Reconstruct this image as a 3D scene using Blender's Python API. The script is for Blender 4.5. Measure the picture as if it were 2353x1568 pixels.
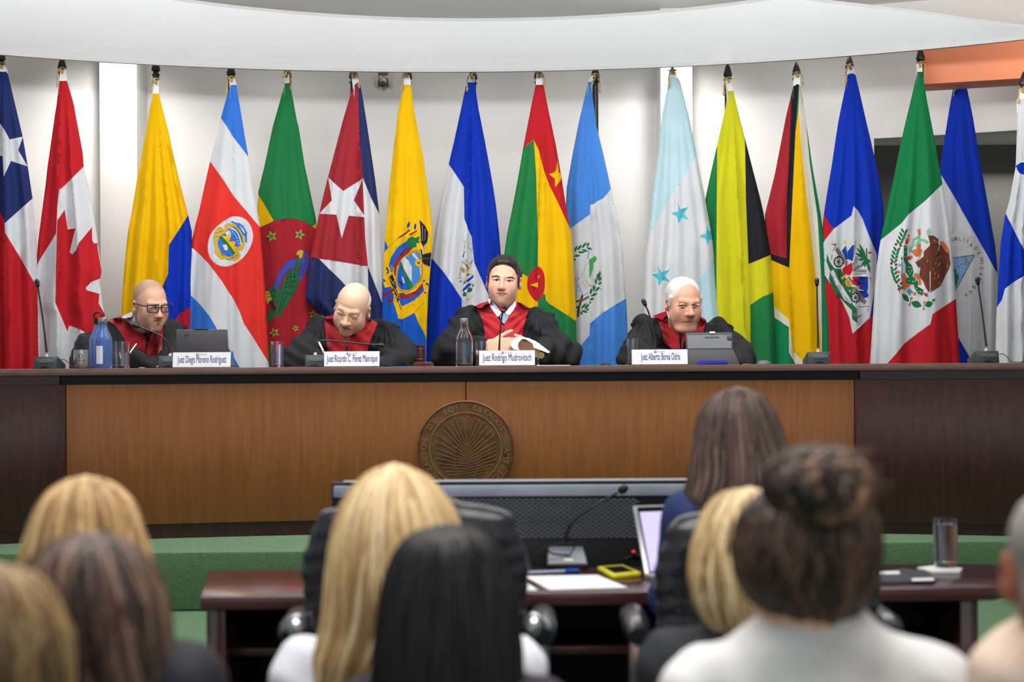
import bpy, bmesh, math, random
import numpy as np
from mathutils import Vector, Matrix, Euler
from mathutils.geometry import delaunay_2d_cdt
from mathutils.bvhtree import BVHTree
from math import sin, cos, pi, radians, sqrt, atan2
for o in list(bpy.data.objects): bpy.data.objects.remove(o, do_unlink=True)
SCN = bpy.context.scene
COL = SCN.collection
random.seed(7)
# ---------------------------------------------------------------- camera
FPX, CX, CY, CAMZ, ROLL = 3800.0, 1176.5, 838.0, 1.35, radians(0.35)
cR, sR = cos(ROLL), sin(ROLL)
cam = bpy.data.cameras.new('camera'); camo = bpy.data.objects.new('camera', cam); COL.objects.link(camo)
cam.sensor_fit = 'HORIZONTAL'; cam.sensor_width = 36.0; cam.lens = 36.0*FPX/2353.0
cam.shift_y = (CY-784.0)/2353.0
camo.matrix_world = Matrix.Translation((0, 0, CAMZ)) @ Matrix.Rotation(pi/2, 4, 'X') @ Matrix.Rotation(-ROLL, 4, 'Z')
cam.clip_start = 0.05
cam.dof.use_dof = True; cam.dof.focus_distance = 7.75; cam.dof.aperture_fstop = 2.3
SCN.camera = camo
def P(px, py, Y):
    du, dv = px-CX, py-CY
    return Vector(((du*cR-dv*sR)*Y/FPX, Y, CAMZ-(du*sR+dv*cR)*Y/FPX))
def project(v):
    a, b = v.x*FPX/v.y, (CAMZ-v.z)*FPX/v.y
    return (CX+a*cR+b*sR, CY-a*sR+b*cR)
# ---------------------------------------------------------------- world, lights, exposure
SCN.view_settings.view_transform = 'Standard'; SCN.view_settings.look = 'None'
SCN.view_settings.gamma = 1.0; SCN.view_settings.use_curve_mapping = False
SCN.view_settings.exposure = 0.0
wd = bpy.data.worlds.new('room_ambient'); SCN.world = wd; wd.use_nodes = True
wd.node_tree.nodes['Background'].inputs[0].default_value = (0.93, 0.96, 1.0, 1)
wd.node_tree.nodes['Background'].inputs[1].default_value = 0.27
def area(name, loc, size, power, target=None, col=(1, .97, .93), sy=None, spread=None):
    l = bpy.data.lights.new(name, 'AREA'); l.energy = power; l.color = col
    l.shape = 'RECTANGLE'; l.size = size; l.size_y = sy or size
    if spread: l.spread = radians(spread)
    o = bpy.data.objects.new(name, l); COL.objects.link(o); o.location = loc
    d = (Vector(target)-Vector(loc)) if target else Vector((0, 0, -1))
    o.rotation_euler = d.to_track_quat('-Z', 'Y').to_euler()
    return o
def spot(name, loc, target, power, ang, blend=.6, rad=.05, col=(1, .98, .95)):
    l = bpy.data.lights.new(name, 'SPOT'); l.energy = power; l.color = col; l.spot_size = radians(ang); l.spot_blend = blend; l.shadow_soft_size = rad
    o = bpy.data.objects.new(name, l); COL.objects.link(o); o.location = loc
    o.rotation_euler = (Vector(target)-Vector(loc)).to_track_quat('-Z', 'Y').to_euler()
    return o
area('added_front_fill', (0, -.5, 1.9), 6.0, 34, (0, 8, 2.0), (.93, .97, 1), sy=2.0)  # added frontal fill from behind the camera, no window is built
for i, (x, w) in enumerate(((-1.9, 8), (0, 5), (1.9, 4.5))):
    area('ceiling_panel_light_%d' % (i+1), (x, 5.2, 3.12), .7, w, (x*1.1, 9.0, 1.3), (1, .98, .96), sy=.4)
area('ceiling_panel_light_steps', (0, 6.7, 3.2), 4.4, 60, None, (1, .97, .92), sy=.5)
area('ceiling_panel_light_audience', (0, 2.7, 3.2), 3.0, 75, None, (1, .97, .94), sy=2.0, spread=110)
area('added_soffit_uplight', (-.1, 6.15, 2.80), 4.6, 62, (-.1, 7.9, 3.3), (.96, .98, 1), sy=.12)  # added uplight that brightens the soffit, no fixture is modelled
# ---------------------------------------------------------------- materials
def lin(c):
    r = []
    for v in c:
        v = v/255.0
        r.append(v/12.92 if v <= .04045 else ((v+.055)/1.055)**2.4)
    return r
MATS = {}
def mat(name, rgb, rough=.5, metal=0.0, spec=.5, var=0.0, vscale=15.0, stretch=(1, 1, 1), bump=0.0, bscale=300.0, bstretch=(1, 1, 1), emit=0.0, coat=0.0, sheen=0.0, rgb2=None, attr=None, trans=0.0, ior=1.45, alpha=1.0):
    if name in MATS: return MATS[name]
    m = bpy.data.materials.new(name); m.use_nodes = True
    nt = m.node_tree; b = nt.nodes['Principled BSDF']
    c = lin(rgb)
    b.inputs['Base Color'].default_value = (*c, 1)
    b.inputs['Roughness'].default_value = rough; b.inputs['Metallic'].default_value = metal
    b.inputs['Specular IOR Level'].default_value = spec
    b.inputs['IOR'].default_value = ior
    if coat: b.inputs['Coat Weight'].default_value = coat; b.inputs['Coat Roughness'].default_value = .08
    if sheen: b.inputs['Sheen Weight'].default_value = sheen
    if trans: b.inputs['Transmission Weight'].default_value = trans
    if alpha < 1: b.inputs['Alpha'].default_value = alpha
    if emit: b.inputs['Emission Color'].default_value = (*c, 1); b.inputs['Emission Strength'].default_value = emit
    tc = None
    if var or bump:
        tc = nt.nodes.new('ShaderNodeTexCoord')
    if attr:
        at = nt.nodes.new('ShaderNodeAttribute'); at.attribute_name = attr
        nt.links.new(at.outputs['Color'], b.inputs['Base Color'])
    if var:
        mp = nt.nodes.new('ShaderNodeMapping'); mp.inputs['Scale'].default_value = stretch
        nt.links.new(tc.outputs['Object'], mp.inputs['Vector'])
        n = nt.nodes.new('ShaderNodeTexNoise'); n.inputs['Scale'].default_value = vscale; n.inputs['Detail'].default_value = 5
        nt.links.new(mp.outputs['Vector'], n.inputs['Vector'])
        r = nt.nodes.new('ShaderNodeValToRGB')
        c2 = lin(rgb2) if rgb2 else [x*(1-var) for x in c]
        c1 = c if rgb2 else [min(1, x*(1+var)) for x in c]
        r.color_ramp.elements[0].position = .32; r.color_ramp.elements[1].position = .68
        r.color_ramp.elements[0].color = (*c2, 1); r.color_ramp.elements[1].color = (*c1, 1)
        nt.links.new(n.outputs['Fac'], r.inputs['Fac'])
        if attr:
            mx = nt.nodes.new('ShaderNodeMix'); mx.data_type = 'RGBA'; mx.blend_type = 'MULTIPLY'; mx.inputs[0].default_value = 1
            r.color_ramp.elements[0].color = (1-var, 1-var, 1-var, 1); r.color_ramp.elements[1].color = (1, 1, 1, 1)
            nt.links.new(at.outputs['Color'], mx.inputs[6]); nt.links.new(r.outputs['Color'], mx.inputs[7])
            nt.links.new(mx.outputs[2], b.inputs['Base Color'])
        else:
            nt.links.new(r.outputs['Color'], b.inputs['Base Color'])
    if bump:
        mp = nt.nodes.new('ShaderNodeMapping'); mp.inputs['Scale'].default_value = bstretch
        nt.links.new(tc.outputs['Object'], mp.inputs['Vector'])
        n = nt.nodes.new('ShaderNodeTexNoise'); n.inputs['Scale'].default_value = bscale; n.inputs['Detail'].default_value = 3
        nt.links.new(mp.outputs['Vector'], n.inputs['Vector'])
        bp = nt.nodes.new('ShaderNodeBump'); bp.inputs['Strength'].default_value = bump; bp.inputs['Distance'].default_value = .004
        nt.links.new(n.outputs['Fac'], bp.inputs['Height']); nt.links.new(bp.outputs['Normal'], b.inputs['Normal'])
    MATS[name] = m
    return m
def glass(name, rgb=(255, 255, 255), ior=1.45, rough=0.0):
    if name in MATS: return MATS[name]
    return mat(name, rgb, rough, 0, .5, trans=1.0, ior=ior)
# ---------------------------------------------------------------- objects
def tag(o, label=None, cat=None, group=None, kind=None):
    if label: o['label'] = label
    if cat: o['category'] = cat
    if group: o['group'] = group
    if kind: o['kind'] = kind
    return o
def thing(name, loc, label, cat, group=None, rz=0.0):
    o = bpy.data.objects.new(name, None); COL.objects.link(o); o.empty_display_size = .05
    o.location = loc; o.rotation_euler = (0, 0, rz)
    return tag(o, label, cat, group)
def ptree(o):
    m = Matrix.Translation(o.location) @ o.rotation_euler.to_matrix().to_4x4()
    return (ptree(o.parent) @ m) if (o.parent and not o.get('_w')) else m
def put(o, parent=None, world=True):
    """parent o; world=True: the mesh is written in world coordinates"""
    COL.objects.link(o)
    if parent is not None:
        o.parent = parent
        if world:
            r = parent
            while r.parent: r = r.parent
            o.matrix_parent_inverse = (Matrix.Translation(r.location) @ r.rotation_euler.to_matrix().to_4x4()).inverted() if parent is r else Matrix.Identity(4)
    return o
def me_obj(name, verts, faces, mats, parent=None, world=True, smooth=True, angle=40, midx=None, colors=None):
    me = bpy.data.meshes.new(name)
    if isinstance(verts, np.ndarray): verts = verts.tolist()
    if isinstance(faces, np.ndarray): faces = faces.tolist()
    me.from_pydata(verts, [], faces)
    if not isinstance(mats, (list, tuple)): mats = [mats]
    for m in mats: me.materials.append(m)
    n = len(me.polygons)
    if midx is not None: me.polygons.foreach_set('material_index', np.asarray(midx, dtype=np.int32)[:n])
    if smooth:
        me.polygons.foreach_set('use_smooth', [True]*n)
        if angle and angle < 180: me.set_sharp_from_angle(angle=radians(angle))
    if colors is not None:
        a = me.color_attributes.new('Col', 'FLOAT_COLOR', 'POINT')
        cc = np.ones((len(verts), 4), dtype=np.float32); cc[:, :3] = colors
        a.data.foreach_set('color', cc.ravel())
    me.update()
    return put(bpy.data.objects.new(name, me), parent, world)
class G:
    def __init__(s): s.v = []; s.f = []; s.m = []; s.mi = 0
    def add(s, vs, fs):
        b = len(s.v); s.v += [tuple(v) for v in vs]; s.f += [tuple(i+b for i in f) for f in fs]; s.m += [s.mi]*len(fs); return s
    def box(s, c, d, R=None):
        vs = []
        for x in (-.5, .5):
            for y in (-.5, .5):
                for z in (-.5, .5):
                    v = Vector((x*d[0], y*d[1], z*d[2]))
                    if R is not None: v = R @ v
                    vs.append(v+Vector(c))
        return s.add(vs, [(0, 1, 3, 2), (4, 6, 7, 5), (0, 4, 5, 1), (2, 3, 7, 6), (0, 2, 6, 4), (1, 5, 7, 3)])
    def lathe(s, prof, c=(0, 0, 0), seg=24, M=None):
        vs = []; fs = []; n = len(prof)
        for i in range(seg):
            a = 2*pi*i/seg
            for r, z in prof:
                v = Vector((r*cos(a), r*sin(a), z))
                if M is not None: v = M @ v
                vs.append(v+Vector(c))
        for i in range(seg):
            j = (i+1) % seg
            for k in range(n-1):
                a, b, d, e = i*n+k, j*n+k, j*n+k+1, i*n+k+1
                if prof[k][0] < 1e-7: fs.append((a, d, e))
                elif prof[k+1][0] < 1e-7: fs.append((a, b, d))
                else: fs.append((a, b, d, e))
        return s.add(vs, fs)
    def tube(s, path, r, seg=8, cap=True):
        path = [Vector(p) for p in path]; n = len(path)
        rs = r if isinstance(r, (list, tuple)) else [r]*n
        vs = []; fs = []; up = Vector((0.13, 0.31, .94))
        for i, p in enumerate(path):
            d = (path[min(i+1, n-1)]-path[max(i-1, 0)])
            if d.length < 1e-9: d = Vector((0, 0, 1))
            d.normalize()
            u = up-d*up.dot(d)
            if u.length < 1e-3: u = Vector((1, 0, 0))-d*d.x
            u.normalize(); w = d.cross(u); up = u
            for k in range(seg):
                a = 2*pi*k/seg; vs.append(p+(u*cos(a)+w*sin(a))*rs[i])
        for i in range(n-1):
            for k in range(seg):
                k2 = (k+1) % seg; fs.append((i*seg+k, i*seg+k2, (i+1)*seg+k2, (i+1)*seg+k))
        if cap:
            fs.append(tuple(range(seg-1, -1, -1))); fs.append(tuple((n-1)*seg+k for k in range(seg)))
        return s.add(vs, fs)
    def ell(s, c, r, seg=16, rings=10, R=None):
        prof = [(sin(pi*i/rings), -cos(pi*i/rings)) for i in range(rings+1)]
        prof[0] = (0, -1); prof[-1] = (0, 1)
        D = Matrix.Diagonal((r[0], r[1], r[2]))
        return s.lathe(prof, c, seg, (R @ D) if R is not None else D)
    def prism(s, poly, f0, f1):
        """poly of 2d points, f0/f1 map (x,y)->3d for the two caps"""
        n = len(poly); vs = [f0(*p) for p in poly]+[f1(*p) for p in poly]
        fs = [tuple(range(n)), tuple(range(2*n-1, n-1, -1))]+[(i, n+i, n+(i+1) % n, (i+1) % n) for i in range(n)]
        return s.add(vs, fs)
    def build(s, name, m, parent=None, world=True, smooth=True, angle=35, bevel=0.0, bseg=2):
        me = bpy.data.meshes.new(name); me.from_pydata(s.v, [], s.f)
        ms = m if isinstance(m, (list, tuple)) else [m]
        for x in ms: me.materials.append(x)
        if len(ms) > 1: me.polygons.foreach_set('material_index', s.m)
        bm = bmesh.new(); bm.from_mesh(me)
        bmesh.ops.recalc_face_normals(bm, faces=bm.faces)
        if bevel:
            es = [e for e in bm.edges if len(e.link_faces) == 2 and e.calc_face_angle(0) > radians(30)]
            bmesh.ops.bevel(bm, geom=es, offset=bevel, segments=bseg, affect='EDGES', profile=.5, clamp_overlap=True)
        bm.to_mesh(me); bm.free()
        if smooth:
            me.polygons.foreach_set('use_smooth', [True]*len(me.polygons)); me.set_sharp_from_angle(angle=radians(angle))
        return put(bpy.data.objects.new(name, me), parent, world)
def dup(root, loc, rz, label, group=None):
    r = root.copy(); COL.objects.link(r); r.location = loc; r.rotation_euler = (0, 0, rz); r['label'] = label
    if group: r['group'] = group
    for ch in list(root.children):
        c = ch.copy(); COL.objects.link(c); c.parent = r
        for g in list(ch.children):
            d = g.copy(); COL.objects.link(d); d.parent = c
    return r
# ---------------------------------------------------------------- 2-D helpers
def dens(poly, step, closed=True):
    out = []; n = len(poly)
    for i in range(n if closed else n-1):
        a, b = poly[i], poly[(i+1) % n]
        k = max(1, int(math.hypot(b[0]-a[0], b[1]-a[1])/step))
        out += [(a[0]+(b[0]-a[0])*j/k, a[1]+(b[1]-a[1])*j/k) for j in range(k)]
    if not closed: out.append(poly[-1])
    return out
def inpoly(X, Y, poly):
    r = np.zeros(len(X), bool); n = len(poly)
    for i in range(n):
        x1, y1 = poly[i]; x2, y2 = poly[(i+1) % n]
        if y1 == y2: continue
        c = ((y1 > Y) != (y2 > Y)) & (X < (x2-x1)*(Y-y1)/(y2-y1)+x1)
        r ^= c
    return r
def smooth_poly(poly, it=1):
    for _ in range(it):
        out = []; n = len(poly)
        for i in range(n):
            a, b = poly[i], poly[(i+1) % n]
            out += [(a[0]*.75+b[0]*.25, a[1]*.75+b[1]*.25), (a[0]*.25+b[0]*.75, a[1]*.25+b[1]*.75)]
        poly = out
    return poly
def circ(x, y, r, n=14, ry=None): return [(x+r*cos(2*pi*i/n), y+(ry or r)*sin(2*pi*i/n)) for i in range(n)]
def lens(a, b, w, n=4):
    dx, dy = b[0]-a[0], b[1]-a[1]; L = math.hypot(dx, dy); nx, ny = -dy/L, dx/L
    up = [(a[0]+dx*i/(2*n)+nx*w/2*sin(pi*i/(2*n)), a[1]+dy*i/(2*n)+ny*w/2*sin(pi*i/(2*n))) for i in range(2*n+1)]
    dn = [(a[0]+dx*i/(2*n)-nx*w/2*sin(pi*i/(2*n)), a[1]+dy*i/(2*n)-ny*w/2*sin(pi*i/(2*n))) for i in range(2*n-1, 0, -1)]
    return up+dn
def stroke(pts, w):
    L = []; R = []; n = len(pts)
    for i, p in enumerate(pts):
        a, b = pts[max(i-1, 0)], pts[min(i+1, n-1)]
        dx, dy = b[0]-a[0], b[1]-a[1]; l = math.hypot(dx, dy) or 1
        L.append((p[0]-dy/l*w/2, p[1]+dx/l*w/2)); R.append((p[0]+dy/l*w/2, p[1]-dx/l*w/2))
    return L+R[::-1]
def starp(cx, cy, r, rot, ri=.4):
    return [(cx+(r if i % 2 == 0 else r*ri)*cos(rot+pi*i/5), cy+(r if i % 2 == 0 else r*ri)*sin(rot+pi*i/5)) for i in range(10)]
def offs(poly, w):
    n = len(poly); A = sum(poly[i][0]*poly[(i+1) % n][1]-poly[(i+1) % n][0]*poly[i][1] for i in range(n)); sg = 1 if A > 0 else -1
    out = []
    for i in range(n):
        a, p, b = poly[i-1], poly[i], poly[(i+1) % n]
        n1 = (p[1]-a[1], a[0]-p[0]); n2 = (b[1]-p[1], p[0]-b[0])
        l1 = math.hypot(*n1) or 1; l2 = math.hypot(*n2) or 1
        mx, my = n1[0]/l1+n2[0]/l2, n1[1]/l1+n2[1]/l2; l = math.hypot(mx, my)
        if l < .3: mx, my, l = n1[0]/l1, n1[1]/l1, 1
        k = w*min(2/(l*l), 1.6) if l else 0
        out.append((p[0]+sg*mx*k, p[1]+sg*my*k))
    return out
def triangulate(outline, shapes, grid, eps=1e-3):
    """constrained delaunay of an outline + shape edges + loose grid points -> verts(n,2), tris, colour key for every tri"""
    V = []; E = []
    def addp(poly, closed=True):
        b = len(V); V.extend(poly); n = len(poly)
        E.extend([(b+i, b+(i+1) % n) for i in range(n)])
    addp(outline)
    for c, p in shapes: addp(p)
    V.extend(grid)
    vs, es, fs, _, _, _ = delaunay_2d_cdt([Vector(v) for v in V], E, [], 0, eps)
    vs = np.array([(v.x, v.y) for v in vs]); fs = np.array([f for f in fs if len(f) == 3], dtype=int)
    c = vs[fs].mean(axis=1); X, Y = c[:, 0], c[:, 1]
    k = inpoly(X, Y, outline); fs = fs[k]; X = X[k]; Y = Y[k]
    key = np.zeros(len(fs), int)
    for i, (cc, p) in enumerate(shapes): key[inpoly(X, Y, p)] = i+1
    return vs, fs, key
def text_mesh(s, size=1.0, bold=0.0, xscale=1.0, align='CENTER'):
    """flat text -> (verts xy, faces), baseline at 0"""
    cu = bpy.data.curves.new('t', 'FONT'); cu.body = s; cu.size = size; cu.align_x = align; cu.offset = bold; cu.resolution_u = 3; cu.fill_mode = 'FRONT'
    o = bpy.data.objects.new('t', cu); COL.objects.link(o)
    dg = bpy.context.evaluated_depsgraph_get(); dg.update()
    me = bpy.data.meshes.new_from_object(o.evaluated_get(dg))
    vs = [(v.co.x*xscale, v.co.y) for v in me.vertices]; fs = [tuple(p.vertices) for p in me.polygons]
    bpy.data.objects.remove(o); bpy.data.curves.remove(cu); bpy.data.meshes.remove(me)
    return vs, fs
# ---------------------------------------------------------------- signed distance modelling
def axis(*iv):
    """axis((a,b,step),(b,c,step)...) -> non-uniform coordinates"""
    out = []
    for a, b, s in iv:
        n = max(1, int(round((b-a)/s))); out += [a+(b-a)*i/n for i in range(n)]
    out.append(iv[-1][1])
    return np.array(out, dtype=np.float32)
class SDF:
    def __init__(s, xs, ys, zs): s.x, s.y, s.z = xs, ys, zs; s.F = np.full((len(xs), len(ys), len(zs)), 1.0, np.float32); s.M = None
    def _sub(s, lo, hi):
        sl = []
        for a, l, h in zip((s.x, s.y, s.z), lo, hi):
            i, j = np.searchsorted(a, l), np.searchsorted(a, h)
            if j <= i: return None
            sl.append(slice(i, j))
        return tuple(sl)
    def _apply(s, sl, d, k, op):
        A = s.F[sl]
        if op == 'sub': d = -d; A2 = -A; 
        if op == 'sub':
            h = np.maximum(k-np.abs(A2-(-d)), 0)/max(k, 1e-6); s.F[sl] = -(np.minimum(A2, -d)-h*h*k/4)
        else:
            h = np.maximum(k-np.abs(A-d), 0)/max(k, 1e-6); s.F[sl] = np.minimum(A, d)-h*h*k/4
    def ell(s, c, r, R=None, k=.01, op='add'):
        """ellipsoid; if s.M is set, c and R are local to it"""
        c = Vector(c); R = R if R is not None else Matrix.Identity(3)
        if s.M is not None: c = s.M @ c; R = s.M.to_3x3() @ R
        m = max(k, .02)
        A = np.array(R); ext = np.sqrt(((A*np.array(r))**2).sum(axis=1))
        sl = s._sub([c[i]-ext[i]-m for i in range(3)], [c[i]+ext[i]+m for i in range(3)])
        if sl is None: return s
        X = s.x[sl[0]][:, None, None]-c.x; Y = s.y[sl[1]][None, :, None]-c.y; Z = s.z[sl[2]][None, None, :]-c.z
        q = [(A[0, i]*X+A[1, i]*Y+A[2, i]*Z)/r[i] for i in range(3)]
        k0 = np.sqrt(q[0]**2+q[1]**2+q[2]**2)+1e-9; k1 = np.sqrt((q[0]/r[0])**2+(q[1]/r[1])**2+(q[2]/r[2])**2)+1e-9
        s._apply(sl, (k0*(k0-1)/k1).astype(np.float32), k, op); return s
    def cap(s, a, b, r1, r2=None, k=.01, op='add', flat=None):
        """tapered capsule; flat=(axis vector, factor) squeezes it along an axis"""
        a, b = Vector(a), Vector(b); r2 = r1 if r2 is None else r2
        if s.M is not None: a, b = s.M @ a, s.M @ b
        m = max(r1, r2)+max(k, .02)
        sl = s._sub([min(a[i], b[i])-m for i in range(3)], [max(a[i], b[i])+m for i in range(3)])
        if sl is None: return s
        X = s.x[sl[0]][:, None, None]-a.x; Y = s.y[sl[1]][None, :, None]-a.y; Z = s.z[sl[2]][None, None, :]-a.z
        d = b-a; L = max(d.length_squared, 1e-9)
        t = np.clip((X*d.x+Y*d.y+Z*d.z)/L, 0, 1)
        dx, dy, dz = X-t*d.x, Y-t*d.y, Z-t*d.z
        if flat is not None:
            n, f = Vector(flat[0]).normalized(), flat[1]
            q = dx*n.x+dy*n.y+dz*n.z
            dx, dy, dz = dx+n.x*q*(f-1), dy+n.y*q*(f-1), dz+n.z*q*(f-1)
        dist = np.sqrt(dx*dx+dy*dy+dz*dz)-(r1+(r2-r1)*t)
        s._apply(sl, dist.astype(np.float32), k, op); return s
    def chain(s, pts, rs, k=.01, **kw):
        for i in range(len(pts)-1): s.cap(pts[i], pts[i+1], rs[i], rs[i+1], k, **kw)
        return s
    def cut(s, p, n):
        p, n = Vector(p), Vector(n).normalized()
        d = (s.x[:, None, None]-p.x)*n.x+(s.y[None, :, None]-p.y)*n.y+(s.z[None, None, :]-p.z)*n.z
        s.F = np.maximum(s.F, d.astype(np.float32)); return s
    def mesh(s):
        F = s.F; S = F < 0
        def cn(A, i, j, k): return A[i:A.shape[0]-1+i, j:A.shape[1]-1+j, k:A.shape[2]-1+k]
        tot = sum(cn(S, i, j, k).astype(np.int8) for i in (0, 1) for j in (0, 1) for k in (0, 1))
        act = (tot > 0) & (tot < 8)
        I, J, K = np.nonzero(act); n = len(I)
        idm = np.full(act.shape, -1, np.int32); idm[I, J, K] = np.arange(n)
        pos = np.zeros((n, 3)); cnt = np.zeros(n)
        for ax in range(3):
            for u in (0, 1):
                for v in (0, 1):
                    o = [0, 0, 0]; oth = [q for q in range(3) if q != ax]; o[oth[0]] = u; o[oth[1]] = v
                    e = list(o); e[ax] = 1
                    f0 = F[I+o[0], J+o[1], K+o[2]]; f1 = F[I+e[0], J+e[1], K+e[2]]
                    c = (f0 < 0) != (f1 < 0); t = np.where(c, f0/np.where(c, f0-f1, 1), 0)
                    for q in range(3): pos[:, q] += np.where(c, t if q == ax else o[q], 0)
                    cnt += c
        pos /= cnt[:, None]
        V = np.empty((n, 3))
        for q, (a, idx) in enumerate(((s.x, I), (s.y, J), (s.z, K))): V[:, q] = a[idx]+pos[:, q]*(a[idx+1]-a[idx])
        Fc = []
        for ax in range(3):
            a0 = [slice(1, -1)]*3; a1 = [slice(1, -1)]*3; a0[ax] = slice(0, -1); a1[ax] = slice(1, None)
            A, B = S[tuple(a0)], S[tuple(a1)]
            c = np.nonzero(A != B)
            g = [c[0]+(0 if ax == 0 else 1), c[1]+(0 if ax == 1 else 1), c[2]+(0 if ax == 2 else 1)]
            oth = [(1, 2), (2, 0), (0, 1)][ax]
            def cell(du, dv):
                h = list(g); h[oth[0]] = h[oth[0]]-du; h[oth[1]] = h[oth[1]]-dv
                return idm[h[0], h[1], h[2]]
            q = np.stack([cell(1, 1), cell(0, 1), cell(0, 0), cell(1, 0)], axis=1)
            ins = A[c]
            q[~ins] = q[~ins][:, ::-1]
            Fc.append(q)
        Fc = np.concatenate(Fc); Fc = Fc[(Fc >= 0).all(axis=1)]
        return V, Fc
def lap(V, Fc, it=2, lam=.5):
    n = len(V); E = np.concatenate([Fc[:, [0, 1]], Fc[:, [1, 2]], Fc[:, [2, 3]], Fc[:, [3, 0]]]); E = np.concatenate([E, E[:, ::-1]])
    cnt = np.bincount(E[:, 0], minlength=n)+1e-9
    for _ in range(it):
        A = np.stack([np.bincount(E[:, 0], weights=V[E[:, 1], q], minlength=n) for q in range(3)], axis=1)/cnt[:, None]
        V = V+lam*(A-V)
    return V
def vnormals(V, Fc):
    a = V[Fc[:, 2]]-V[Fc[:, 0]]; b = V[Fc[:, 3]]-V[Fc[:, 1]]; N = np.cross(a, b); O = np.zeros_like(V)
    for i in range(4): np.add.at(O, Fc[:, i], N)
    return O/(np.linalg.norm(O, axis=1)[:, None]+1e-12)
def bvh_of(V, Fc): return BVHTree.FromPolygons([tuple(v) for v in V.tolist()], [tuple(f) for f in Fc.tolist()])
CAMP = Vector((0, 0, CAMZ))
def cast(bvh, px, py, fallY, off=.002):
    d = (P(px, py, 1.0)-CAMP).normalized()
    h = bvh.ray_cast(CAMP, d)
    p = h[0] if h[0] is not None else CAMP+d*(fallY/d.y)
    return p-d*off, h[0] is not None
def decal(name, bvh, polys, m, parent, fallY, off=.003, step=4.0, thick=.004, smoothit=0):
    """a thin piece laid on a surface: 2-D outlines, fitted to the surface by ray casting"""
    g = G()
    for poly in polys:
        if smoothit: poly = smooth_poly(poly, smoothit)
        poly = dens(poly, step)
        xs = [p[0] for p in poly]; ys = [p[1] for p in poly]
        grid = [(x, y) for x in np.arange(min(xs)+step*.5, max(xs), step) for y in np.arange(min(ys)+step*.5, max(ys), step)]
        if grid:
            k = inpoly(np.array([q[0] for q in grid]), np.array([q[1] for q in grid]), poly); grid = [q for q, kk in zip(grid, k) if kk]
        vs, fs, _ = triangulate(poly, [], grid, 1e-4)
        hits = [cast(bvh, x, y, fallY, off) for x, y in vs]
        good = [h[0].y for h in hits if h[1]]; med = float(np.median(good)) if good else fallY
        V3 = []
        for (x, y), (p, ok) in zip(vs, hits):
            V3.append(p if ok and abs(p.y-med) < .16 else CAMP+(P(x, y, 1.0)-CAMP)*med)
        n = len(V3); back = [CAMP+(v-CAMP)*(1+thick/v.y) for v in V3]
        F3 = [tuple(int(i) for i in f) for f in fs]
        cntE = {}
        for f in F3:
            for i in range(3):
                e = (f[i], f[(i+1) % 3]); cntE[tuple(sorted(e))] = cntE.get(tuple(sorted(e)), 0)+1
        side = [(a, b, b+n, a+n) for (a, b), c in cntE.items() if c == 1]
        g.add(V3+back, F3+[tuple(i+n for i in f[::-1]) for f in F3]+side)
    return g.build(name, m, parent, angle=50)
# ================================================================ setting
M_WALL = mat('wall_paint', (226, 223, 219), .7, var=.03, vscale=2.0, bump=.15, bscale=90)
M_SOFF = mat('soffit_paint', (232, 233, 236), .6, var=.02, vscale=1.5)
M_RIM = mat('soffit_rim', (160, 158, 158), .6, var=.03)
M_CARP = mat('green_carpet', (114, 146, 112), .95, spec=.1, var=.22, vscale=160, bump=1.0, bscale=260)
M_ORNG = mat('orange_beam_paint', (224, 132, 92), .55, var=.04, vscale=3)
M_DWOOD = mat('dark_stained_wood', (66, 38, 33), .28, var=.22, vscale=9, stretch=(6, 6, .6), bump=.05, bscale=60)
M_DTOP = mat('dark_bench_top_wood', (118, 88, 80), .3, var=.15, vscale=9, stretch=(.6, 6, 6))
M_OWOOD = mat('amber_veneer', (154, 94, 48), .36, rgb2=(138, 82, 41), var=.2, vscale=6, stretch=(9, 9, .8), bump=.04, bscale=50)
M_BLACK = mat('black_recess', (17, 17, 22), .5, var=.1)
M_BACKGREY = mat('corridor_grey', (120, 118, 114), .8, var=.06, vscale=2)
M_FLOOR = mat('floor_carpet', (74, 112, 84), .95, spec=.1, var=.2, vscale=120, bump=.8, bscale=220)

def circle3(a, b, c):
    ax, ay, bx, by, cx, cy = *a, *b, *c
    d = 2*(ax*(by-cy)+bx*(cy-ay)+cx*(ay-by))
    ux = ((ax*ax+ay*ay)*(by-cy)+(bx*bx+by*by)*(cy-ay)+(cx*cx+cy*cy)*(ay-by))/d
    uy = ((ax*ax+ay*ay)*(cx-bx)+(bx*bx+by*by)*(ax-cx)+(cx*cx+cy*cy)*(bx-ax))/d
    return ux, uy, math.hypot(ax-ux, ay-uy)
def slab(name, pts, z0, z1, m, parent=None, **kw):
    g = G(); g.prism(pts, lambda x, y: (x, y, z0), lambda x, y: (x, y, z1)); return g.build(name, m, parent, **kw)
def arcpts(fn, x0, x1, n, off=0.0): return [(x0+(x1-x0)*i/n, fn(x0+(x1-x0)*i/n)+off) for i in range(n+1)]
def arcslab(name, fn, x0, x1, o0, o1, z0, z1, m, parent=None, n=24, bevel=0):
    a = arcpts(fn, x0, x1, n, o0); b = arcpts(fn, x0, x1, n, o1)
    g = G(); vs = []; fs = []
    for p, q in zip(a, b): vs += [(p[0], p[1], z0), (p[0], p[1], z1), (q[0], q[1], z0), (q[0], q[1], z1)]
    for i in range(n):
        k, j = 4*i, 4*i+4
        fs += [(k, j, j+1, k+1), (k+2, k+3, j+3, j+2), (k+1, j+1, j+3, k+3), (k, k+2, j+2, j)]
    fs += [(0, 1, 3, 2), (4*n, 4*n+2, 4*n+3, 4*n+1)]
    g.add(vs, fs); return g.build(name, m, parent, bevel=bevel)
def Yb(x): return .17+sqrt(49-(x-.1)**2)          # bench front
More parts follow.
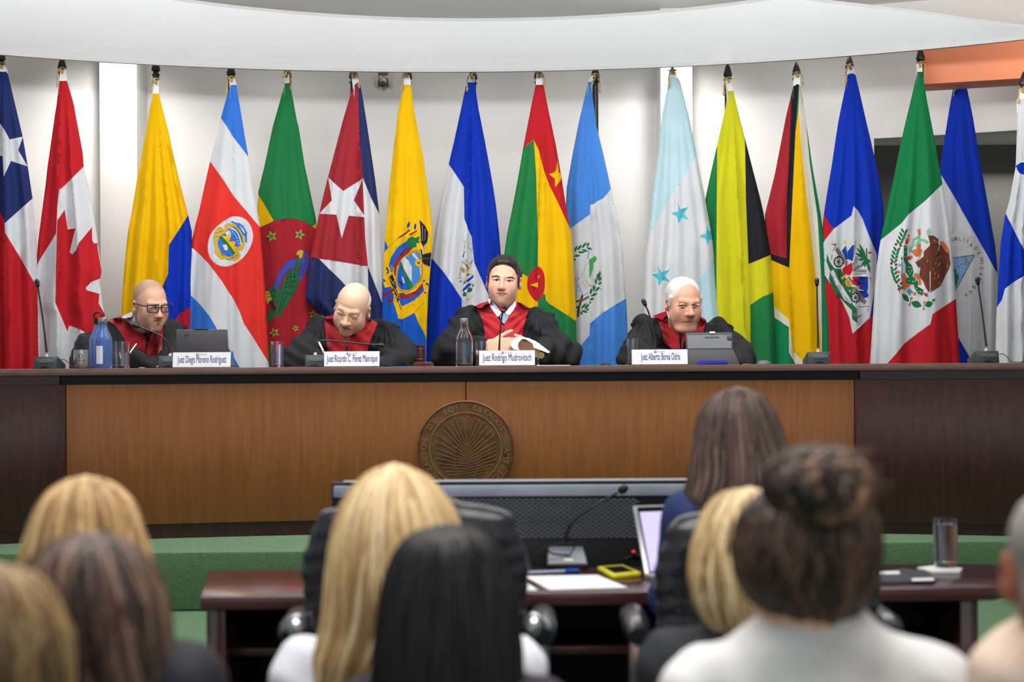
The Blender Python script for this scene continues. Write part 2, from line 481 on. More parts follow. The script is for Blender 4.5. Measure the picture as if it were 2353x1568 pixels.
def Yw(x): return 3.4+sqrt(5.95**2-x*x)             # back wall
def Yf(x): return 3.4+sqrt(27.0-x*x)                # arc of the flag poles
PLAT, STEP2 = .622, .39

st = lambda o: tag(o, kind='structure')
st(slab('floor', [(-5, -.6), (5, -.6), (5, 5.75), (-5, 5.75)], -.06, 0, M_FLOOR))
edge = [(-5, 6.4), (-2.2, 6.47), (-.8, 6.5), (.5, 6.59), (1.5, 6.69), (3, 6.75), (5, 6.75)]
st(slab('floor_platform', edge+[(5, 10.8), (-5, 10.8)], STEP2+.001, PLAT, M_CARP, bevel=.012))
st(slab('floor_step', [(-5, 5.6), (5, 5.6), (5, 10.8), (-5, 10.8)], .0, STEP2, M_CARP, bevel=.012))
st(arcslab('wall_back', Yw, -4.4, 1.98, 0, .14, PLAT, 3.3, M_WALL, n=40))
for i, (a, b, Yp) in enumerate(((232, 318, 8.77), (1522, 1595, 9.06))):
    xa, xb = (a-CX)*Yp/FPX, (b-CX)*Yp/FPX
    g = G(); g.box(((xa+xb)/2, Yp+.16, (PLAT+3.3)/2), (xb-xa, .32, 3.3-PLAT)); st(g.build('wall_pilaster_%d' % (i+1), M_WALL, bevel=.004))
# right hand headers and the dim corridor behind the flags
st(arcslab('wall_header_front', Yw, 1.9802, 3.1, 0, .14, 2.57, 3.3, M_WALL, n=10))
g = G(); g.box((2.95, 9.62, 2.96), (2.2, .12, .68)); st(g.build('wall_header_rear', M_WALL))
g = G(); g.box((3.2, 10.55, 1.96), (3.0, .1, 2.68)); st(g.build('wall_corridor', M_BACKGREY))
g = G(); g.box((1.93, 9.95, 1.60), (.10, 1.3, 1.95)); st(g.build('wall_return', M_WALL))
bx0, bx1 = P(2107, 200, 8.25), P(2430, 182, 7.98)
g = G()
zb = 2.714
a, b = Vector((bx0.x, 8.25, 0)), Vector((bx1.x+.6, 7.82, 0)); d = (b-a).normalized(); nrm = Vector((-d.y, d.x, 0))
q = [a, b, b+nrm*.22, a+nrm*.22]
g.prism([(v.x, v.y) for v in q], lambda x, y: (x, y, zb+.02), lambda x, y: (x, y, 2.95))
st(g.build('trim_beam', M_ORNG, bevel=.003))
# ceiling and floating soffit
st(slab('ceiling', [(-5, -.6), (5, -.6), (5, 10.8), (-5, 10.8)], 3.3, 3.36, M_SOFF))
ZS = 2.83
ux, uy, ur = circle3((-2.4, 7.78), (-.35, 8.31), (2.34, 7.57))
def Ys(x): return uy+sqrt(max(ur*ur-(x-ux)**2, .01))
vx, vy, vr = circle3((-1.36, 6.68), (-.42, 7.10), (1.07, 6.74))
back = arcpts(Ys, -3.7, 3.1, 48)
right = [(3.1, 7.79), (2.27, 7.34), (1.95, 7.15), (1.70, 7.0), (1.44, 6.87), (1.195, 6.745)]
a0, a1 = math.acos((1.10-vx)/vr), radians(188)
hole = [(vx+vr*cos(a0+(a1-a0)*i/40), vy+vr*sin(a0+(a1-a0)*i/40)) for i in range(41)]
MS = .62                                            # the soffit rises towards the room
def cone_hit(x, y):
    """point on the sloping soffit seen in the same direction as (x, y, ZS)"""
    lo, hi = .9, 1.4
    for _ in range(40):
        t = (lo+hi)/2; X0, Y0, Z0 = x*t, y*t, CAMZ+(ZS-CAMZ)*t
        if Z0 < ZS+MS*(ur-math.hypot(X0-ux, Y0-uy)): lo = t
        else: hi = t
    return (x*lo, y*lo)
right = [cone_hit(*p) for p in right[1:]]; hole = [cone_hit(*p) for p in hole]
poly = back+right+hole+[(-3.7, hole[-1][1])]
pl = dens(poly, .2)
gr = [(x, y) for x in np.arange(-3.6, 3, .15) for y in np.arange(4.9, 8.4, .12)]
kk = inpoly(np.array([q[0] for q in gr]), np.array([q[1] for q in gr]), pl)
sv, sf, _ = triangulate(pl, [], [q for q, c in zip(gr, kk) if c], 1e-6)
g = G(); n = len(sv); th = .015
zof = lambda x, y: ZS+MS*max(0, min(ur-math.hypot(x-ux, y-uy), .62))
cnt = {}
for f in sf:
    for i in range(3):
        e = tuple(sorted((int(f[i]), int(f[(i+1) % 3])))); cnt[e] = cnt.get(e, 0)+1
lo = [(x, y, zof(x, y)) for x, y in sv]; hi = [(x, y, zof(x, y)+th) for x, y in sv]
g.add(lo+hi, [tuple(int(i) for i in f) for f in sf]+[tuple(int(i)+n for i in f[::-1]) for f in sf])
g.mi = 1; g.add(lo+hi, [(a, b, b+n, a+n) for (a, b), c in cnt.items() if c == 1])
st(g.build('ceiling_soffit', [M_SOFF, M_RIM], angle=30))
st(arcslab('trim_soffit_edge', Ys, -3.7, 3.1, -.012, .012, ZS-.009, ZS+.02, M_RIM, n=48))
# lamps set into the cove over the two pilasters
spot('cove_downlight_left', (-2.03, 8.46, 3.22), (-2.05, 8.95, 1.2), 52, 110, 1.0, .06)
spot('cove_downlight_right', (.93, 8.78, 3.22), (.91, 9.28, 1.2), 52, 110, 1.0, .06)
for i, (x, w) in enumerate(((-3.0, 9), (-1.15, 9), (-.3, 9), (.35, 9), (1.6, 10), (2.25, 9))):
    spot('cove_wall_washer_%d' % (i+1), (x, Yw(x)-.55, 3.22), (x, Yw(x), 1.3), w, 120, 1.0, .15)
area('added_corridor_fill', (3.1, 10.1, 2.55), .6, 5)  # added lamp that lifts the dark corridor behind the flags
spot('beam_spot', (2.75, 7.35, 2.8), (2.62, 8.0, 2.85), 14, 120, 1.0, .05, (1, .9, .8))  # spot turned onto the orange beam from the front

# ================================================================ judges' bench
def X(px, Y): return (px-CX)*Y/FPX
bench = thing('judges_bench', (0, 7.3, PLAT), 'long curved wooden bench with amber front panels and dark top', 'bench')
xl, xm, xr = X(157, 6.93), X(1070, 7.17), X(1967, 7.0)
arcslab('bench_top', Yb, -3.4, 3.4, -.03, .62, 1.315, 1.344, M_DTOP, bench, 60, .003)
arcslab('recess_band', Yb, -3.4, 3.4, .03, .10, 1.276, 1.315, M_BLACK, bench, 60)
arcslab('end_strip', Yb, -3.4, X(143, 6.93), .004, .05, 1.2775, 1.3145, M_DWOOD, bench, 16)
arcslab('end_strip', Yb, X(1980, 7.0), 3.4, .004, .05, 1.2775, 1.3145, M_DWOOD, bench, 16)
arcslab('front_panel', Yb, xl+.001, xm-.002, .0, .04, .684, 1.276, M_OWOOD, bench, 24, .0015)
arcslab('front_panel', Yb, xm+.002, xr-.001, .0, .04, .684, 1.276, M_OWOOD, bench, 24, .0015)
arcslab('end_panel', Yb, -3.4, xl-.001, -.012, .04, .67, 1.276, M_DWOOD, bench, 16, .0015)
arcslab('end_panel', Yb, xr+.001, 3.4, -.012, .04, .67, 1.276, M_DWOOD, bench, 16, .0015)
arcslab('kick_plate', Yb, -3.4, 3.4, .012, .09, PLAT, .684, M_DWOOD, bench, 60)
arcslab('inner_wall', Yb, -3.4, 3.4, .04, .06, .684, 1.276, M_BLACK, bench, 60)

# bronze seal on the front
M_BRZ = mat('aged_bronze', (118, 84, 58), .42, .45, var=.35, vscale=22, bump=.1, bscale=160)
M_BRZL = mat('polished_bronze', (156, 112, 70), .35, .55, var=.2, vscale=30)
sY = Yb(X(1070, 7.17)); sc = P(1070, 1031, sY-.016); k = sY/FPX
seal = thing('bronze_seal', (sc.x, sY, sc.z-.2), 'round bronze seal with palm of flags and raised lettering on bench front', 'seal')
Mf = Matrix(((1, 0, 0), (0, 0, -1), (0, 1, 0)))      # lathe axis -> -Y
r0, r1 = 110*k, 82.5*k
g = G(); g.lathe([(0, -.012), (r0, -.012), (r0, .010), (r0-2*k, .014), (r0-4*k, .008), (0, .008)], sc, 64, Mf); g.build('disc', M_BRZ, seal)
g = G(); g.lathe([(r1-2*k, .006), (r1-1.5*k, .0125), (r1+1.5*k, .0125), (r1+2*k, .006)], sc, 64, Mf); g.build('inner_ring', M_BRZL, seal)
tipsL = [(900, 530), (830, 550), (770, 580), (715, 630), (670, 665), (600, 738), (605, 825), (605, 908), (605, 975), (615, 1036), (635, 1098), (690, 1148), (730, 1198), (770, 1238)]
tipsR = [(985, 522), (1060, 540), (1115, 568), (1165, 598), (1207, 650), (1250, 705), (1287, 755), (1307, 835), (1317, 890), (1317, 940), (1312, 1000), (1310, 1050), (1280, 1112), (1240, 1162), (1195, 1212)]
def sp(x, y, d): # seal crop coordinates -> world, d = relief
    p = P(900+x/5.6, 870+y/5.6, sY-.016); return Vector((p.x, sY-.016-.008-d, p.z))
for tips in (tipsL, tipsR):
    nT = len(tips)
    for i, t in enumerate(tips):
        b = (962, 790+i*30+(40 if i else 0)); g = G()
        dx, dy = t[0]-b[0], t[1]-b[1]; L = math.hypot(dx, dy); nx, ny = -dy/L*13, dx/L*13
        if (nx > 0) != (t[0] > 960): nx, ny = -nx, -ny
        nx, ny = (abs(nx) if t[0] > 960 else -abs(nx)), abs(ny)
        A, B, Cc = sp(*b, .001), sp(*t, .002), sp(t[0]+nx*.6-dx*.07, t[1]+ny*2.2-dy*.07, -.001)
        D = sp(b[0]+dx*.4+nx, b[1]+dy*.4+ny*1.1, .006)
        h = Vector((0, .012, 0))
        g.add([A, B, Cc, D, A+h, B+h, Cc+h], [(0, 1, 3), (1, 2, 3), (2, 0, 3), (0, 4, 5, 1), (1, 5, 6, 2), (2, 6, 4, 0), (4, 6, 5)])
        g.build('flag_frond', M_BRZ, seal)
        g = G(); g.tube([sp(*b, .004), sp(t[0]+dx/L*12, t[1]+dy/L*12, .004)], 1.0*k, 5); g.ell(sp(t[0]+dx/L*24, t[1]+dy/L*24, .003), (2.0*k, 2*k, 2.0*k), 6, 4); g.build('flagstaff', M_BRZL, seal)
g = G(); g.prism([(800, 1270), (900, 1300), (970, 1250), (1040, 1300), (1150, 1260), (1100, 1340), (840, 1340)], lambda x, y: sp(x, y, .006), lambda x, y: sp(x, y, -.006)); g.build('shield', M_BRZ, seal)
def spread(s, a0, a1):
    n = len(s); return [(ch, a0+(a1-a0)*i/max(n-1, 1)) for i, ch in enumerate(s) if ch != ' ']
LT = spread('ORGANIZACION', -166, -80)+spread('DE', -58, -49)+spread('LOS', -28, -12)+spread('ESTADOS', 13, 61)+spread('AMERICANOS', 92, 166)
for ch, ang in LT:
    g = G(); vs, fs = text_mesh(ch, 18*k, .0006); a = radians(ang); n = len(vs); rad = 89.5*k
    def mp(x, y, d): return (sc.x+x*cos(a)+(y+rad)*sin(a), sY-.024-d, sc.z-x*sin(a)+(y+rad)*cos(a))
    g.add([mp(x, y, .003) for x, y in vs]+[mp(x, y, 0) for x, y in vs], fs+[tuple(i+n for i in f[::-1]) for f in fs])
    g.build('letter', M_BRZL, seal, smooth=False)
# ================================================================ flags on poles
PAL = {'red': (190, 32, 42), 'crred': (222, 52, 44), 'dmred': (168, 36, 48), 'cured': (160, 42, 52), 'white': (212, 213, 217), 'navy': (36, 48, 104),
       'blue': (16, 52, 180), 'cublue': (40, 50, 96), 'crblue': (52, 112, 206), 'gtblue': (74, 138, 222), 'yellow': (238, 186, 4), 'green': (34, 122, 66), 'mxgreen': (20, 116, 66),
       'hnblue': (184, 214, 222), 'hnstar': (88, 186, 202), 'jmyel': (208, 204, 34), 'black': (34, 34, 40), 'gyred': (164, 38, 48), 'gygreen': (22, 130, 80), 'ink': (38, 34, 40),
       'ecblue': (26, 92, 196), 'ecskyblue': (72, 132, 200), 'gold': (206, 168, 60), 'brown': (110, 62, 46), 'dbrown': (84, 46, 38), 'orange': (206, 116, 64), 'parrot': (76, 78, 176), 'leaf': (36, 110, 66),
       'snake': (124, 190, 150), 'cyan': (72, 146, 190), 'maroon': (142, 44, 66), 'grey': (128, 120, 114), 'pink': (196, 44, 66), 'cream': (226, 214, 196), 'olive': (108, 98, 52), 'quetzal': (66, 170, 80),
       'perch': (74, 40, 40), 'ltblue': (120, 170, 222), 'purple': (72, 44, 100), 'blue2': (22, 62, 170), 'text': (92, 82, 62), 'lgrey': (200, 200, 206)}
def cloth(c):
    return mat('cloth_'+c, tuple(v*.89 for v in PAL[c]), .8, spec=.12, var=.05, vscale=6, bump=.08, bscale=900)
M_POLE = mat('black_flagpole', (34, 28, 30), .3, var=.1)
M_CORD = mat('gold_cord', (176, 146, 84), .6, var=.25, vscale=220)
M_HEAD = mat('canvas_heading', (226, 224, 222), .8, var=.04, vscale=30)
M_BRASS = mat('brass_grommet', (170, 140, 80), .3, .8, var=.1)
def tf(x0, y0, s): return lambda pts: [(x0+x/s, y0+y/s) for x, y in pts]
def interp(rows, y, i):
    ys = [r[0] for r in rows]; return float(np.interp(y, ys, [r[i] for r in rows]))
FLAGN = [0]
def flag(label, px, tipY, rows, base, shapes, dY, folds=(), headtop=None, seed=1, amp=1.0, texts=(), Yabs=None):
    """rows: (y, left, right) of the hanging cloth; shapes: (colour, polygon); folds: (t, depth) crease steps"""
    rnd = random.Random(seed*13+5)
    Y0 = Yabs or Yf(X(px, 8.4))+dY
    t = thing('flag', (P(px, 600, Y0).x, Y0+.03, PLAT), label, 'flag', 'national flags on poles behind the bench')
    kx = Y0/FPX
    ys = [r[0] for r in rows]; L = np.array([r[1] for r in rows], float); R = np.array([r[2] for r in rows], float)
    def LR(y): return np.interp(y, ys, L), np.interp(y, ys, R)
    # pleat profile over t in [-1,1]
    kn = [-1.0]; n = rnd.randint(5, 8)
    for i in range(n): kn.append(-1+2*(i+rnd.uniform(.25, .75))/n)
    kn.append(1.0); dp = [0.0]+[(-.16 if i % 2 else .10)*rnd.uniform(.5, 1.1)*amp for i in range(n)]+[0.0]
    def prof(tt):
        tt = np.clip(tt, -1, 1)
        i = np.clip(np.searchsorted(kn, tt)-1, 0, len(kn)-2)
        a, b = np.array(kn)[i], np.array(kn)[i+1]; u = (tt-a)/(b-a); u = u*u*(3-2*u)
        d = np.array(dp)[i]*(1-u)+np.array(dp)[i+1]*u
        for t0, am in folds:
            q = np.clip((tt-t0)/.07+.5, 0, 1); q = q*q*(3-2*q); fall = np.exp(-np.abs(tt-t0)/.35)
            d = d+am*.42*(q-.5)*fall*np.clip((1-np.abs(tt))*4, 0, 1)
        return d
    ph = [rnd.uniform(0, 6.28) for _ in range(4)]
    def depth(x, y, side=-1):
        x = np.asarray(x, float); y = np.asarray(y, float)
        l, r = LR(y); hw = np.maximum((r-l)/2, 1); tt = (x-(l+r)/2)/hw
        tw = .06*np.sin(y/170+ph[0])
        bul = np.sqrt(np.clip(1-tt*tt, 0, 1))
        ramp = np.clip((y-ys[0])/120, .15, 1)
        d = -.34*bul+(prof(tt+tw*(1-tt*tt))+.012*np.sin(tt*19+y/60+ph[1])+.010*np.sin(tt*31-y/90+ph[2]))*ramp*np.clip((1-np.abs(tt))*6, 0, 1)
        if side > 0: d = .34*bul
        return d*hw*kx
    outline = [(r[1], r[0]) for r in rows]+[(r[2], r[0]) for r in rows[::-1]]
    outline = dens(outline, 9)
    grid = []
    for y in np.arange(ys[0]+6, ys[-1]-4, 11):
        l, r = LR(y); nC = int(np.clip((r-l)/4.5, 6, 40))
        for i in range(1, nC):
            tt = -cos(pi*i/nC)*.5+(-1+2*i/nC)*.5; grid.append(((l+r)/2+tt*(r-l)/2, y))
    for t0, am in folds:
        for y in np.arange(ys[0]+5, ys[-1]-3, 8):
            l, r = LR(y); hw = (r-l)/2
            for q in (-.035, -.012, .012, .035): grid.append(((l+r)/2+(t0+q)*hw, y))
    shp = []
    for s in shapes:
        c, p = s[0], s[1]
        if len(s) > 2: shp.append(('ink', offs(p, s[2])))
        shp.append((c, p))
    shp = [(c, dens(p, 10)) for c, p in shp]
    vs, fs, key = triangulate(outline, shp, grid, 1e-3)
    cols = [base]+[c for c, _ in shp]; uniq = sorted(set(cols)); slot = np.array([uniq.index(c) for c in cols])
    d = depth(vs[:, 0], vs[:, 1], -1); d2 = np.maximum(depth(vs[:, 0], vs[:, 1], 1), d+.002)
    Fv = np.array([P(x, y, Y0+float(q)) for (x, y), q in zip(vs, d)]); Bv = np.array([P(x, y, Y0+float(q)) for (x, y), q in zip(vs, d2)])
    n = len(vs)
    # orient towards the camera
    p0, p1, p2 = vs[fs[:, 0]], vs[fs[:, 1]], vs[fs[:, 2]]
    cr = (p1[:, 0]-p0[:, 0])*(p2[:, 1]-p0[:, 1])-(p1[:, 1]-p0[:, 1])*(p2[:, 0]-p0[:, 0])
    fr = np.where((cr > 0)[:, None], fs[:, ::-1], fs)
    o = me_obj('cloth', np.concatenate([Fv, Bv]), np.concatenate([fr, fr[:, ::-1]+n]), [cloth(c) for c in uniq], t, midx=np.concatenate([slot[key], slot[key]]), angle=75)
    def surf(x, y, off):
        return P(x, y, Y0+float(depth(x, y))-off)
    for s, path, size, colr, ang in texts:              # lettering printed on the cloth, one glyph after the other
        g = G()
        for (ch, (x, y), a) in zip(s, path, ang):
            v2, f2 = text_mesh(ch, size, .0); a = radians(a); w = max(v[0] for v in v2)-min(v[0] for v in v2) if v2 else 0
            pts = [(x+u*cos(a)+(vv-size*.36)*sin(a), y+u*sin(a)-(vv-size*.36)*cos(a)) for u, vv in v2]
            g.add([surf(q[0], q[1], .0025) for q in pts], f2)
        if g.f: tag(g.build('printed_lettering', cloth(colr), t, smooth=False), kind='stuff')
    # heading strip, grommet, cord, pole and finial
    top = rows[0]; hx = (top[1]+top[2])/2; hy = top[0]; hT = headtop or hy-16
    ptop = P(px, tipY, Y0+.035); pb = Vector((P(px, 600, Y0).x, Y0+.045, PLAT))
    ps = P(px, tipY+42, Y0+.045)
    g = G(); g.tube([pb+Vector((0, 0, .02)), ps], 7.2*kx, 12); g.build('pole', M_POLE, t)
    g = G(); g.lathe([(0, 0), (.15, 0), (.15, .015), (.12, .03), (.03, .045), (.022, .09), (0, .09)], pb, 28); g.build('base', M_POLE, t)
    ax = (ps-pb).normalized(); q = Vector((0, 0, 1)).rotation_difference(ax).to_matrix()
    u = kx
    g = G(); g.lathe([(0, -2*u), (7*u, -2*u), (9.5*u, 1*u), (9.5*u, 4*u), (6.5*u, 6*u), (6.5*u, 9*u), (10*u, 12*u), (10.5*u, 16*u), (6.5*u, 30*u), (2.5*u, 41*u), (0, 43*u)], ps, 20, q); g.build('finial', M_POLE, t)
    # canvas heading between the pole and the cloth
    sgn = 1 if hx >= px else -1
    g = G()
    a = surf(top[1]-1, hy+3, .004); bb = surf(top[2]+1, hy+3, .004)
    c1 = P(px+6+sgn*2, hT, Y0+.02); c0 = P(px-7+sgn*2, hT, Y0+.02); dn = surf(top[1]-2, hy+34, .002)
    vv = [dn, a, bb, c1, c0]; h = Vector((0, .012, 0))
    g.add(vv+[w+h for w in vv], [(0, 1, 2, 3, 4), (9, 8, 7, 6, 5)]+[(i, (i+1) % 5, 5+(i+1) % 5, 5+i) for i in range(5)]); g.build('heading', M_HEAD, t, smooth=False)
    gp = P(px+sgn*2, hT+5, Y0-.004)
    g = G(); g.lathe([(2.4*u, 0), (4.4*u, .0015), (4.4*u, .004), (2.4*u, .005), (2.4*u, 0)], gp, 14, Matrix(((1, 0, 0), (0, 0, -1), (0, 1, 0)))); g.build('grommet', M_BRASS, t)
    # knotted gold cord
    g = G(); cs = P(px, hT-2, Y0+.04)
    ring = [cs+Vector((cos(2*pi*i/14)*9*u, sin(2*pi*i/14)*9*u, (sin(i*1.3))*1.5*u)) for i in range(15)]
    g.tube(ring, 1.5*u, 6)
    sd = rnd.choice((-1, 1)); ln = rnd.uniform(16, 30)
    path = [ring[10]*1.0, gp+Vector((0, -.014, 0)), gp+Vector((sd*4*u, -.022, 4*u)), gp+Vector((sd*9*u, -.022, 1*u)), gp+Vector((sd*12*u, -.018, -ln*.5*u)), gp+Vector((sd*11*u, -.016, -ln*u))]
    g.tube(path, 1.5*u, 6); g.ell(path[-1], (3*u, 3*u, 3.6*u), 8, 6); g.ell(path[1], (3.2*u, 2.4*u, 3*u), 8, 6)
    g.tube([path[-1], path[-1]+Vector((sd*1.5*u, 0, -6*u))], [1.6*u, 2.4*u], 6)
    g.build('cord', M_CORD, t)
    return t
def bigstar(c, p, w=None): return (c, p) if w is None else (c, p, w)
# ---- 1 star on blue
A = tf(0, 120, 4.127); B = tf(0, 460, 3.919)
flag('blue, white and red flag with white star at the far left', 3, 108,
     [(165, -8, 17), (313, -45, 52), (383, -55, 64), (457, -62, 75), (540, -68, 83), (640, -72, 87), (1010, -85, 92)], 'red',
     [('navy', [(-100, 150), (100, 150), (100, 440), (75, 457), (40, 487), (10.5, 513.5), (9, 505), (0, 487), (-100, 470)]),
      ('white', [(76, 455), (40, 487), (10.5, 513.5), (11.5, 535), (45, 590), (78, 648), (100, 640), (100, 450)]),
      ('white', [(-3, 280), (9, 296), (22, 320.6), (53, 314), (41.7, 345), (64, 383), (25.4, 370), (8.5, 406), (6, 358.7), (-35, 352), (-10, 326)])],
     .20, folds=[(.02, -.3)], seed=1, amp=1.3)
# ---- 2 maple leaf
leaf = B([(515, 185), (582, 88), (596, 180), (608, 265), (678, 255), (655, 350), (628, 470), (650, 490), (690, 450), (707, 390), (828, 245), (830, 360), (845, 388), (880, 390), (878, 430), (915, 640), (903, 705), (820, 740), (772, 790), (780, 812), (895, 845), (888, 930), (945, 1030), (945, 1130), (860, 1200), (780, 1203), (722, 1165), (622, 1130), (608, 1185), (497, 920), (505, 600)])
flag('red and white flag with large red maple leaf', 143, 128,
     [(183, 137, 153), (196, 135, 157), (241, 130, 170), (265, 126, 174), (350, 114, 190), (384, 109, 192.5), (423, 105, 203), (483, 97, 213), (536, 90, 222), (560, 87, 225), (623, 82, 234), (660, 75, 231), (702, 69, 236), (725, 77, 241), (800, 74, 242), (1010, 70, 246)], 'white',
     [('red', [(90, 150), (220, 150), (220, 384), (191.4, 384), (178, 397), (167, 408), (150, 425), (135.7, 437), (132, 470), (129, 536), (115, 560), (102, 580), (90, 600), (84, 614), (60, 614), (60, 400)]), ('red', leaf)],
     .05, folds=[(-.32, .35), (.25, -.25)], seed=2, amp=1.2, headtop=160)
# ---- 3 yellow blue red
flag('yellow flag with blue and red corner behind the judge with glasses', 358, 133,
     [(212, 352, 364), (240, 346, 371), (306, 335, 388), (331, 330, 393), (419, 314, 413), (493, 302, 432), (532, 294, 441), (600, 287, 441), (689, 280, 439), (870, 275, 437), (1010, 272, 440)], 'yellow',
     [('blue', [(460, 470), (432, 495), (410, 530), (388, 564), (386, 630), (373, 660), (340, 720), (300, 800), (300, 1020), (460, 1020)]),
      ('red', [(460, 690), (417, 718), (395, 745), (370, 790), (370, 1020), (460, 1020)])], .05, folds=[(.28, .25)], seed=3, headtop=185)
# ---- 4 blue white red bands with round emblem
C = tf(460, 480, 9.8)
sh = [('crblue', [(480, 150), (600, 150), (600, 366), (571, 361), (555, 340), (537, 316.5), (522, 292), (507.6, 271.6), (480, 262)]),
      ('crred', [(470, 360), (482.6, 371), (513, 413), (537, 451), (565, 484), (597, 522), (640, 560), (640, 860), (617, 833), (590, 790), (579, 772), (560.5, 744), (550, 715), (537, 689), (508.6, 644.6), (480, 607), (458, 584), (437, 565), (400, 560)]),
      ('crblue', [(400, 660), (427, 669), (456.6, 696.5), (480, 725), (494, 748), (504, 767), (525, 800), (551, 845), (600, 940), (650, 1020), (390, 1020)]),
      ('white', smooth_poly(C([(790, 155), (1000, 210), (1130, 350), (1200, 580), (1165, 800), (1020, 1060), (780, 1250), (545, 1318), (330, 1240), (210, 1090), (160, 880), (200, 640), (310, 450), (600, 220)]), 1)),
      ('gold', C([(300, 640), (330, 510), (400, 420), (470, 405), (530, 470), (575, 440), (540, 390), (580, 345), (650, 325), (720, 355), (780, 350), (860, 440), (910, 490), (960, 600), (1000, 700), (1000, 800), (970, 900), (930, 960), (905, 930), (870, 920), (870, 970), (910, 1040), (890, 1100), (800, 1175), (700, 1165), (560, 1135), (460, 1140), (380, 1060), (330, 1000), (335, 870), (300, 740)]), .35),
      ('crblue', C([(470, 600), (560, 545), (640, 440), (780, 490), (860, 570), (900, 720), (900, 820), (840, 870), (800, 960), (760, 1040), (690, 1080), (610, 1070), (470, 990), (400, 830), (390, 730), (430, 640)])),
      ('leaf', C([(430, 640), (470, 600), (590, 690), (640, 800), (740, 920), (775, 1010), (740, 1045)])),
      ('yellow', C([(470, 600), (560, 620), (700, 580), (650, 740), (800, 735), (770, 850), (830, 850), (790, 1000), (740, 920), (600, 740)])),
      ('crblue', C([(700, 270), (830, 320), (870, 315), (970, 380), (1060, 540), (1050, 620), (1060, 770), (1020, 750), (1010, 640), (940, 560), (900, 470), (840, 420), (800, 350), (700, 310)])),
      ('white', C([(880, 365), (960, 440), (1015, 540), (990, 550), (940, 470)])), ('leaf', C([(690, 395), (800, 420), (860, 490), (940, 620), (960, 770), (935, 760), (900, 620), (840, 510), (780, 450)])),
      ('white', C([(640, 390), (720, 420), (800, 460), (850, 540), (890, 620), (920, 700), (940, 810), (910, 810), (890, 700), (850, 580), (800, 510), (700, 450), (640, 430)])),
      ('white', C([(500, 815), (590, 800), (635, 890), (600, 950), (550, 930)])), ('cream', C([(560, 545), (640, 480), (690, 540), (690, 575), (610, 600)]))]
sh += [('white', C(circ(x, y, 15, 6))) for x, y in ((680, 488), (730, 520), (770, 560), (803, 608), (828, 660), (850, 718), (867, 780))]
sh += [('ink', C(stroke(p, 10))) for p in ([(515, 880), (580, 980)], [(330, 560), (500, 500)], [(330, 640), (430, 610)], [(690, 1100), (860, 1040)])]
flag('blue, white and red striped flag with round coat of arms', 531, 143,
     [(192, 531, 543), (208, 525, 545), (267, 508.6, 555), (316, 497, 563), (371, 482.6, 572.5), (432, 469, 582), (489, 456.6, 592), (517, 449, 597), (555, 440, 600), (610, 432, 605), (663, 426, 609), (758, 419, 614), (838, 416, 618), (1010, 410, 622)], 'white', sh,
     -.06, folds=[(.1, .12)], seed=4, amp=.7, headtop=180)
# ---- 5 green with parrot
D = tf(590, 490, 5.2267)
bl = 'parrot'
sh = [('yellow', [(580, 420), (593, 446), (612, 478), (629, 508), (600, 524), (560, 524)]), ('yellow', [(740, 500), (725.7, 514), (714, 524), (740, 545)]),
      ('dmred', [(560, 540), (600.6, 522), (629, 509), (645, 505), (660, 503), (675, 503.5), (688, 506), (705, 513), (721, 524), (760, 560), (760, 1020), (560, 1020)], .7),
      ('green', [(560, 770), (613, 780), (622, 800), (622, 1020), (560, 1020)])]
for x, y, r, rot in ((178, 278, 92, 180), (515, 258, 88, 0), (212, 1435, 84, 175), (675, 1215, 74, 60), (465, 1385, 60, 250)):
    sh += [('ink', D(starp(x, y, r, radians(rot)))), ('gold', D(starp(x, y, r*.82, radians(rot)))), ('green', D(starp(x, y, r*.48, radians(rot))))]
sh += [('leaf', D([(125, 1320), (130, 1220), (180, 1140), (240, 1110), (250, 1200)]), .6),
       ('leaf', D([(210, 840), (215, 920), (275, 880), (265, 1000), (240, 1120), (190, 1050), (150, 960), (160, 900)]), .6),
       (bl, D([(470, 535), (380, 565), (310, 640), (250, 740), (215, 850), (208, 925), (240, 905), (275, 885), (310, 775), (370, 690), (480, 640), (485, 560)]), .6),
       ('leaf', D([(470, 540), (520, 545), (540, 590), (500, 680), (460, 660), (490, 600)]), .6),
       (bl, D([(555, 465), (600, 470), (630, 530), (615, 650), (580, 740), (560, 750), (525, 830), (495, 720), (540, 600), (535, 540)]), .6),
       ('gold', D([(470, 498), (490, 455), (530, 440), (558, 450), (560, 480), (540, 540), (515, 545), (505, 505)]), .6),
       ('leaf', D([(360, 720), (420, 670), (480, 680), (510, 790), (470, 930), (380, 1075), (330, 1150), (245, 1280), (260, 1120), (265, 1000), (310, 860)]), .6),
       ('dmred', D([(350, 740), (300, 820), (268, 940), (258, 1010), (284, 900), (320, 810)])),
       ('gold', D([(105, 940), (145, 935), (185, 1030), (160, 1060), (130, 1095), (105, 1030)]), .6), ('perch', D([(145, 1070), (185, 1045), (230, 1145), (210, 1180), (190, 1165)]), .5), ('red', D(circ(585, 545, 14, 8)), .5)]
sh += [('ink', D(stroke(p, 7))) for p in ([(330, 950), (290, 1080), (265, 1200)], [(380, 960), (330, 1060), (300, 1150)], [(360, 790), (410, 760), (470, 760)], [(340, 850), (420, 810), (480, 830)], [(320, 900), (390, 880), (460, 890)], [(310, 950), (360, 960), (440, 970)], [(410, 700), (400, 760), (420, 820), (390, 880)], [(450, 720), (460, 790), (440, 850), (420, 900)], [(380, 700), (365, 800), (350, 880)], [(510, 640), (510, 760)], [(540, 620), (535, 760)], [(570, 600), (560, 740)], [(160, 1000), (230, 1000)], [(180, 920), (240, 960)], [(110, 975), (150, 970)], [(115, 1010), (165, 1005)])]
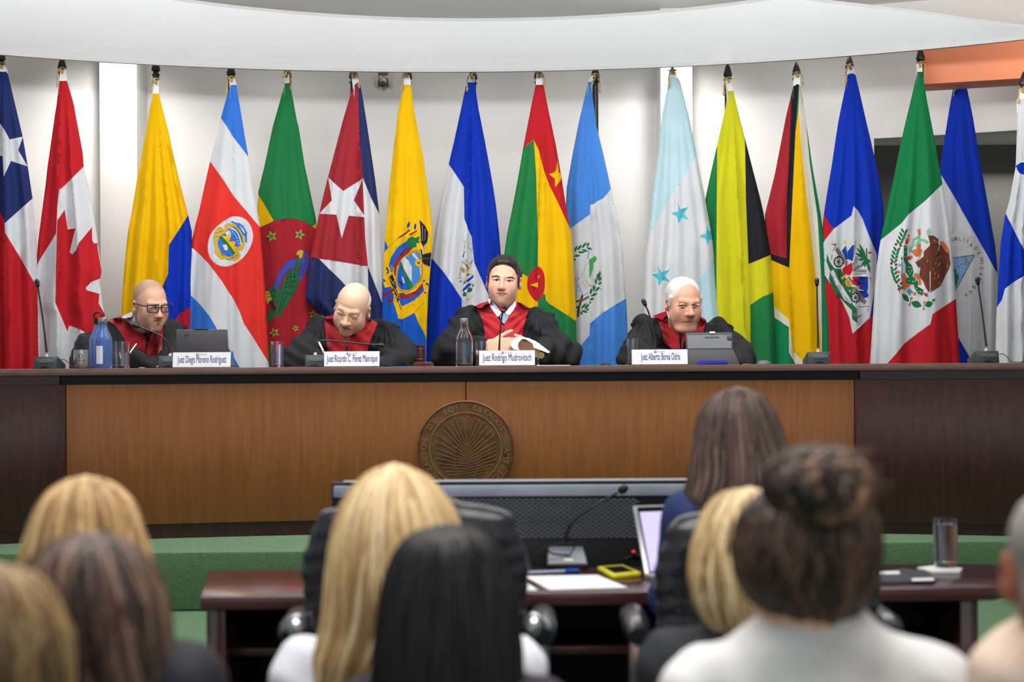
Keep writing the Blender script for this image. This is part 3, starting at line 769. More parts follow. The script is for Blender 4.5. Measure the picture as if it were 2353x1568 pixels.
flag('green flag with red disc, stars and a blue and green parrot', 660, 150,
     [(188, 655, 664), (205, 651, 669), (276, 631, 682), (290, 627, 686), (380, 608, 700), (413, 600, 707), (441, 593.6, 713), (503, 590, 726), (560, 590, 732), (700, 592, 738), (1010, 592, 745)], 'green', sh,
     .14, folds=[(-.1, .08)], seed=5, amp=.7, headtop=170)
# ---- 6 red with star, blue and white
q = tf(400, 130, 1/.4721)
sh = [('cublue', [(821.6, 170), (824, 250), (827, 319), (833.4, 408.5), (853, 456), (872, 492.6), (900, 500), (900, 170)]),
      ('white', [(833.4, 408.5), (853, 456), (872, 493), (900, 510), (900, 700), (878, 697), (860, 650), (846, 616), (839, 545)]),
      ('cublue', [(690, 600), (714, 592), (733, 595), (790, 602), (846, 614), (877, 694), (900, 740), (900, 1020), (690, 1020)]),
      ('white', [(733, 595), (765, 599), (845, 612.5), (847, 690), (830, 695), (792, 654), (775, 636), (759, 621)]),
      ('white', q([(750, 588), (823, 655), (918, 595), (875, 700), (932, 783), (850, 775), (816, 885), (790, 770), (706, 765), (768, 700)]))]
flag('dark red flag with large white star and navy edge', 812, 150,
     [(190, 816, 827), (215, 806, 832), (271, 789.5, 841), (352, 768, 853), (413, 752, 862), (437, 746, 865), (493, 733, 872), (588, 714, 877), (650, 705, 880), (689, 702, 880), (716, 731, 880), (740, 756, 881), (1010, 800, 884)], 'cured', sh,
     -.04, folds=[(.42, .35)], seed=6, amp=.8, headtop=172)
# ---- 7 yellow with coat of arms and condor
E = tf(870, 480, 5.2286)
oval = [(200, 850), (215, 700), (280, 590), (400, 500), (480, 485), (520, 540), (530, 830), (480, 900), (400, 990), (320, 1015), (240, 990), (205, 930)]
def shrink(p, f):
    cx = sum(a for a, _ in p)/len(p); cy = sum(b for _, b in p)/len(p); return [(cx+(a-cx)*f, cy+(b-cy)*f) for a, b in p]
sh = [('ecblue', E([(60, 350), (75, 380), (115, 470), (65, 525), (40, 530)])),
      ('ecblue', E([(20, 850), (60, 840), (150, 930), (180, 1040), (205, 1200), (240, 1320), (280, 1330), (430, 1250), (480, 1370), (540, 1480), (570, 1560), (590, 1700), (590, 2800), (0, 2800), (0, 1390)])),
      ('ecblue', E([(350, 375), (230, 460), (150, 580), (120, 690), (150, 720), (170, 780), (180, 700), (250, 560), (350, 460)])), ('maroon', E([(340, 455), (250, 540), (180, 650), (185, 790), (205, 830), (215, 700), (280, 590), (400, 490), (420, 460)])),
      ('yellow', E([(55, 880), (130, 870), (155, 930), (75, 950)])),
      ('maroon', E([(240, 1010), (330, 1030), (440, 990), (530, 890), (535, 950), (430, 1060), (330, 1090), (255, 1070)])), ('ecblue', E([(255, 1070), (330, 1090), (430, 1060), (540, 940), (545, 990), (430, 1100), (300, 1165), (270, 1170), (250, 1110)])),
      ('gold', E(smooth_poly(oval, 1)), .5), ('ink', E(smooth_poly(shrink(oval, .93), 1))), ('gold', E(smooth_poly(shrink(oval, .91), 1))), ('ecblue', E(smooth_poly(shrink(oval, .86), 1))),
      ('ecskyblue', E([(330, 580), (400, 540), (490, 530), (505, 600), (510, 800), (420, 930), (395, 880), (405, 720), (360, 620)])),
      ('white', E([(270, 620), (310, 580), (360, 620), (400, 700), (395, 880), (340, 800), (290, 720)])), ('leaf', E([(240, 660), (270, 625), (300, 720), (420, 930), (355, 970), (330, 860), (280, 740)])),
      ('white', E([(395, 540), (425, 530), (480, 600), (465, 625)])), ('white', E([(490, 690), (505, 690), (512, 790), (502, 800)])), ('yellow', E(circ(480, 650, 45, 14)), .4), ('olive', E(circ(480, 650, 18, 8))),
      ('perch', E([(230, 810), (250, 850), (290, 900), (280, 930), (250, 890)])), ('white', E([(275, 810), (300, 830), (315, 900), (295, 890)])),
      ('leaf', E([(350, 360), (400, 330), (440, 350), (500, 330), (480, 390), (510, 400), (450, 420), (460, 460), (400, 470), (345, 475)])),
      ('ink', E([(490, 130), (560, 210), (605, 310), (590, 410), (540, 460), (510, 400), (505, 260)]), .4), ('ink', E([(540, 545), (630, 525), (640, 640), (610, 700), (550, 680), (525, 640), (520, 560)])), ('white', E([(508, 420), (535, 490), (545, 550), (515, 525)])), ('ink', E([(500, 480), (520, 490), (530, 560), (518, 560)])),
      ('white', E(stroke([(600, 290), (590, 400), (545, 450)], 7))), ('lgrey', E(stroke([(530, 660), (610, 700)], 6))), ('lgrey', E(stroke([(525, 200), (530, 390)], 4))), ('lgrey', E(stroke([(560, 240), (555, 380)], 4))), ('lgrey', E(stroke([(530, 600), (625, 590)], 4))),
      ('grey', E([(135, 680), (165, 670), (180, 750), (140, 770)])), ('ink', E([(120, 830), (165, 780), (200, 880), (225, 1000), (258, 1080), (225, 1130), (190, 1010), (150, 900)])),
      ('maroon', E([(50, 1000), (90, 1010), (175, 950), (180, 990), (90, 1060), (55, 1060)])), ('maroon', E([(190, 1000), (150, 1080), (95, 1110), (130, 1150), (180, 1060)])), ('yellow', E([(190, 1040), (205, 1090), (195, 1180), (175, 1120)]))]
sh += [('gold', E(stroke(p, 7))) for p in ([(130, 830), (195, 920)], [(165, 900), (195, 860)], [(170, 930), (225, 1030)], [(195, 1000), (215, 950)], [(200, 1040), (250, 1080)], [(215, 1100), (235, 1020)])]
sh += [('blue2', E(lens(a, b, w))) for a, b, w in (((345, 240), (372, 150), 34), ((435, 260), (442, 170), 30), ((85, 695), (125, 760), 26), ((95, 790), (125, 740), 22), ((560, 890), (605, 920), 26), ((540, 1000), (580, 1020), 20))]
sh += [(c, E(stroke(p, w))) for c, p, w in (('maroon', [(235, 350), (300, 310), (375, 255)], 16), ('blue2', [(265, 345), (330, 290)], 8), ('maroon', [(370, 310), (460, 265)], 16), ('olive', [(115, 470), (230, 355)], 5), ('maroon', [(535, 880), (555, 855)], 20), ('olive', [(330, 1160), (445, 1155)], 4), ('olive', [(435, 1240), (550, 1120)], 4), ('leaf', [(270, 450), (290, 375)], 4), ('leaf', [(190, 530), (210, 440)], 4), ('ink', [(235, 1120), (270, 1210)], 9), ('dbrown', [(243, 1320), (240, 1390)], 6), ('dbrown', [(285, 1320), (282, 1410)], 6))]
flag('yellow flag with coat of arms and black condor beside the gavel', 937, 152,
     [(192, 929, 944), (256, 914.5, 951.7), (363, 902, 972.7), (419, 896, 980), (484, 890, 989), (536, 885.5, 994.5), (582, 883, 991), (605, 882, 989), (675, 879, 984), (768, 877, 980), (1010, 870, 976)], 'yellow', sh,
     -.09, folds=[(-.5, .05)], seed=7, amp=.8, headtop=172)
# ---- 8 blue white blue with round emblem
S = tf(1030, 540, 8.71)
sh = [('white', [(1000, 360), (1031, 377), (1050, 405), (1066, 430), (1067, 503), (1077, 530), (1084, 545), (1087, 580), (1090, 605), (1108, 645), (1123, 680), (1140, 760), (1150, 1020), (1061, 1020), (1061, 687), (1040, 655), (1020, 626), (992, 594), (970, 590)])]
sh += [('lgrey', S(stroke(p, 14))) for p in ([(300, 150), (400, 160), (490, 205)], [(280, 400), (220, 520), (165, 760), (170, 950), (220, 1130), (280, 1270)])]
sh += [('blue', S(p)) for p in ([(350, 850), (380, 780), (440, 785)], [(345, 920), (505, 800), (505, 850), (400, 945)], [(300, 1000), (320, 930), (370, 940)], [(285, 1145), (290, 1090), (410, 970), (475, 990)], [(285, 450), (300, 380), (325, 360), (310, 450)])]
sh += [(c, S(stroke(p, w))) for c, p, w in (('cyan', [(330, 590), (375, 650), (385, 720)], 20), ('red', [(352, 590), (400, 650), (412, 690)], 18), ('gold', [(300, 580), (470, 565)], 16), ('gold', [(470, 570), (390, 740), (310, 960)], 18), ('gold', [(330, 920), (490, 980)], 12), ('gold', [(380, 775), (500, 800)], 12), ('ink', [(455, 560), (495, 500)], 12), ('brown', [(300, 350), (350, 350)], 16))]
sh += [('gold', S(circ(312, 715, 46, 14))), ('red', S(circ(300, 715, 14, 8)))]
sh += [('leaf', S(p), .3) for p in ([(290, 1220), (310, 1130), (345, 1150), (370, 1180), (350, 1230)], [(380, 1150), (390, 1080), (430, 1050), (485, 1080), (470, 1130), (430, 1150)], [(475, 1030), (500, 970), (510, 1010), (490, 1050)])]
flag('blue and white flag with partly hidden round emblem behind the central judge', 1087, 152,
     [(186, 1076, 1090), (200, 1070, 1092), (252, 1059, 1100), (326, 1043, 1114.6), (377, 1031, 1124), (428, 1021, 1133), (475, 1010, 1140), (536, 999, 1147), (587, 992, 1151), (698, 982, 1154), (815, 980, 1155), (1010, 976, 1158)], 'blue', sh,
     .03, folds=[(.0, -.3), (.1, .2)], seed=8, amp=.9, headtop=174,
     texts=[('REPUBLI', S([(243, 925), (228, 852), (235, 790), (246, 728), (256, 672), (268, 622), (284, 545)]), 9, 'text', [-96, -92, -86, -82, -78, -74, -66]),
            ('LVAD', S([(338, 232), (397, 240), (448, 278), (487, 318)]), 9, 'gold', [15, 25, 35, 45]), ('ICA', S([(512, 1180), (472, 1235), (412, 1282)]), 8.5, 'gold', [140, 150, 160])])
# ---- 9 red green yellow
H = tf(1190, 580, 13.067)
sh = [('red', [(1180, 160), (1300, 160), (1340, 540), (1310, 526), (1282, 466), (1262, 425), (1249.6, 391), (1238, 345), (1226, 320.6), (1203, 340), (1180, 345)]),
      ('green', [(1130, 330), (1203, 340), (1226.5, 321), (1232, 400), (1236, 560), (1236, 611), (1213, 637), (1204, 631), (1150, 610), (1130, 610)]),
      ('red', smooth_poly(H([(605, 405), (720, 500), (790, 640), (812, 850), (808, 1050), (780, 1220), (700, 1370), (610, 1440), (600, 1500), (480, 1430), (350, 1260), (285, 1080), (275, 950), (300, 750), (380, 600), (500, 470)]), 1)),
      ('yellow', H([(365, 985), (600, 900), (605, 1060)])), ('yellow', H([(605, 720), (670, 690), (625, 770), (610, 810)])),
      ('green', [(1236, 692), (1250, 675), (1253.5, 679), (1254, 690), (1263, 699), (1295, 719), (1324, 738), (1350, 760), (1350, 1020), (1236, 1020)]),
      ('yellow', [(1281, 370), (1284, 396), (1291, 402), (1288, 414), (1276, 430), (1275, 411), (1261, 400), (1277, 393)])]
flag('red, green and yellow flag with red nutmeg disc', 1237, 150,
     [(192, 1232, 1247.5), (205, 1228.7, 1251), (247, 1220, 1259), (335, 1203, 1277.6), (400, 1192, 1289), (475, 1178, 1301), (540, 1165, 1312.5), (573, 1160, 1315), (605, 1157, 1317), (736, 1153, 1324), (1010, 1148, 1330)], 'yellow', sh,
     -.08, folds=[(-.03, -.3), (.2, .12)], seed=9, amp=.7, headtop=170)
# ---- 10 sky blue and white with laurel wreath
T = tf(1300, 540, 7.84)
sh = [('white', [(1280, 545), (1309, 526.6), (1335, 508), (1355.5, 492.6), (1356.5, 470), (1372, 463), (1386, 456), (1404, 434.5), (1460, 410), (1460, 680), (1439.6, 687), (1415, 700), (1398, 710.7), (1375, 727), (1355.5, 744), (1354.6, 770), (1327, 805), (1290, 840)])]
for a, b in (((160, 310), (205, 190)), ((210, 285), (285, 170)), ((280, 250), (382, 125)), ((375, 215), (425, 135)), ((365, 225), (475, 265)), ((285, 265), (405, 300)), ((215, 310), (345, 315)), ((145, 385), (265, 370)), ((145, 455), (180, 435)), ((575, 830), (575, 685)), ((595, 800), (620, 640)), ((590, 840), (650, 755)), ((580, 905), (650, 845)), ((550, 905), (540, 775)), ((505, 1020), (515, 895)), ((525, 1030), (615, 930)), ((440, 1080), (470, 955)), ((440, 1110), (580, 1050)), ((425, 1175), (515, 1138)), ((425, 1225), (460, 1210)), ((275, 1340), (375, 1225)), ((335, 1345), (425, 1235)), ((270, 1360), (400, 1400)), ((365, 1360), (415, 1330)), ((260, 1380), (300, 1440)), ((190, 1330), (225, 1280))):
    sh.append(('leaf', T(lens(a, b, 46, 3))))
sh += [(c, T(stroke(p, w))) for c, p, w in (('ltblue', [(200, 840), (310, 1090)], 22), ('ltblue', [(200, 900), (180, 1140)], 16), ('ltblue', [(180, 990), (260, 1020)], 12), ('blue2', [(425, 905), (665, 985)], 9), ('ink', [(425, 470), (370, 540), (300, 720), (240, 800)], 5), ('gold', [(172, 850), (235, 960)], 10), ('blue2', [(420, 290), (395, 440)], 12), ('ink', [(320, 1090), (415, 1040)], 6))]
sh += [('dbrown', T([(280, 1080), (320, 1090), (275, 1250), (240, 1480), (205, 1480), (205, 1370), (240, 1250)])), ('olive', T([(180, 1180), (300, 1160), (420, 1090), (420, 1135), (300, 1200), (180, 1225)])), ('gold', T(stroke([(262, 1280), (238, 1480)], 12))),
       ('ltblue', T([(215, 620), (230, 740), (205, 745)])), ('ltblue', T(circ(200, 795, 38, 12)), .3), ('white', T(circ(200, 795, 20, 8))),
       ('quetzal', T([(425, 450), (480, 410), (530, 380), (560, 430), (530, 490), (495, 500), (490, 600), (450, 730), (425, 780)]), .4)]
def along(a, b, n): return [(a[0]+(b[0]-a[0])*i/(n-1), a[1]+(b[1]-a[1])*i/(n-1)) for i in range(n)]
flag('sky blue and white flag with laurel wreath and green bird', 1368, 148,
     [(186, 1352, 1357), (253, 1336.6, 1366), (286, 1329, 1369.7), (352, 1316, 1386), (432, 1302, 1403.7), (489, 1300, 1417), (564, 1300, 1430), (649, 1302, 1436), (715, 1304, 1440.5), (791, 1305, 1443), (1010, 1306, 1446)], 'gtblue', sh,
     .12, folds=[(-.2, .3)], seed=10, amp=.8, headtop=174,
     texts=[('SETIEMBRE', T(along((320, 730), (415, 905), 9)), 4.2, 'gold', [61]*9), ('DE 1821', T(along((305, 840), (375, 965), 7)), 4.2, 'gold', [61]*7)])
# ---- 11 pale blue with stars
q4 = tf(1280, 130, 1/.4721)
sh = [('white', [(1650, 340), (1601, 359), (1580, 392), (1556, 427), (1525.5, 479), (1490, 545), (1460, 580), (1460, 830), (1480, 800), (1560, 720), (1606, 644.6), (1639, 595), (1670, 560)])]
sh += [('hnstar', q4(p)) for p in ([(587, 708), (600, 745), (642, 731), (618, 765), (642, 795), (606, 785), (592, 815), (583, 780), (555, 763), (590, 752)], [(728, 820), (740, 850), (780, 840), (760, 870), (780, 910), (745, 890), (733, 920), (722, 888), (692, 873), (725, 862)],
                                  [(490, 1015), (507, 1050), (551, 1037), (525, 1070), (552, 1100), (512, 1090), (496, 1119), (490, 1085), (459, 1062), (494, 1055)])]
flag('pale turquoise and white flag with turquoise stars', 1545, 153,
     [(176, 1538, 1556), (187, 1536, 1563), (243, 1525.5, 1577), (262, 1522, 1582), (357, 1512, 1601), (456, 1499, 1620), (550, 1488, 1637), (595, 1482, 1641), (630, 1481, 1643.5), (711, 1480, 1653), (748, 1479, 1657.7), (1010, 1476, 1664)], 'hnblue', sh,
     -.10, folds=[], seed=11, amp=.6, headtop=164)
# ---- 12 lime yellow, green, black
sh = [('green', [(1600, 300), (1648, 338), (1647, 480), (1646, 621), (1650, 1020), (1590, 1020)]), ('black', [(1711, 310), (1712, 330), (1714, 460), (1720, 607), (1745, 597), (1772, 585), (1810, 580), (1810, 310)]),
      ('green', [(1820, 655), (1776, 673), (1752, 682), (1724, 701), (1725, 838), (1727, 1020), (1820, 1020)])]
flag('lime yellow flag with black and green wedges', 1672, 145,
     [(206, 1674, 1684), (248, 1667, 1694), (319, 1651, 1712), (394, 1634, 1731), (456, 1621, 1747), (489, 1619, 1754.5), (583, 1618, 1771), (673, 1619, 1777), (838, 1620, 1785), (1010, 1620, 1792)], 'jmyel', sh,
     .0, folds=[(.2, .2)], seed=12, amp=.9, headtop=182)
# ---- 13 red black yellow white green
sh = [('gyred', [(1740, 170), (1823, 170), (1820.6, 201), (1814, 330), (1808, 463), (1808, 594), (1775, 585), (1740, 575)]),
      ('black', [(1821, 180), (1836, 180), (1828, 301.6), (1820.6, 463), (1816, 560), (1814, 616), (1775, 599), (1740, 590), (1740, 575), (1775, 585), (1808, 594), (1808, 463), (1814, 330)]),
      ('yellow', [(1834.7, 251), (1843, 362), (1858.4, 493), (1873.5, 624), (1886, 785), (1886, 840), (1860, 842), (1838, 824), (1820.6, 800), (1813, 735), (1779, 704.6), (1740, 690), (1740, 590), (1775, 599), (1814, 616), (1816, 560), (1820.6, 463), (1828, 301.6)]),
      ('cream', [(1740, 690), (1779, 704.6), (1813, 735), (1813, 752.5), (1780, 730), (1740, 716)]), ('cream', [(1813, 735), (1820.6, 800), (1838, 824), (1860, 842), (1860, 880), (1836, 852), (1813, 810)]),
      ('cream', [(1837, 188), (1843, 230), (1850, 256), (1861, 377), (1878.5, 498), (1887, 644), (1889, 760), (1889, 1020), (1886, 1020), (1886, 785), (1873.5, 624), (1858.4, 493), (1843, 362), (1834.7, 251)])]
flag('dark red, black, yellow and green flag beside a tall microphone', 1830, 142,
     [(194, 1824, 1838), (251, 1810, 1848), (271, 1805.5, 1851), (377, 1785, 1866), (402, 1780, 1870), (493, 1757.6, 1886), (548, 1758, 1893.6), (634, 1764, 1898.7), (735, 1768, 1906), (1010, 1772, 1912)], 'gygreen', sh,
     .11, folds=[(-.2, .2), (.35, -.12)], seed=13, amp=.8, headtop=170)
# ---- 14 blue with white square of arms
K = tf(1890, 530, 6.815)
sh = [('red', [(1870, 480), (1893.6, 493), (1904, 512), (1916, 526), (1896, 550), (1870, 560)]), ('red', [(1870, 620), (1906, 649), (1936, 694), (1952, 730), (1959, 767), (1999, 730), (2040, 700), (2040, 1020), (1870, 1020)]),
      ('white', [(1961.6, 473), (1972, 485), (1982, 503), (1998, 545), (2014.5, 583.7), (2014, 640), (1999, 730), (1980, 748), (1959, 767.5), (1951.6, 730), (1936, 694.5), (1906, 649), (1880, 610), (1880, 580), (1896, 551), (1916, 526), (1935, 512), (1956.6, 495.5)]),
      ('leaf', K([(70, 360), (110, 480), (160, 560), (200, 600), (290, 600), (330, 700), (470, 900), (470, 1150), (540, 1260), (545, 1450), (465, 1390), (460, 1250), (370, 1160), (300, 1080), (210, 1000), (130, 850), (100, 760), (120, 640), (60, 480)])),
      ('white', K([(120, 650), (165, 610), (240, 740), (300, 850), (390, 1000), (465, 1120), (440, 1150), (340, 1080), (250, 930), (180, 800)]), .25),
      ('blue2', K([(300, 320), (360, 240), (395, 450), (370, 460)])), ('blue2', K([(390, 330), (470, 230), (500, 225), (470, 480), (400, 450)])), ('red', K([(310, 600), (350, 560), (470, 500), (470, 640), (430, 700), (320, 700)])), ('red', K([(470, 720), (580, 720), (530, 860), (470, 850)])),
      ('blue2', K([(580, 720), (710, 725), (715, 920), (690, 950), (560, 900), (530, 860)])), ('blue2', K([(570, 940), (690, 950), (725, 1010), (710, 1050), (620, 1060)])),
      ('grey', K([(195, 300), (240, 265), (400, 500), (370, 560), (330, 520)]), .3), ('grey', K([(470, 880), (520, 890), (690, 1110), (660, 1160), (600, 1110), (480, 960)]), .3)]
for cx, cy, r in ((253, 490, 80), (515, 1050, 72)):
    sh += [('ink', K(circ(cx, cy, r, 18, r*1.12))), ('white', K(circ(cx, cy, r*.76, 16, r*.86)))]+[('ink', K(stroke([(cx-r*.8*cos(a), cy-r*.9*sin(a)), (cx+r*.8*cos(a), cy+r*.9*sin(a))], 10))) for a in (.3, 1.1, 1.9, 2.7)]
sh += [('gold', K([(345, 800), (410, 720), (470, 800), (440, 880), (380, 885)]), .8), ('purple', K(stroke([(410, 720), (470, 810)], 14))), ('ink', K(stroke([(370, 780), (430, 870)], 6))), ('ink', K(stroke([(430, 770), (380, 880)], 6))),
       ('gold', K([(280, 725), (305, 730), (390, 665), (320, 765), (295, 760)])), ('gold', K([(410, 935), (435, 925), (440, 970), (425, 970)])), ('grey', K([(470, 610), (570, 540), (600, 560), (490, 640)]), .3), ('red', K([(570, 890), (600, 820), (625, 830), (600, 890)])), ('gold', K(circ(563, 880, 20, 8)))]
for b in ((570, 200), (528, 265), (503, 350), (558, 460), (600, 575), (655, 585), (752, 505), (745, 668)): sh.append(('leaf', K(lens((690, 440), b, 46, 3))))
sh += [('leaf', K(stroke([(690, 280), (695, 420), (690, 500)], 22)))]
sh += [('ink', K(stroke(p, 9))) for p in ([(475, 690), (690, 668)], [(480, 655), (690, 640)], [(490, 625), (690, 618)], [(478, 540), (525, 400)], [(470, 590), (545, 405)], [(490, 600), (565, 410)], [(370, 240), (395, 440)], [(520, 215), (470, 470)], [(490, 785), (710, 845)], [(580, 910), (720, 960)], [(215, 205), (165, 320)], [(560, 1200), (725, 1185)], [(150, 380), (140, 460)], [(200, 700), (300, 850)], [(340, 910), (450, 1030)], [(470, 1170), (560, 1250)], [(510, 1150), (620, 1100)])]
sh += [('red', K([(120, 215), (215, 205), (190, 235)])), ('red', K([(690, 1280), (725, 1185), (712, 1250)])), ('red', K(lens((710, 360), (770, 335), 34))), ('gold', K(lens((355, 215), (345, 150), 30))), ('gold', K(lens((513, 215), (525, 150), 30))), ('gold', K(lens((715, 745), (775, 755), 26))), ('grey', K([(480, 1310), (530, 1270), (540, 1340), (600, 1330), (615, 1290), (610, 1340), (540, 1380)]))]
tx = "L'UNION FAIT LA FORCE"
pth = [(146, 668), (160, 720), (185, 790), (230, 890), (280, 960), (340, 1035), (425, 1112)]
def resamp(p, n):
    d = [0]
    for i in range(1, len(p)): d.append(d[-1]+math.hypot(p[i][0]-p[i-1][0], p[i][1]-p[i-1][1]))
    u = np.linspace(0, d[-1], n); return list(zip(np.interp(u, d, [a for a, _ in p]), np.interp(u, d, [b for _, b in p])))
flag('blue and red flag with white square of cannons and palm', 1952, 127,
     [(168, 1948, 1965), (206, 1941.5, 1974), (241, 1934, 1982), (281, 1926, 1991), (327, 1919, 2002), (382, 1911, 2014), (422, 1904, 2022), (473, 1896, 2030), (508, 1891, 2031), (560, 1889, 2031), (760, 1892, 2030), (1010, 1896, 2032)], 'blue', sh,
     .20, folds=[(.05, -.1)], seed=14, amp=.8, headtop=152, texts=[(tx, K(resamp(pth, len(tx))), 5.2, 'ink', list(np.linspace(72, 44, len(tx))))])
# ---- 15 green white red with eagle
E2 = tf(2030, 510, 7.4647)
sh = [('white', [(2240, 400), (2165.6, 423), (2147, 441), (2128, 460), (2087.5, 493), (2072, 513), (2024.6, 551), (1980, 580), (1980, 880), (2020, 855), (2037, 838), (2062, 810), (2077.5, 790), (2110, 765), (2138, 745), (2143, 722), (2196, 687), (2240, 660)]),
      ('red', [(2240, 660), (2196, 687), (2143, 722), (2138, 745), (2110, 765), (2077.5, 790), (2062, 810), (2037, 838), (2020, 855), (1980, 885), (1980, 1020), (2240, 1020)])]
sp_l = [(360, 150), (300, 300), (245, 420), (200, 560), (172, 700), (180, 850), (230, 1000), (300, 1110)]
for i, (x, y) in enumerate(resamp(sp_l, 16)):
    if i % 5 == 4: sh += [('brown', E2(circ(x-38, y-15, 26, 8))), ('brown', E2(circ(x+42, y+5, 26, 8)))]
    else: sh += [('leaf', E2(lens((x, y+50), (x-62, y-45), 42, 3))), ('leaf', E2(lens((x, y+50), (x+62, y-30), 42, 3)))]
sh += [('leaf', E2(lens(a, b, w, 4))) for a, b, w in (((320, 1230), (440, 1375), 90), ((470, 1380), (660, 1450), 120), ((710, 1440), (850, 1390), 110), ((830, 1375), (892, 1318), 46))]
sh += [('orange', E2(circ(x, y, r, 8))) for x, y, r in ((480, 1312, 26), (447, 1425, 24), (706, 1382, 24), (692, 1497, 24), (262, 862, 30), (537, 1236, 32))]
sh += [('brown', E2(stroke([(475, 1320), (450, 1420)], 12))), ('brown', E2(stroke([(704, 1390), (692, 1490)], 12))), ('maroon', E2([(230, 1150), (310, 1120), (285, 1180), (285, 1250), (268, 1190)])),
       ('cyan', E2(stroke([(315, 680), (322, 800), (300, 930)], 24))), ('cyan', E2([(385, 1190), (450, 1135), (520, 1220), (430, 1225)])), ('ink', E2(circ(278, 742, 24, 10))), ('white', E2(circ(278, 742, 13, 8))), ('ink', E2(circ(450, 1240, 24, 10))), ('white', E2(circ(450, 1240, 13, 8))), ('brown', E2(lens((315, 670), (318, 590), 28))),
       ('orange', E2([(300, 940), (350, 860), (400, 960), (380, 1030), (460, 1060), (460, 1110), (390, 1150), (350, 1180), (315, 1050)])),
       ('leaf', E2([(350, 400), (410, 420), (405, 560), (420, 680), (490, 750), (520, 860), (500, 930), (600, 1030), (590, 1110), (690, 1170), (670, 1270), (590, 1230), (540, 1150), (520, 1080), (380, 1030), (390, 980), (440, 940), (380, 860), (380, 740), (345, 660)])),
       ('pink', E2([(380, 290), (450, 300), (410, 390), (375, 390)])), ('pink', E2([(390, 640), (440, 580), (500, 600), (490, 640), (400, 665)])), ('pink', E2([(670, 1220), (750, 1220), (770, 1290), (720, 1280)])), ('orange', E2(circ(432, 240, 24, 8))), ('orange', E2(circ(420, 300, 32, 8))), ('orange', E2(circ(478, 605, 30, 8))),
       ('snake', E2(stroke([(620, 210), (605, 270), (520, 310), (512, 400), (465, 460), (465, 525)], 40)), .4), ('snake', E2(stroke([(572, 420), (590, 350), (640, 312), (700, 318), (770, 365)], 40)), .4), ('snake', E2(lens((765, 230), (782, 115), 60)), .3), ('orange', E2([(578, 140), (632, 128), (642, 205), (600, 215)]), .3),
       ('brown', E2([(760, 230), (860, 235), (950, 300), (940, 350), (960, 430), (985, 340), (1020, 330), (1070, 380), (1120, 460), (1140, 650), (1155, 720), (1130, 800), (1050, 960), (975, 1110), (800, 1220), (820, 1160), (775, 1210), (720, 1120), (680, 1020), (610, 930), (635, 790), (600, 780), (545, 700), (620, 650), (690, 590), (690, 510), (790, 410), (800, 370)])),
       ('orange', E2([(480, 500), (570, 470), (580, 400), (640, 370), (640, 450), (665, 500), (640, 590), (560, 600), (510, 550)]), .3), ('orange', E2([(520, 900), (560, 880), (640, 960), (650, 1080), (610, 1090), (600, 990), (530, 960)]), .3),
       ('orange', E2([(960, 350), (1010, 330), (1080, 390), (1130, 480), (1100, 540), (1060, 500), (1010, 420)])), ('white', E2([(793, 850), (808, 850), (806, 1150), (795, 1180)])), ('white', E2([(955, 430), (965, 430), (940, 490), (932, 490)]))]
sh += [('dbrown', E2(stroke(p, 12))) for p in ([(820, 560), (880, 620), (990, 540)], [(830, 700), (900, 760), (1000, 660)], [(840, 760), (830, 1080)], [(900, 780), (860, 1060)], [(950, 760), (900, 1020)], [(1010, 720), (950, 1040)], [(1060, 640), (1010, 960)], [(1090, 560), (1070, 860)], [(720, 620), (660, 900)], [(760, 640), (700, 980)], [(780, 480), (760, 1080)], [(660, 700), (630, 900)], [(800, 270), (880, 330)], [(810, 400), (930, 400)])]
sh += [('orange', E2(lens(a, b, 18, 3))) for a, b in (((840, 840), (860, 790)), ((870, 920), (900, 850)), ((920, 980), (960, 900)), ((860, 1010), (890, 940)), ((940, 740), (985, 700)), ((880, 740), (910, 700)), ((1090, 800), (1110, 720)), ((960, 1080), (975, 1030)), ((840, 300), (920, 350)), ((740, 700), (770, 640)))]
sh += [('white', E2(circ(x, y, 11, 5))) for x, y in ((375, 440), (372, 520), (370, 600), (425, 770), (460, 785), (485, 840), (430, 845), (455, 880), (435, 1010), (505, 1025), (545, 1015), (600, 1190), (640, 1200), (570, 1150))]
flag('green, white and red flag with brown eagle and wreath', 2115, 108,
     [(162, 2109, 2119), (231, 2092.6, 2130), (322, 2071, 2148), (342, 2067, 2151), (422, 2051, 2165.6), (463, 2042, 2172), (518, 2030, 2181), (543, 2024.6, 2184), (609, 2014.5, 2191), (634, 2012, 2193), (710, 2007, 2198), (760, 2004, 2201), (836, 1999, 2206), (1010, 1994, 2212)], 'mxgreen', sh,
     -.03, folds=[(.1, .12)], seed=15, amp=.9, headtop=146)
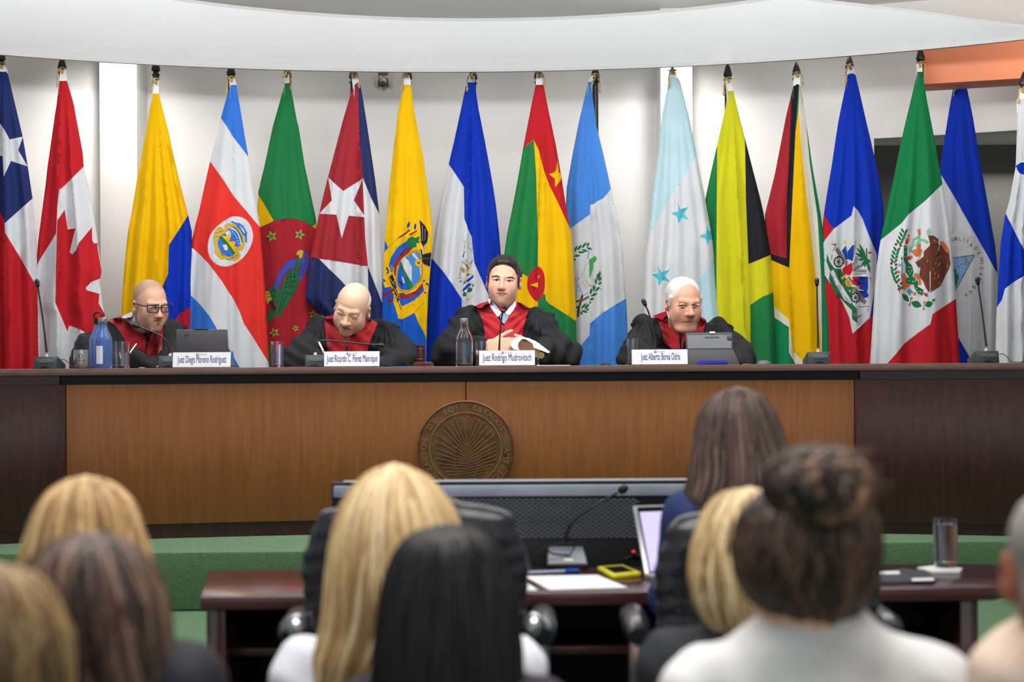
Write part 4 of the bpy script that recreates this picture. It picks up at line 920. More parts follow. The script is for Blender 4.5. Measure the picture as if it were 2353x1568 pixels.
# ---- 16 blue white blue, triangle emblem
N = tf(2170, 500, 6.8197)
ringp = [(100, 265), (220, 245), (350, 275), (470, 345), (600, 490), (665, 680), (660, 850), (600, 1030), (480, 1210), (340, 1310), (190, 1345)]
sh = [('white', [(2140, 370), (2165.6, 407), (2193, 453), (2223.6, 508), (2264, 578.7), (2291.5, 629), (2310, 660), (2310, 1020), (2262, 1020), (2233.6, 830.5), (2203, 777.6), (2160, 720), (2120, 690)]),
      ('lgrey', N(stroke(ringp, 26))), ('lgrey', N(stroke([(100, 480), (600, 480)], 36))), ('white', N(stroke([(100, 478), (590, 480)], 24))), ('white', N(stroke(ringp, 14))),
      ('ltblue', N([(100, 635), (480, 585), (180, 1140), (100, 1140)])), ('leaf', N([(100, 800), (165, 800), (205, 870), (225, 940), (190, 1060), (170, 1110), (100, 1100)])),
      ('cyan', N(stroke([(295, 622), (330, 690), (365, 770)], 16))), ('gold', N(stroke([(312, 620), (350, 690), (378, 755)], 14))), ('maroon', N(stroke([(328, 618), (365, 690), (392, 735)], 10))), ('maroon', N([(215, 770), (250, 720), (275, 720), (260, 780), (230, 795)])),
      ('olive', N(stroke([(100, 638), (480, 588)], 14))), ('olive', N(stroke([(475, 588), (178, 1140)], 14)))]
sh += [('white', N(stroke([(245, 755), (245+150*cos(a), 755+150*sin(a))], 5))) for a in (.2, .8, 1.4, 2.0, 3.4, 4.0, 4.7, 5.3)]
nt = 'UBLICA DE NICARAGUA'
np_ = [(140, 340), (185, 332), (245, 338), (305, 345), (370, 370), (420, 420), (455, 455), (500, 485), (540, 555), (560, 600), (590, 655), (592, 715), (588, 800), (575, 890), (555, 960), (525, 1010), (470, 1095), (415, 1175), (340, 1215)]
flag('blue and white flag with triangle in a ring, half behind the eagle flag', 2207, 150,
     [(188, 2193, 2219), (198, 2191, 2221), (246, 2182, 2231), (271, 2178, 2236), (352, 2165, 2249), (463, 2152, 2269), (563, 2147, 2286.5), (609, 2146, 2291.5), (690, 2146, 2293), (1010, 2144, 2296)], 'blue', sh,
     0, folds=[(.15, .1)], seed=16, amp=.8, Yabs=8.52, texts=[(nt, N(np_), 11.5, 'olive', [5, 2, 3, 12, 20, 28, 35, 42, 50, 58, 70, 82, 96, 108, 115, 120, 128, 140, 155])])
# ---- 17 white and blue at the right edge
flag('white and blue flag cut off by the right edge', 2352, 165,
     [(226, 2339, 2362), (382, 2334, 2392), (463, 2319, 2402), (498, 2309, 2406), (563, 2299, 2412), (689, 2291.5, 2418), (735, 2289, 2420), (838, 2287, 2424), (1010, 2284, 2430)], 'white',
     [('blue', [(2334, 381), (2345, 374), (2362, 372), (2370, 340), (2380, 372), (2420, 374), (2385, 392), (2398, 430), (2368, 405), (2345, 400), (2338, 392)]),
      ('blue', [(2310, 488), (2318, 506), (2327, 523), (2340, 549), (2353, 574), (2420, 640), (2420, 610), (2353, 634), (2330, 648), (2309, 664), (2302, 690), (2290.5, 706), (2270, 710), (2270, 480)]),
      ('red', [(2333, 838), (2360, 828), (2440, 800), (2440, 1020), (2333, 1020)])], -.02, folds=[], seed=17, amp=1.0, headtop=205)
# ================================================================ things on the bench
ZB = 1.344
def bY(px, d): # depth of a spot on the bench, d behind the front edge
    Y = 7.1
    for _ in range(4): Y = Yb((px-CX)*Y/FPX)+d
    return Y
def spotb(px, d):
    Y = bY(px, d); return Vector(((px-CX)*Y/FPX, Y, ZB)), Y/FPX
M_MIC = mat('grey_mic_housing', (58, 64, 66), .45, var=.06, vscale=40)
M_DK = mat('black_plastic', (22, 22, 25), .4, var=.1, vscale=30)
M_STEM = mat('dark_gooseneck', (60, 58, 60), .35, .5, var=.1, vscale=80)
M_WHITE = mat('white_plastic', (225, 222, 212), .5, var=.03)
M_LET = mat('grey_lettering', (104, 112, 116), .5, var=.03)
M_RED = mat('red_mic_ring', (230, 50, 50), .4, var=.02, emit=.6)
def local_text(s, w, h, bold=.0):
    vs, fs = text_mesh(s, 1.0, bold)
    xs = [v[0] for v in vs]; ys = [v[1] for v in vs]
    sx, sy = w/(max(xs)-min(xs)), h/(max(ys)-min(ys)); x0, y0 = (max(xs)+min(xs))/2, min(ys)
    return [((x-x0)*sx, (y-y0)*sy) for x, y in vs], fs
def flat_text(name, s, w, h, place, m, parent, bold=.0, world=True):
    vs, fs = local_text(s, w, h, bold); g = G(); g.add([place(x, y) for x, y in vs], fs)
    return g.build(name, m, parent, world, smooth=False)
def mic(px, d, base_w, stem, label, brand=True, ring=False, cable=None, hb=28):
    """stem: list of (dx, dz, dy) in photo pixels from the middle of the base top"""
    b, k = spotb(px, d)
    t = thing('conference_microphone', b, label, 'microphone', 'conference microphones on the bench')
    w, h, dp = base_w*k, hb*k, .13
    g = G(); g.prism([(-.02, 0), (dp, 0), (dp, h*.35), (.012, h), (-.004, h)], lambda y, z: (-w/2, y, z), lambda y, z: (w/2, y, z))
    g.build('base', M_MIC, t, False, bevel=.003)
    g = G(); g.lathe([(0, 0), (.022, 0), (.02, .006), (0, .008)], (.0, -.0195, 0), 20, Matrix(((1, 0, 0), (0, 0, -1), (0, .55, 0)))); g.v = [(x, y, max(z, .0003)) for x, y, z in g.v]; g.build('cable_port', M_DK, t, False)
    if brand: flat_text('brand_lettering', 'TAIDEN', w*.72, 8.0*k, lambda x, z: (x, -.0115-(z/(8*k))*-.005-.0075, h*.52+z), M_LET, t, .02, False)
    g = G(); g.lathe([(0, 0), (.0075, 0), (.0065, .012), (0, .012)], (0, .008, h-.001), 14); g.build('collar', M_WHITE, t, False)
    p = [Vector((x*k, .008+y*k, h+z*k)) for x, z, y in stem]
    # smooth path
    q = [p[0]]
    for i in range(len(p)-1):
        for j in range(1, 7):
            u = j/6; a = p[max(i-1, 0)]; e = p[min(i+2, len(p)-1)]
            q.append(.5*((2*p[i])+(p[i+1]-a)*u+(2*a-5*p[i]+4*p[i+1]-e)*u*u+(3*p[i]-a-3*p[i+1]+e)*u**3))
    g = G(); g.tube(q, [.0038+.0018*max(0, 1-i/5) for i in range(len(q))], 8); g.build('gooseneck', M_STEM, t, False)
    dr = (q[-1]-q[-2]).normalized(); R = Vector((0, 0, 1)).rotation_difference(dr).to_matrix()
    cp = g = G(); g.lathe([(0, -.002), (.005, -.002), (.0085, .006), (.0095, .012), (.0105, .020), (.0095, .028), (.005, .034), (0, .035)], q[-1], 14, R)
    cpo = g.build('capsule', M_DK, t, False)
    g = G(); g.lathe([(.0088, .009), (.0101, .010), (.0101, .014), (.0095, .015)], q[-1], 14, R); g.build('light_ring', M_RED if ring else M_STEM, cpo, False)
    if cable:
        g = G(); g.tube([(w/2-.004, .02, h*.75), (w/2+.025, .02, h*.74), (w/2+.045, .015, h*.45), (w/2+.055, .01, .004), (w/2+.09, 0, .003), (w/2+.14, .02, .003), (w/2+.11, .05, .003)], .0016, 6); g.build('cable', M_DK, t, False)
    return t
mic(106, .10, 52, [(0, 10, 0), (-8, 85, 0), (-18, 160, -4)], 'tall upright microphone at the far left of the bench', cable=True)
mic(390, .12, 50, [(-2, 4, 0), (-3, 22, -4), (-14, 42, -10), (-38, 56, -20), (-64, 66, -25)], 'bent microphone in front of the judge with glasses')
mic(724, .12, 44, [(-2, 4, 0), (-1, 22, 0), (8, 32, 0), (40, 32, 0), (100, 26, 0), (142, 22, 0)], 'microphone bent flat in front of the judge who is writing')
mic(1147, .26, 46, [(0, 4, 0), (2, 40, -4), (6, 80, -8), (9, 95, -10)], 'microphone with lit red ring before the central judge', ring=True, brand=False)
mic(1508, .20, 46, [(0, 4, 0), (-4, 40, 0), (-14, 85, 0), (-23, 108, 0)], 'thin microphone left of the tablet stand', brand=False)
mic(1881, .08, 50, [(0, 10, 0), (-1, 80, 0), (-2, 152, 0)], 'tall upright microphone before the red black and yellow flag', cable=True)
mic(2268, .06, 52, [(0, 10, 0), (-8, 80, 0), (-19, 152, -4)], 'tall upright microphone at the far right of the bench', cable=True)
# ---- nameplates
M_CARD = mat('white_card', (236, 237, 244), .6, var=.01)
M_ACR = glass('clear_acrylic', (245, 250, 255), 1.35, .02)
M_NAVY = mat('navy_print', (34, 44, 104), .6, var=.02)
M_GREYP = mat('grey_print', (140, 145, 165), .6, var=.02)
def nameplate(x0, x1, y0, text, tx0, tx1, d, label, extra):
    px = (x0+x1)/2; b, k = spotb(px, d); w = (x1-x0)*k; h = 34*k
    t = thing('nameplate', b, label, 'nameplate', 'nameplates of the judges')
    tilt = .18
    pl = lambda x, z, o: (x, -.004-o+z*tilt, .003+z)
    g = G(); g.add([pl(-w/2, 0, 0), pl(w/2, 0, 0), pl(w/2, h, 0), pl(-w/2, h, 0), pl(-w/2, 0, -.002), pl(w/2, 0, -.002), pl(w/2, h, -.002), pl(-w/2, h, -.002)], [(0, 1, 2, 3), (7, 6, 5, 4), (0, 4, 5, 1), (1, 5, 6, 2), (2, 6, 7, 3), (3, 7, 4, 0)]); g.build('card', M_CARD, t, False, smooth=False)
    e = extra*k; g = G()
    g.prism([(-.006, 0), (.0, .0), (h*tilt, h+.003), (.045, .0), (.05, 0), (h*tilt+.002, h+.006), (h*tilt-.004, h+.006)], lambda y, z: (w/2+.001, y, z), lambda y, z: (w/2+e, y, z)); g.build('stand_side', M_ACR, t, False, smooth=False)
    g = G(); g.prism([(-.006, 0), (.0, .0), (h*tilt, h+.003), (.045, .0), (.05, 0), (h*tilt+.002, h+.006), (h*tilt-.004, h+.006)], lambda y, z: (-w/2-.003, y, z), lambda y, z: (-w/2-.001, y, z)); g.build('stand_side', M_ACR, t, False, smooth=False)
    cx = ((tx0+tx1)/2-px)*k
    flat_text('name_lettering', text, (tx1-tx0)*k, 21.5*k, lambda x, z: pl(cx+x, 5*k+z, .001), M_NAVY, t, .0, False)
    c0 = cx-14*k if False else -10*k
    g = G(); g.lathe([(2.2*k, 0), (3.2*k, .0003), (3.2*k, .0006), (2.2*k, .0006)], pl(c0, 29*k, .0012), 14, Matrix(((1, 0, 0), (0, 0, -1), (0, 1, 0)))); g.box(pl(c0, 29*k, .0012), (1.6*k, .0006, 3.2*k), Matrix.Rotation(.5, 3, 'Y')); g.build('court_emblem', M_GREYP, t, False)
    flat_text('court_lettering', 'Corte IDH', 17*k, 3.6*k, lambda x, z: pl(3*k+x, 27.6*k+z, .001), M_GREYP, t, 0, False)
    return t
nameplate(397, 530, 813, 'Juez Diego Moreno Rodríguez', 408, 520, .05, 'white nameplate in front of the open laptop', 5)
nameplate(745, 872, 812, 'Juez Ricardo C. Pérez Manrique', 751, 867, .05, 'white nameplate in front of the judge who is writing', 8)
nameplate(1101, 1229, 806, 'Juez Rodrigo Mudrovitsch', 1109, 1221, .05, 'white nameplate in front of the dark haired central judge', 10)
nameplate(1452, 1580, 806, 'Juez Alberto Borea Odría', 1473, 1563, .05, 'white nameplate in front of the white haired judge at the tablet', 6)
# ---- glasses and bottles
M_GLASS = glass('drinking_glass', (250, 252, 255), 1.45)
M_WATER = glass('water', (248, 252, 255), 1.33)
def tumbler(px, d, wpx, hpx, label, fill=.6, zb=None, pos=None, k=None, group='drinking glasses'):
    if pos is None: pos, k = spotb(px, d)
    r, h = wpx*k/2, hpx*k
    t = thing('drinking_glass', pos, label, 'glass', group)
    g = G(); g.lathe([(0, 0), (r*.88, 0), (r*.9, .004), (r, h), (r*.955, h), (r*.86, .014), (0, .012)], (0, 0, 0), 32); g.build('glass_body', M_GLASS, t, False, angle=60)
    if fill:
        g = G(); zt = .013+(h-.013)*fill; rt = r*(.86+.09*fill); g.lathe([(0, .0125), (r*.855, .0145), (rt, zt), (0, zt)], (0, 0, 0), 32); g.build('water', M_WATER, t, False, angle=60)
    return t
tumbler(282, .16, 34, 62, 'tall glass of water beside the blue bottle', .55)
tumbler(266, .34, 30, 38, 'small glass behind the tall glass at the left', 0)
tumbler(638, .10, 30, 60, 'tall glass of water before the parrot flag', .85)
tumbler(1107, .20, 30, 57, 'glass of water behind the central nameplate', .6)
tumbler(1455, .14, 29, 61, 'glass of water left of the tablet judge nameplate', .5)
def bottle(px, d, wpx, hpx, label, glassm, capm, liquid=None, loop=False, lab=False):
    b, k = spotb(px, d); r, h = wpx*k/2, hpx*k
    t = thing('water_bottle', b, label, 'bottle', 'water bottles on the bench')
    rn = r*.42
    prof = [(0, 0), (r*.94, 0), (r, .006), (r, h*.55), (r*.9, h*.62), (r*.62, h*.73), (rn*1.05, h*.82), (rn, h*.89), (rn*.86, h*.89), (rn*.9, h*.82), (r*.54, h*.725), (r*.84, h*.61), (r*.93, h*.55), (r*.93, .012), (0, .010)]
    g = G(); g.lathe(prof, (0, 0, 0), 36); g.build('bottle_body', glassm, t, False, angle=60)
    if liquid:
        g = G(); g.lathe([(0, .0105), (r*.925, .0125), (r*.925, h*.5), (0, h*.5)], (0, 0, 0), 32); g.build('water', liquid, t, False, angle=60)
    g = G(); g.lathe([(0, h*.885), (rn*1.12, h*.885), (rn*1.16, h*.89), (rn*1.16, h*.985), (rn*1.1, h), (0, h)], (0, 0, 0), 28); cp = g.build('cap', capm, t, False)
    if loop:
        g = G(); g.tube([(-rn*1.0, 0, h*.97), (-rn*1.15, 0, h*1.06), (-rn*.5, 0, h*1.11), (rn*.5, 0, h*1.11), (rn*1.15, 0, h*1.06), (rn*1.0, 0, h*.97)], .004, 8); g.build('loop', M_DK, cp, False)
    if lab:
        g = G(); n = 9
        va = [(r*1.004*sin(a), -r*1.004*cos(a), z) for z in (h*.09, h*.44) for a in [(-.55+.75*i/(n-1)) for i in range(n)]]
        g.add(va, [(i, i+1, n+i+1, n+i) for i in range(n-1)]); l = g.build('label', M_CARD, t, False)
        g = G()
        for zz, ww in ((.41, .3), (.385, .45), (.36, .4), (.33, .5), (.30, .5), (.27, .42), (.24, .5), (.21, .3), (.18, .35), (.13, .4)):
            a0, a1 = -.18-ww*.5, -.18+ww*.5; vb = [(r*1.007*sin(a), -r*1.007*cos(a), z) for z in (h*zz-.0012, h*zz) for a in (a0, (a0+a1)/2, a1)]
            g.add(vb, [(0, 1, 4, 3), (1, 2, 5, 4)])
        tag(g.build('label_print', M_GREYP, l, False), kind='stuff')
    return t
M_STEEL = mat('brushed_steel', (190, 188, 186), .28, .9, var=.15, vscale=60, stretch=(1, 1, 12))
M_BLUEG = mat('blue_bottle_glass', (150, 186, 240), .05, trans=.8, ior=1.35)
M_CLEAR = glass('clear_bottle_glass', (248, 252, 252), 1.38)
bottle(237, .12, 42, 117, 'blue glass bottle with white label and steel cap', M_BLUEG, M_STEEL, None, False, True)
bottle(226, .30, 40, 116, 'blue bottle with black loop cap half hidden at the left', M_BLUEG, M_DK, None, True)
bottle(1067, .14, 40, 110, 'clear water bottle with steel cap beside the central judge', M_CLEAR, M_STEEL, M_WATER)
b, k = spotb(188, .12)
t = thing('steel_tumbler', b, 'brushed steel tumbler with engraved emblem at the left', 'tumbler')
g = G(); g.lathe([(0, 0), (15*k, 0), (17*k, .006), (18.5*k, .02), (18.5*k, 26*k), (17.8*k, 43*k), (17*k, 43*k), (17.5*k, 26*k), (0, .01)], (0, 0, 0), 36); g.build('cup', M_STEEL, t, False)
g = G(); g.lathe([(3.6*k, 0), (5.0*k, .0004), (5*k, .0008), (3.6*k, .0008)], (2*k, -18.7*k, 28*k), 16, Matrix(((1, 0, 0), (0, 0, -1), (0, 1, 0)))); g.build('emblem', M_DK, t, False)
flat_text('engraved_lettering', 'Corte IDH', 19*k, 3.6*k, lambda x, z: (2*k+x, -sqrt((18.6*k)**2-(2*k+x)**2)-.0006, 17*k+z), M_DK, t, 0, False)
# ---- gavel
M_GAV = mat('polished_mahogany', (70, 26, 28), .18, coat=.6, var=.3, vscale=60)
b, k = spotb(973, .16)
t = thing('sound_block', b, 'round carved sound block under the gavel', 'sound block')
g = G(); g.lathe([(0, 0), (24*k, 0), (25*k, 2*k), (23*k, 4*k), (24*k, 6*k), (20*k, 9*k), (14*k, 10.5*k), (0, 10.5*k)], (0, 0, 0), 36); g.build('block', M_GAV, t, False)
g = G(); g.lathe([(21*k, 8*k), (21.5*k, 9.2*k), (19*k, 10*k), (18.4*k, 9.4*k)], (0, 0, 0), 36); g.build('brass_band', M_BRASS, t, False)
t = thing('gavel', b+Vector((-6*k, 0, 10.6*k)), 'dark polished wooden gavel standing on its head', 'gavel')
pr = [(0, 0), (8.5*k, 0), (9.5*k, 3*k), (10.5*k, 4*k), (10.5*k, 6*k), (9*k, 7*k), (9*k, 11*k), (10.6*k, 12*k), (10.6*k, 14*k), (9*k, 15*k), (9.4*k, 20*k), (9*k, 26*k), (10.6*k, 27*k), (10.6*k, 29*k), (9.2*k, 30*k), (9.2*k, 35*k), (10.8*k, 36*k), (10.2*k, 38.5*k), (0, 39*k)]
g = G(); g.lathe(pr, (0, 0, 0), 28); g.build('head', M_GAV, t, False)
g = G(); g.tube([(0, .015, 20*k), (.0, .06, 20*k), (.0, .12, 19*k), (0, .17, 18*k)], [.006, .007, .010, .008], 12); g.build('handle', M_GAV, t, False)
g = G()
for i in range(14):
    a = 2*pi*i/14; g.box((9.5*k*cos(a), 9.5*k*sin(a), 20*k), (1.2*k, 1.2*k, 9*k), Matrix.Rotation(a, 3, 'Z'))
tag(g.build('carved_ribs', M_GAV, t, False), kind='stuff')
# ---- laptop of the first judge
M_LAP = mat('dark_grey_laptop', (104, 103, 108), .5, .3, var=.05, vscale=40)
M_BEZ = mat('black_glass_screen', (14, 14, 18), .12, var=.02)
b, k = spotb(466, .26)
t = thing('laptop', b, 'dark grey laptop seen from behind its lid', 'laptop')
lw, lh = 118*k, 84*k
g = G(); g.box((0, .13, .008), (lw, .21, .014)); g.build('keyboard_base', M_LAP, t, False, bevel=.004)
Rl = Matrix.Rotation(radians(14), 3, 'X')
g = G(); g.box(Rl @ Vector((0, 0, lh/2))+Vector((0, .02, .012)), (lw, .007, lh), Rl); lid = g.build('lid', M_LAP, t, False, bevel=.003)
g = G(); g.box(Rl @ Vector((-2*k, 0, lh+.001))+Vector((0, .02, .012)), (34*k, .008, .006), Rl); g.build('camera_bar', M_STEM, lid, False, bevel=.002)
g = G(); g.box(Rl @ Vector((0, .0045, lh/2))+Vector((0, .02, .012)), (lw*.94, .001, lh*.9), Rl); g.build('screen', M_BEZ, lid, False)
def onlid(x, z, o=.0045): return tuple(Rl @ Vector((x, -o, z))+Vector((0, .02, .012)))
g = G(); g.ell(onlid(-44*k, lh-13*k), (.0016, .001, .0016), 8, 6); g.build('red_light', M_RED, lid, False)
flat_text('engraved_mark', 'X1', 10*k, 5*k, lambda x, z: onlid(-35*k+x*.9-z*.2, lh-16*k+z+x*.3), M_DK, lid, 0, False)
# ---- tablet
M_CASE = mat('charcoal_tablet_case', (50, 50, 54), .5, var=.06, vscale=50)
M_CASE2 = mat('grey_translucent_back', (92, 95, 98), .3, var=.08, vscale=14)
M_SILV = mat('silver_clip', (210, 200, 190), .3, .7, var=.05)
b, k = spotb(1629, .20)
t = thing('tablet', b, 'tablet in a charcoal folding case propped on the bench', 'tablet')
Rt = Matrix.Rotation(radians(-24), 3, 'X')
def tb(x, z, o=0): return Rt @ Vector((x*k, -o, z*k))+Vector((0, .02, .0))
g = G(); g.prism([(-50, 34), (58, 34), (60, 76), (55, 80), (-46, 80), (-50, 76)], lambda x, z: tb(x, z, .012), lambda x, z: tb(x, z, 0)); tb1 = g.build('tablet_body', M_CASE, t, False, bevel=.003)
g = G(); g.prism([(-46, 38), (55, 38), (56, 72), (-46, 72)], lambda x, z: tb(x, z, .0135), lambda x, z: tb(x, z, .011)); g.build('back_panel', M_CASE2, tb1, False)
g = G(); g.prism([(-5, 64), (27, 64), (27, 67.5), (-5, 67.5)], lambda x, z: tb(x, z, .0145), lambda x, z: tb(x, z, .011)); g.build('slot', M_DK, tb1, False)
g = G(); g.prism([(46, 58), (57, 58), (57, 70), (46, 70)], lambda x, z: tb(x, z, .016), lambda x, z: tb(x, z, .011)); g.build('camera_module', M_DK, tb1, False, bevel=.0015)
g = G(); g.prism([(6, 75.5), (19, 75.5), (19, 80.5), (6, 80.5)], lambda x, z: tb(x, z, .016), lambda x, z: tb(x, z, .0)); g.build('clip', M_SILV, tb1, False, bevel=.001)
g = G(); g.prism([(-58, -2), (68, -2), (55, 37), (-50, 37)], lambda x, z: (x*k, -.045+.0012*z*.7, max(z, 0)*k*.95), lambda x, z: (x*k, -.037+.0012*z*.7, max(z, 0)*k*.95)); g.build('folding_stand', M_CASE, t, False, bevel=.001)
# ---- small things
M_BLUEP = mat('blue_plastic', (36, 52, 170), .35, coat=.3, var=.05)
b, k = spotb(1636, .035); t = thing('pencil_case', b, 'blue plastic case lying in front of the tablet', 'case')
g = G(); g.prism([(-35, 0), (35, 0), (35, 5), (32, 9), (26, 10.5), (-26, 10.5), (-32, 9), (-35, 5)], lambda x, z: (x*k, -.02, z*k), lambda x, z: (x*k, .03, z*k)); g.build('shell', M_BLUEP, t, False, bevel=.003)
g = G(); g.box((0, -.021, 3.2*k), (30*k, .002, .9*k)); g.build('seam', mat('dark_blue_seam', (20, 28, 110), .4, var=.02), t, False)
b, k = spotb(1755, .10); t = thing('table_hub', b, 'small grey dome hub right of the tablet', 'hub')
g = G(); g.lathe([(17*k, 0), (16.5*k, 3*k), (13*k, 7*k), (7*k, 9.2*k), (0, 9.6*k)], (0, 0, 0), 28); g.build('dome', M_CASE2, t, False)
g = G(); g.lathe([(0, 9*k), (3*k, 9.5*k), (2.6*k, 10.2*k), (0, 10.2*k)], (0, 0, 0), 16); g.build('button', M_DK, t, False)
b, k = spotb(1392, .12); t = thing('computer_mouse', b, 'small dark mouse between the central and white haired judges', 'mouse')
g = G(); g.ell((0, 0, 0), (12*k, .05, 6*k), 20, 12); g.v = [(x, y, max(z, 0)) for x, y, z in g.v]; g.build('shell', M_DK, t, False)
g = G(); g.box((0, -.02, 5.6*k), (.004, .012, .002)); g.build('wheel', M_STEM, t, False)
M_PAPER = mat('white_paper', (238, 238, 240), .7, var=.01)
def paper(name, pts, z, label, cat, m=M_PAPER):
    g = G(); g.prism(pts, lambda x, y: (x, y, z), lambda x, y: (x, y, z+.0025)); o = g.build(name, m, None, smooth=False)
    return tag(o, label, cat)
p0, _ = spotb(1270, .1); paper('paper_stack', [(p0.x-.07, p0.y-.06), (p0.x+.075, p0.y-.05), (p0.x+.08, p0.y+.2), (p0.x-.06, p0.y+.2)], ZB, 'white papers lying on the bench right of the central nameplate', 'paper')
p0, k = spotb(326, .18)
g = G(); g.lathe([(8*k, 0), (8.2*k, .002), (7*k, .004), (6.6*k, .002)], p0, 18); tag(g.build('metal_ring', M_STEEL), 'small metal ring lying beside the tall glass at the left', 'ring')
p0, k = spotb(172, .06)
g = G(); g.tube([p0+Vector((x*k, y*k, 1.2*k)) for x, y in ((-14, 10), (-4, 0), (8, 6), (0, 16), (-8, 8), (4, -4), (20, 2), (30, 14), (22, 24), (34, 30))], .0016, 6); tag(g.build('coiled_cable', M_DK), 'thin black cable coiled in front of the steel tumbler', 'cable')
# wall camera
M_CAMB = mat('beige_camera_shell', (196, 184, 168), .5, var=.04)
Yc = 9.0; kc = Yc/FPX; c0 = P(882, 185, Yc)
t = thing('dome_camera', (c0.x, Yc, c0.z-.06), 'beige pan and tilt camera hanging under the ceiling edge', 'camera')
g = G(); g.lathe([(0, .11), (.055, .11), (.055, .045), (.03, .03), (0, .03)], c0, 24); g.build('mount', M_CAMB, t)
for s in (-1, 1):
    g = G(); g.prism([(s*24, 22), (s*24, 10), (s*22, -14), (s*18, -18), (s*12, -21), (s*11, 22)], lambda x, z: c0+Vector((x*kc, -.05, z*kc)), lambda x, z: c0+Vector((x*kc, .04, z*kc))); g.build('yoke_arm', M_CAMB, t, bevel=.004)
g = G(); g.ell(c0+Vector((0, 0, -8*kc)), (11*kc, .06, 18*kc), 24, 16); hd = g.build('camera_head', M_CAMB, t)
g = G(); g.lathe([(0, .02), (7.5*kc, .02), (8*kc, 0), (8*kc, -.02)], c0+Vector((0, -.045, -13*kc)), 20, Matrix(((1, 0, 0), (0, 0, -1), (0, 1, 0)))); g.build('lens', M_BEZ, hd)

# ================================================================ leather chairs
M_LEA = mat('black_leather', (38, 39, 44), .24, var=.12, vscale=18, bump=.25, bscale=40)
M_CHR = mat('chrome', (190, 194, 200), .22, .9, var=.05)
def leather_chair(loc, w, top, seat, label, rz=0.0, group='black leather swivel chairs', res=.009, lean=.10, arm=True, bracket=True):
    """backrest to the front of the local -Y .. person faces +Y; loc on the floor"""
    t = thing('swivel_chair', loc, label, 'chair', group, rz)
    r = .045; hw = w/2-r; zt = top-r; zb0 = seat+.06
    S = SDF(axis((-w/2-.05, w/2+.05, res)), axis((-.25, .25, res)), axis((zb0-.08, top+.04, res)))
    def bp(x, z): return (x, -.02-lean*(z-seat)-.05*(x/hw)**2*-1*.6, z)
    cr = .11; path = [bp(-hw*.86, zb0), bp(-hw*.97, zb0+(zt-zb0)*.45), bp(-hw, zt-cr)]
    for i in range(1, 7):
        a = pi-pi/2*i/6; path.append(bp(-hw+cr+cr*cos(a), zt-cr+cr*sin(a)))
    path += [bp(-hw*.3, zt+.018), bp(0, zt+.024)]
    path = path+[(-x, y, z) for x, y, z in path[::-1][1:]]
    for i in range(len(path)-1): S.cap(path[i], path[i+1], r, r, .012)
    for i in range(9):
        z = zb0+(zt-zb0)*i/8; h = hw*(.86+.14*min(1, i/4)); S.cap(bp(-h+.02, z), bp(h-.02, z), .034, .034, .03)
    V, Fq = S.mesh(); V = lap(V, Fq, 2)
    N = vnormals(V, Fq); hx = np.abs(V[:, 0])/hw
    wr = np.sin(V[:, 2]*150+np.sin(V[:, 0]*40)*1.2)*np.clip((hx-.75)*4, 0, 1)*.002
    V = V+N*wr[:, None]
    me_obj('backrest', V, Fq, M_LEA, t, False, angle=180)
    g = G(); g.box((0, .24, seat-.05), (w*.98, .48, .10)); g.build('seat', M_LEA, t, False, bevel=.035, bseg=4)
    g = G(); g.lathe([(0, .10), (.03, .10), (.03, seat-.10), (0, seat-.10)], (0, .22, 0), 16); g.build('gas_column', M_CHR, t, False)
    for i in range(5):
        a = 2*pi*i/5+.3; g = G(); e = Vector((cos(a)*.28, .22+sin(a)*.28, .06)); g.tube([(0, .22, .11), e], [.026, .018], 8); lg = g.build('base_leg', M_CHR, t, False)
        g = G(); g.lathe([(0, -.012), (.028, -.012), (.03, 0), (.028, .012), (0, .012)], e+Vector((0, 0, -.028)), 14, Matrix(((0, 0, 1), (1, 0, 0), (0, 1, 0)))); g.build('caster', M_DK, lg, False)
    if arm:
        for s in (-1, 1):
            ax = s*(w/2+.035)
            g = G(); g.tube([(s*w*.42, .1, seat-.03), (ax, .1, seat-.02), (ax, .10, seat+.23)], .016, 10); ar = g.build('armrest', M_CHR, t, False)
            g = G(); g.tube([(ax, .0, seat+.235), (ax, .04, seat+.245), (ax, .2, seat+.25), (ax, .26, seat+.24)], [.022, .032, .032, .02], 12); g.build('arm_pad', M_LEA, ar, False)
            if not bracket: continue
            g = G(); g.ell((s*(w/2+.012), -.035, seat+.27), (.025, .04, .028), 16, 10); g.build('chrome_bracket', M_CHR, ar, False)
    return t
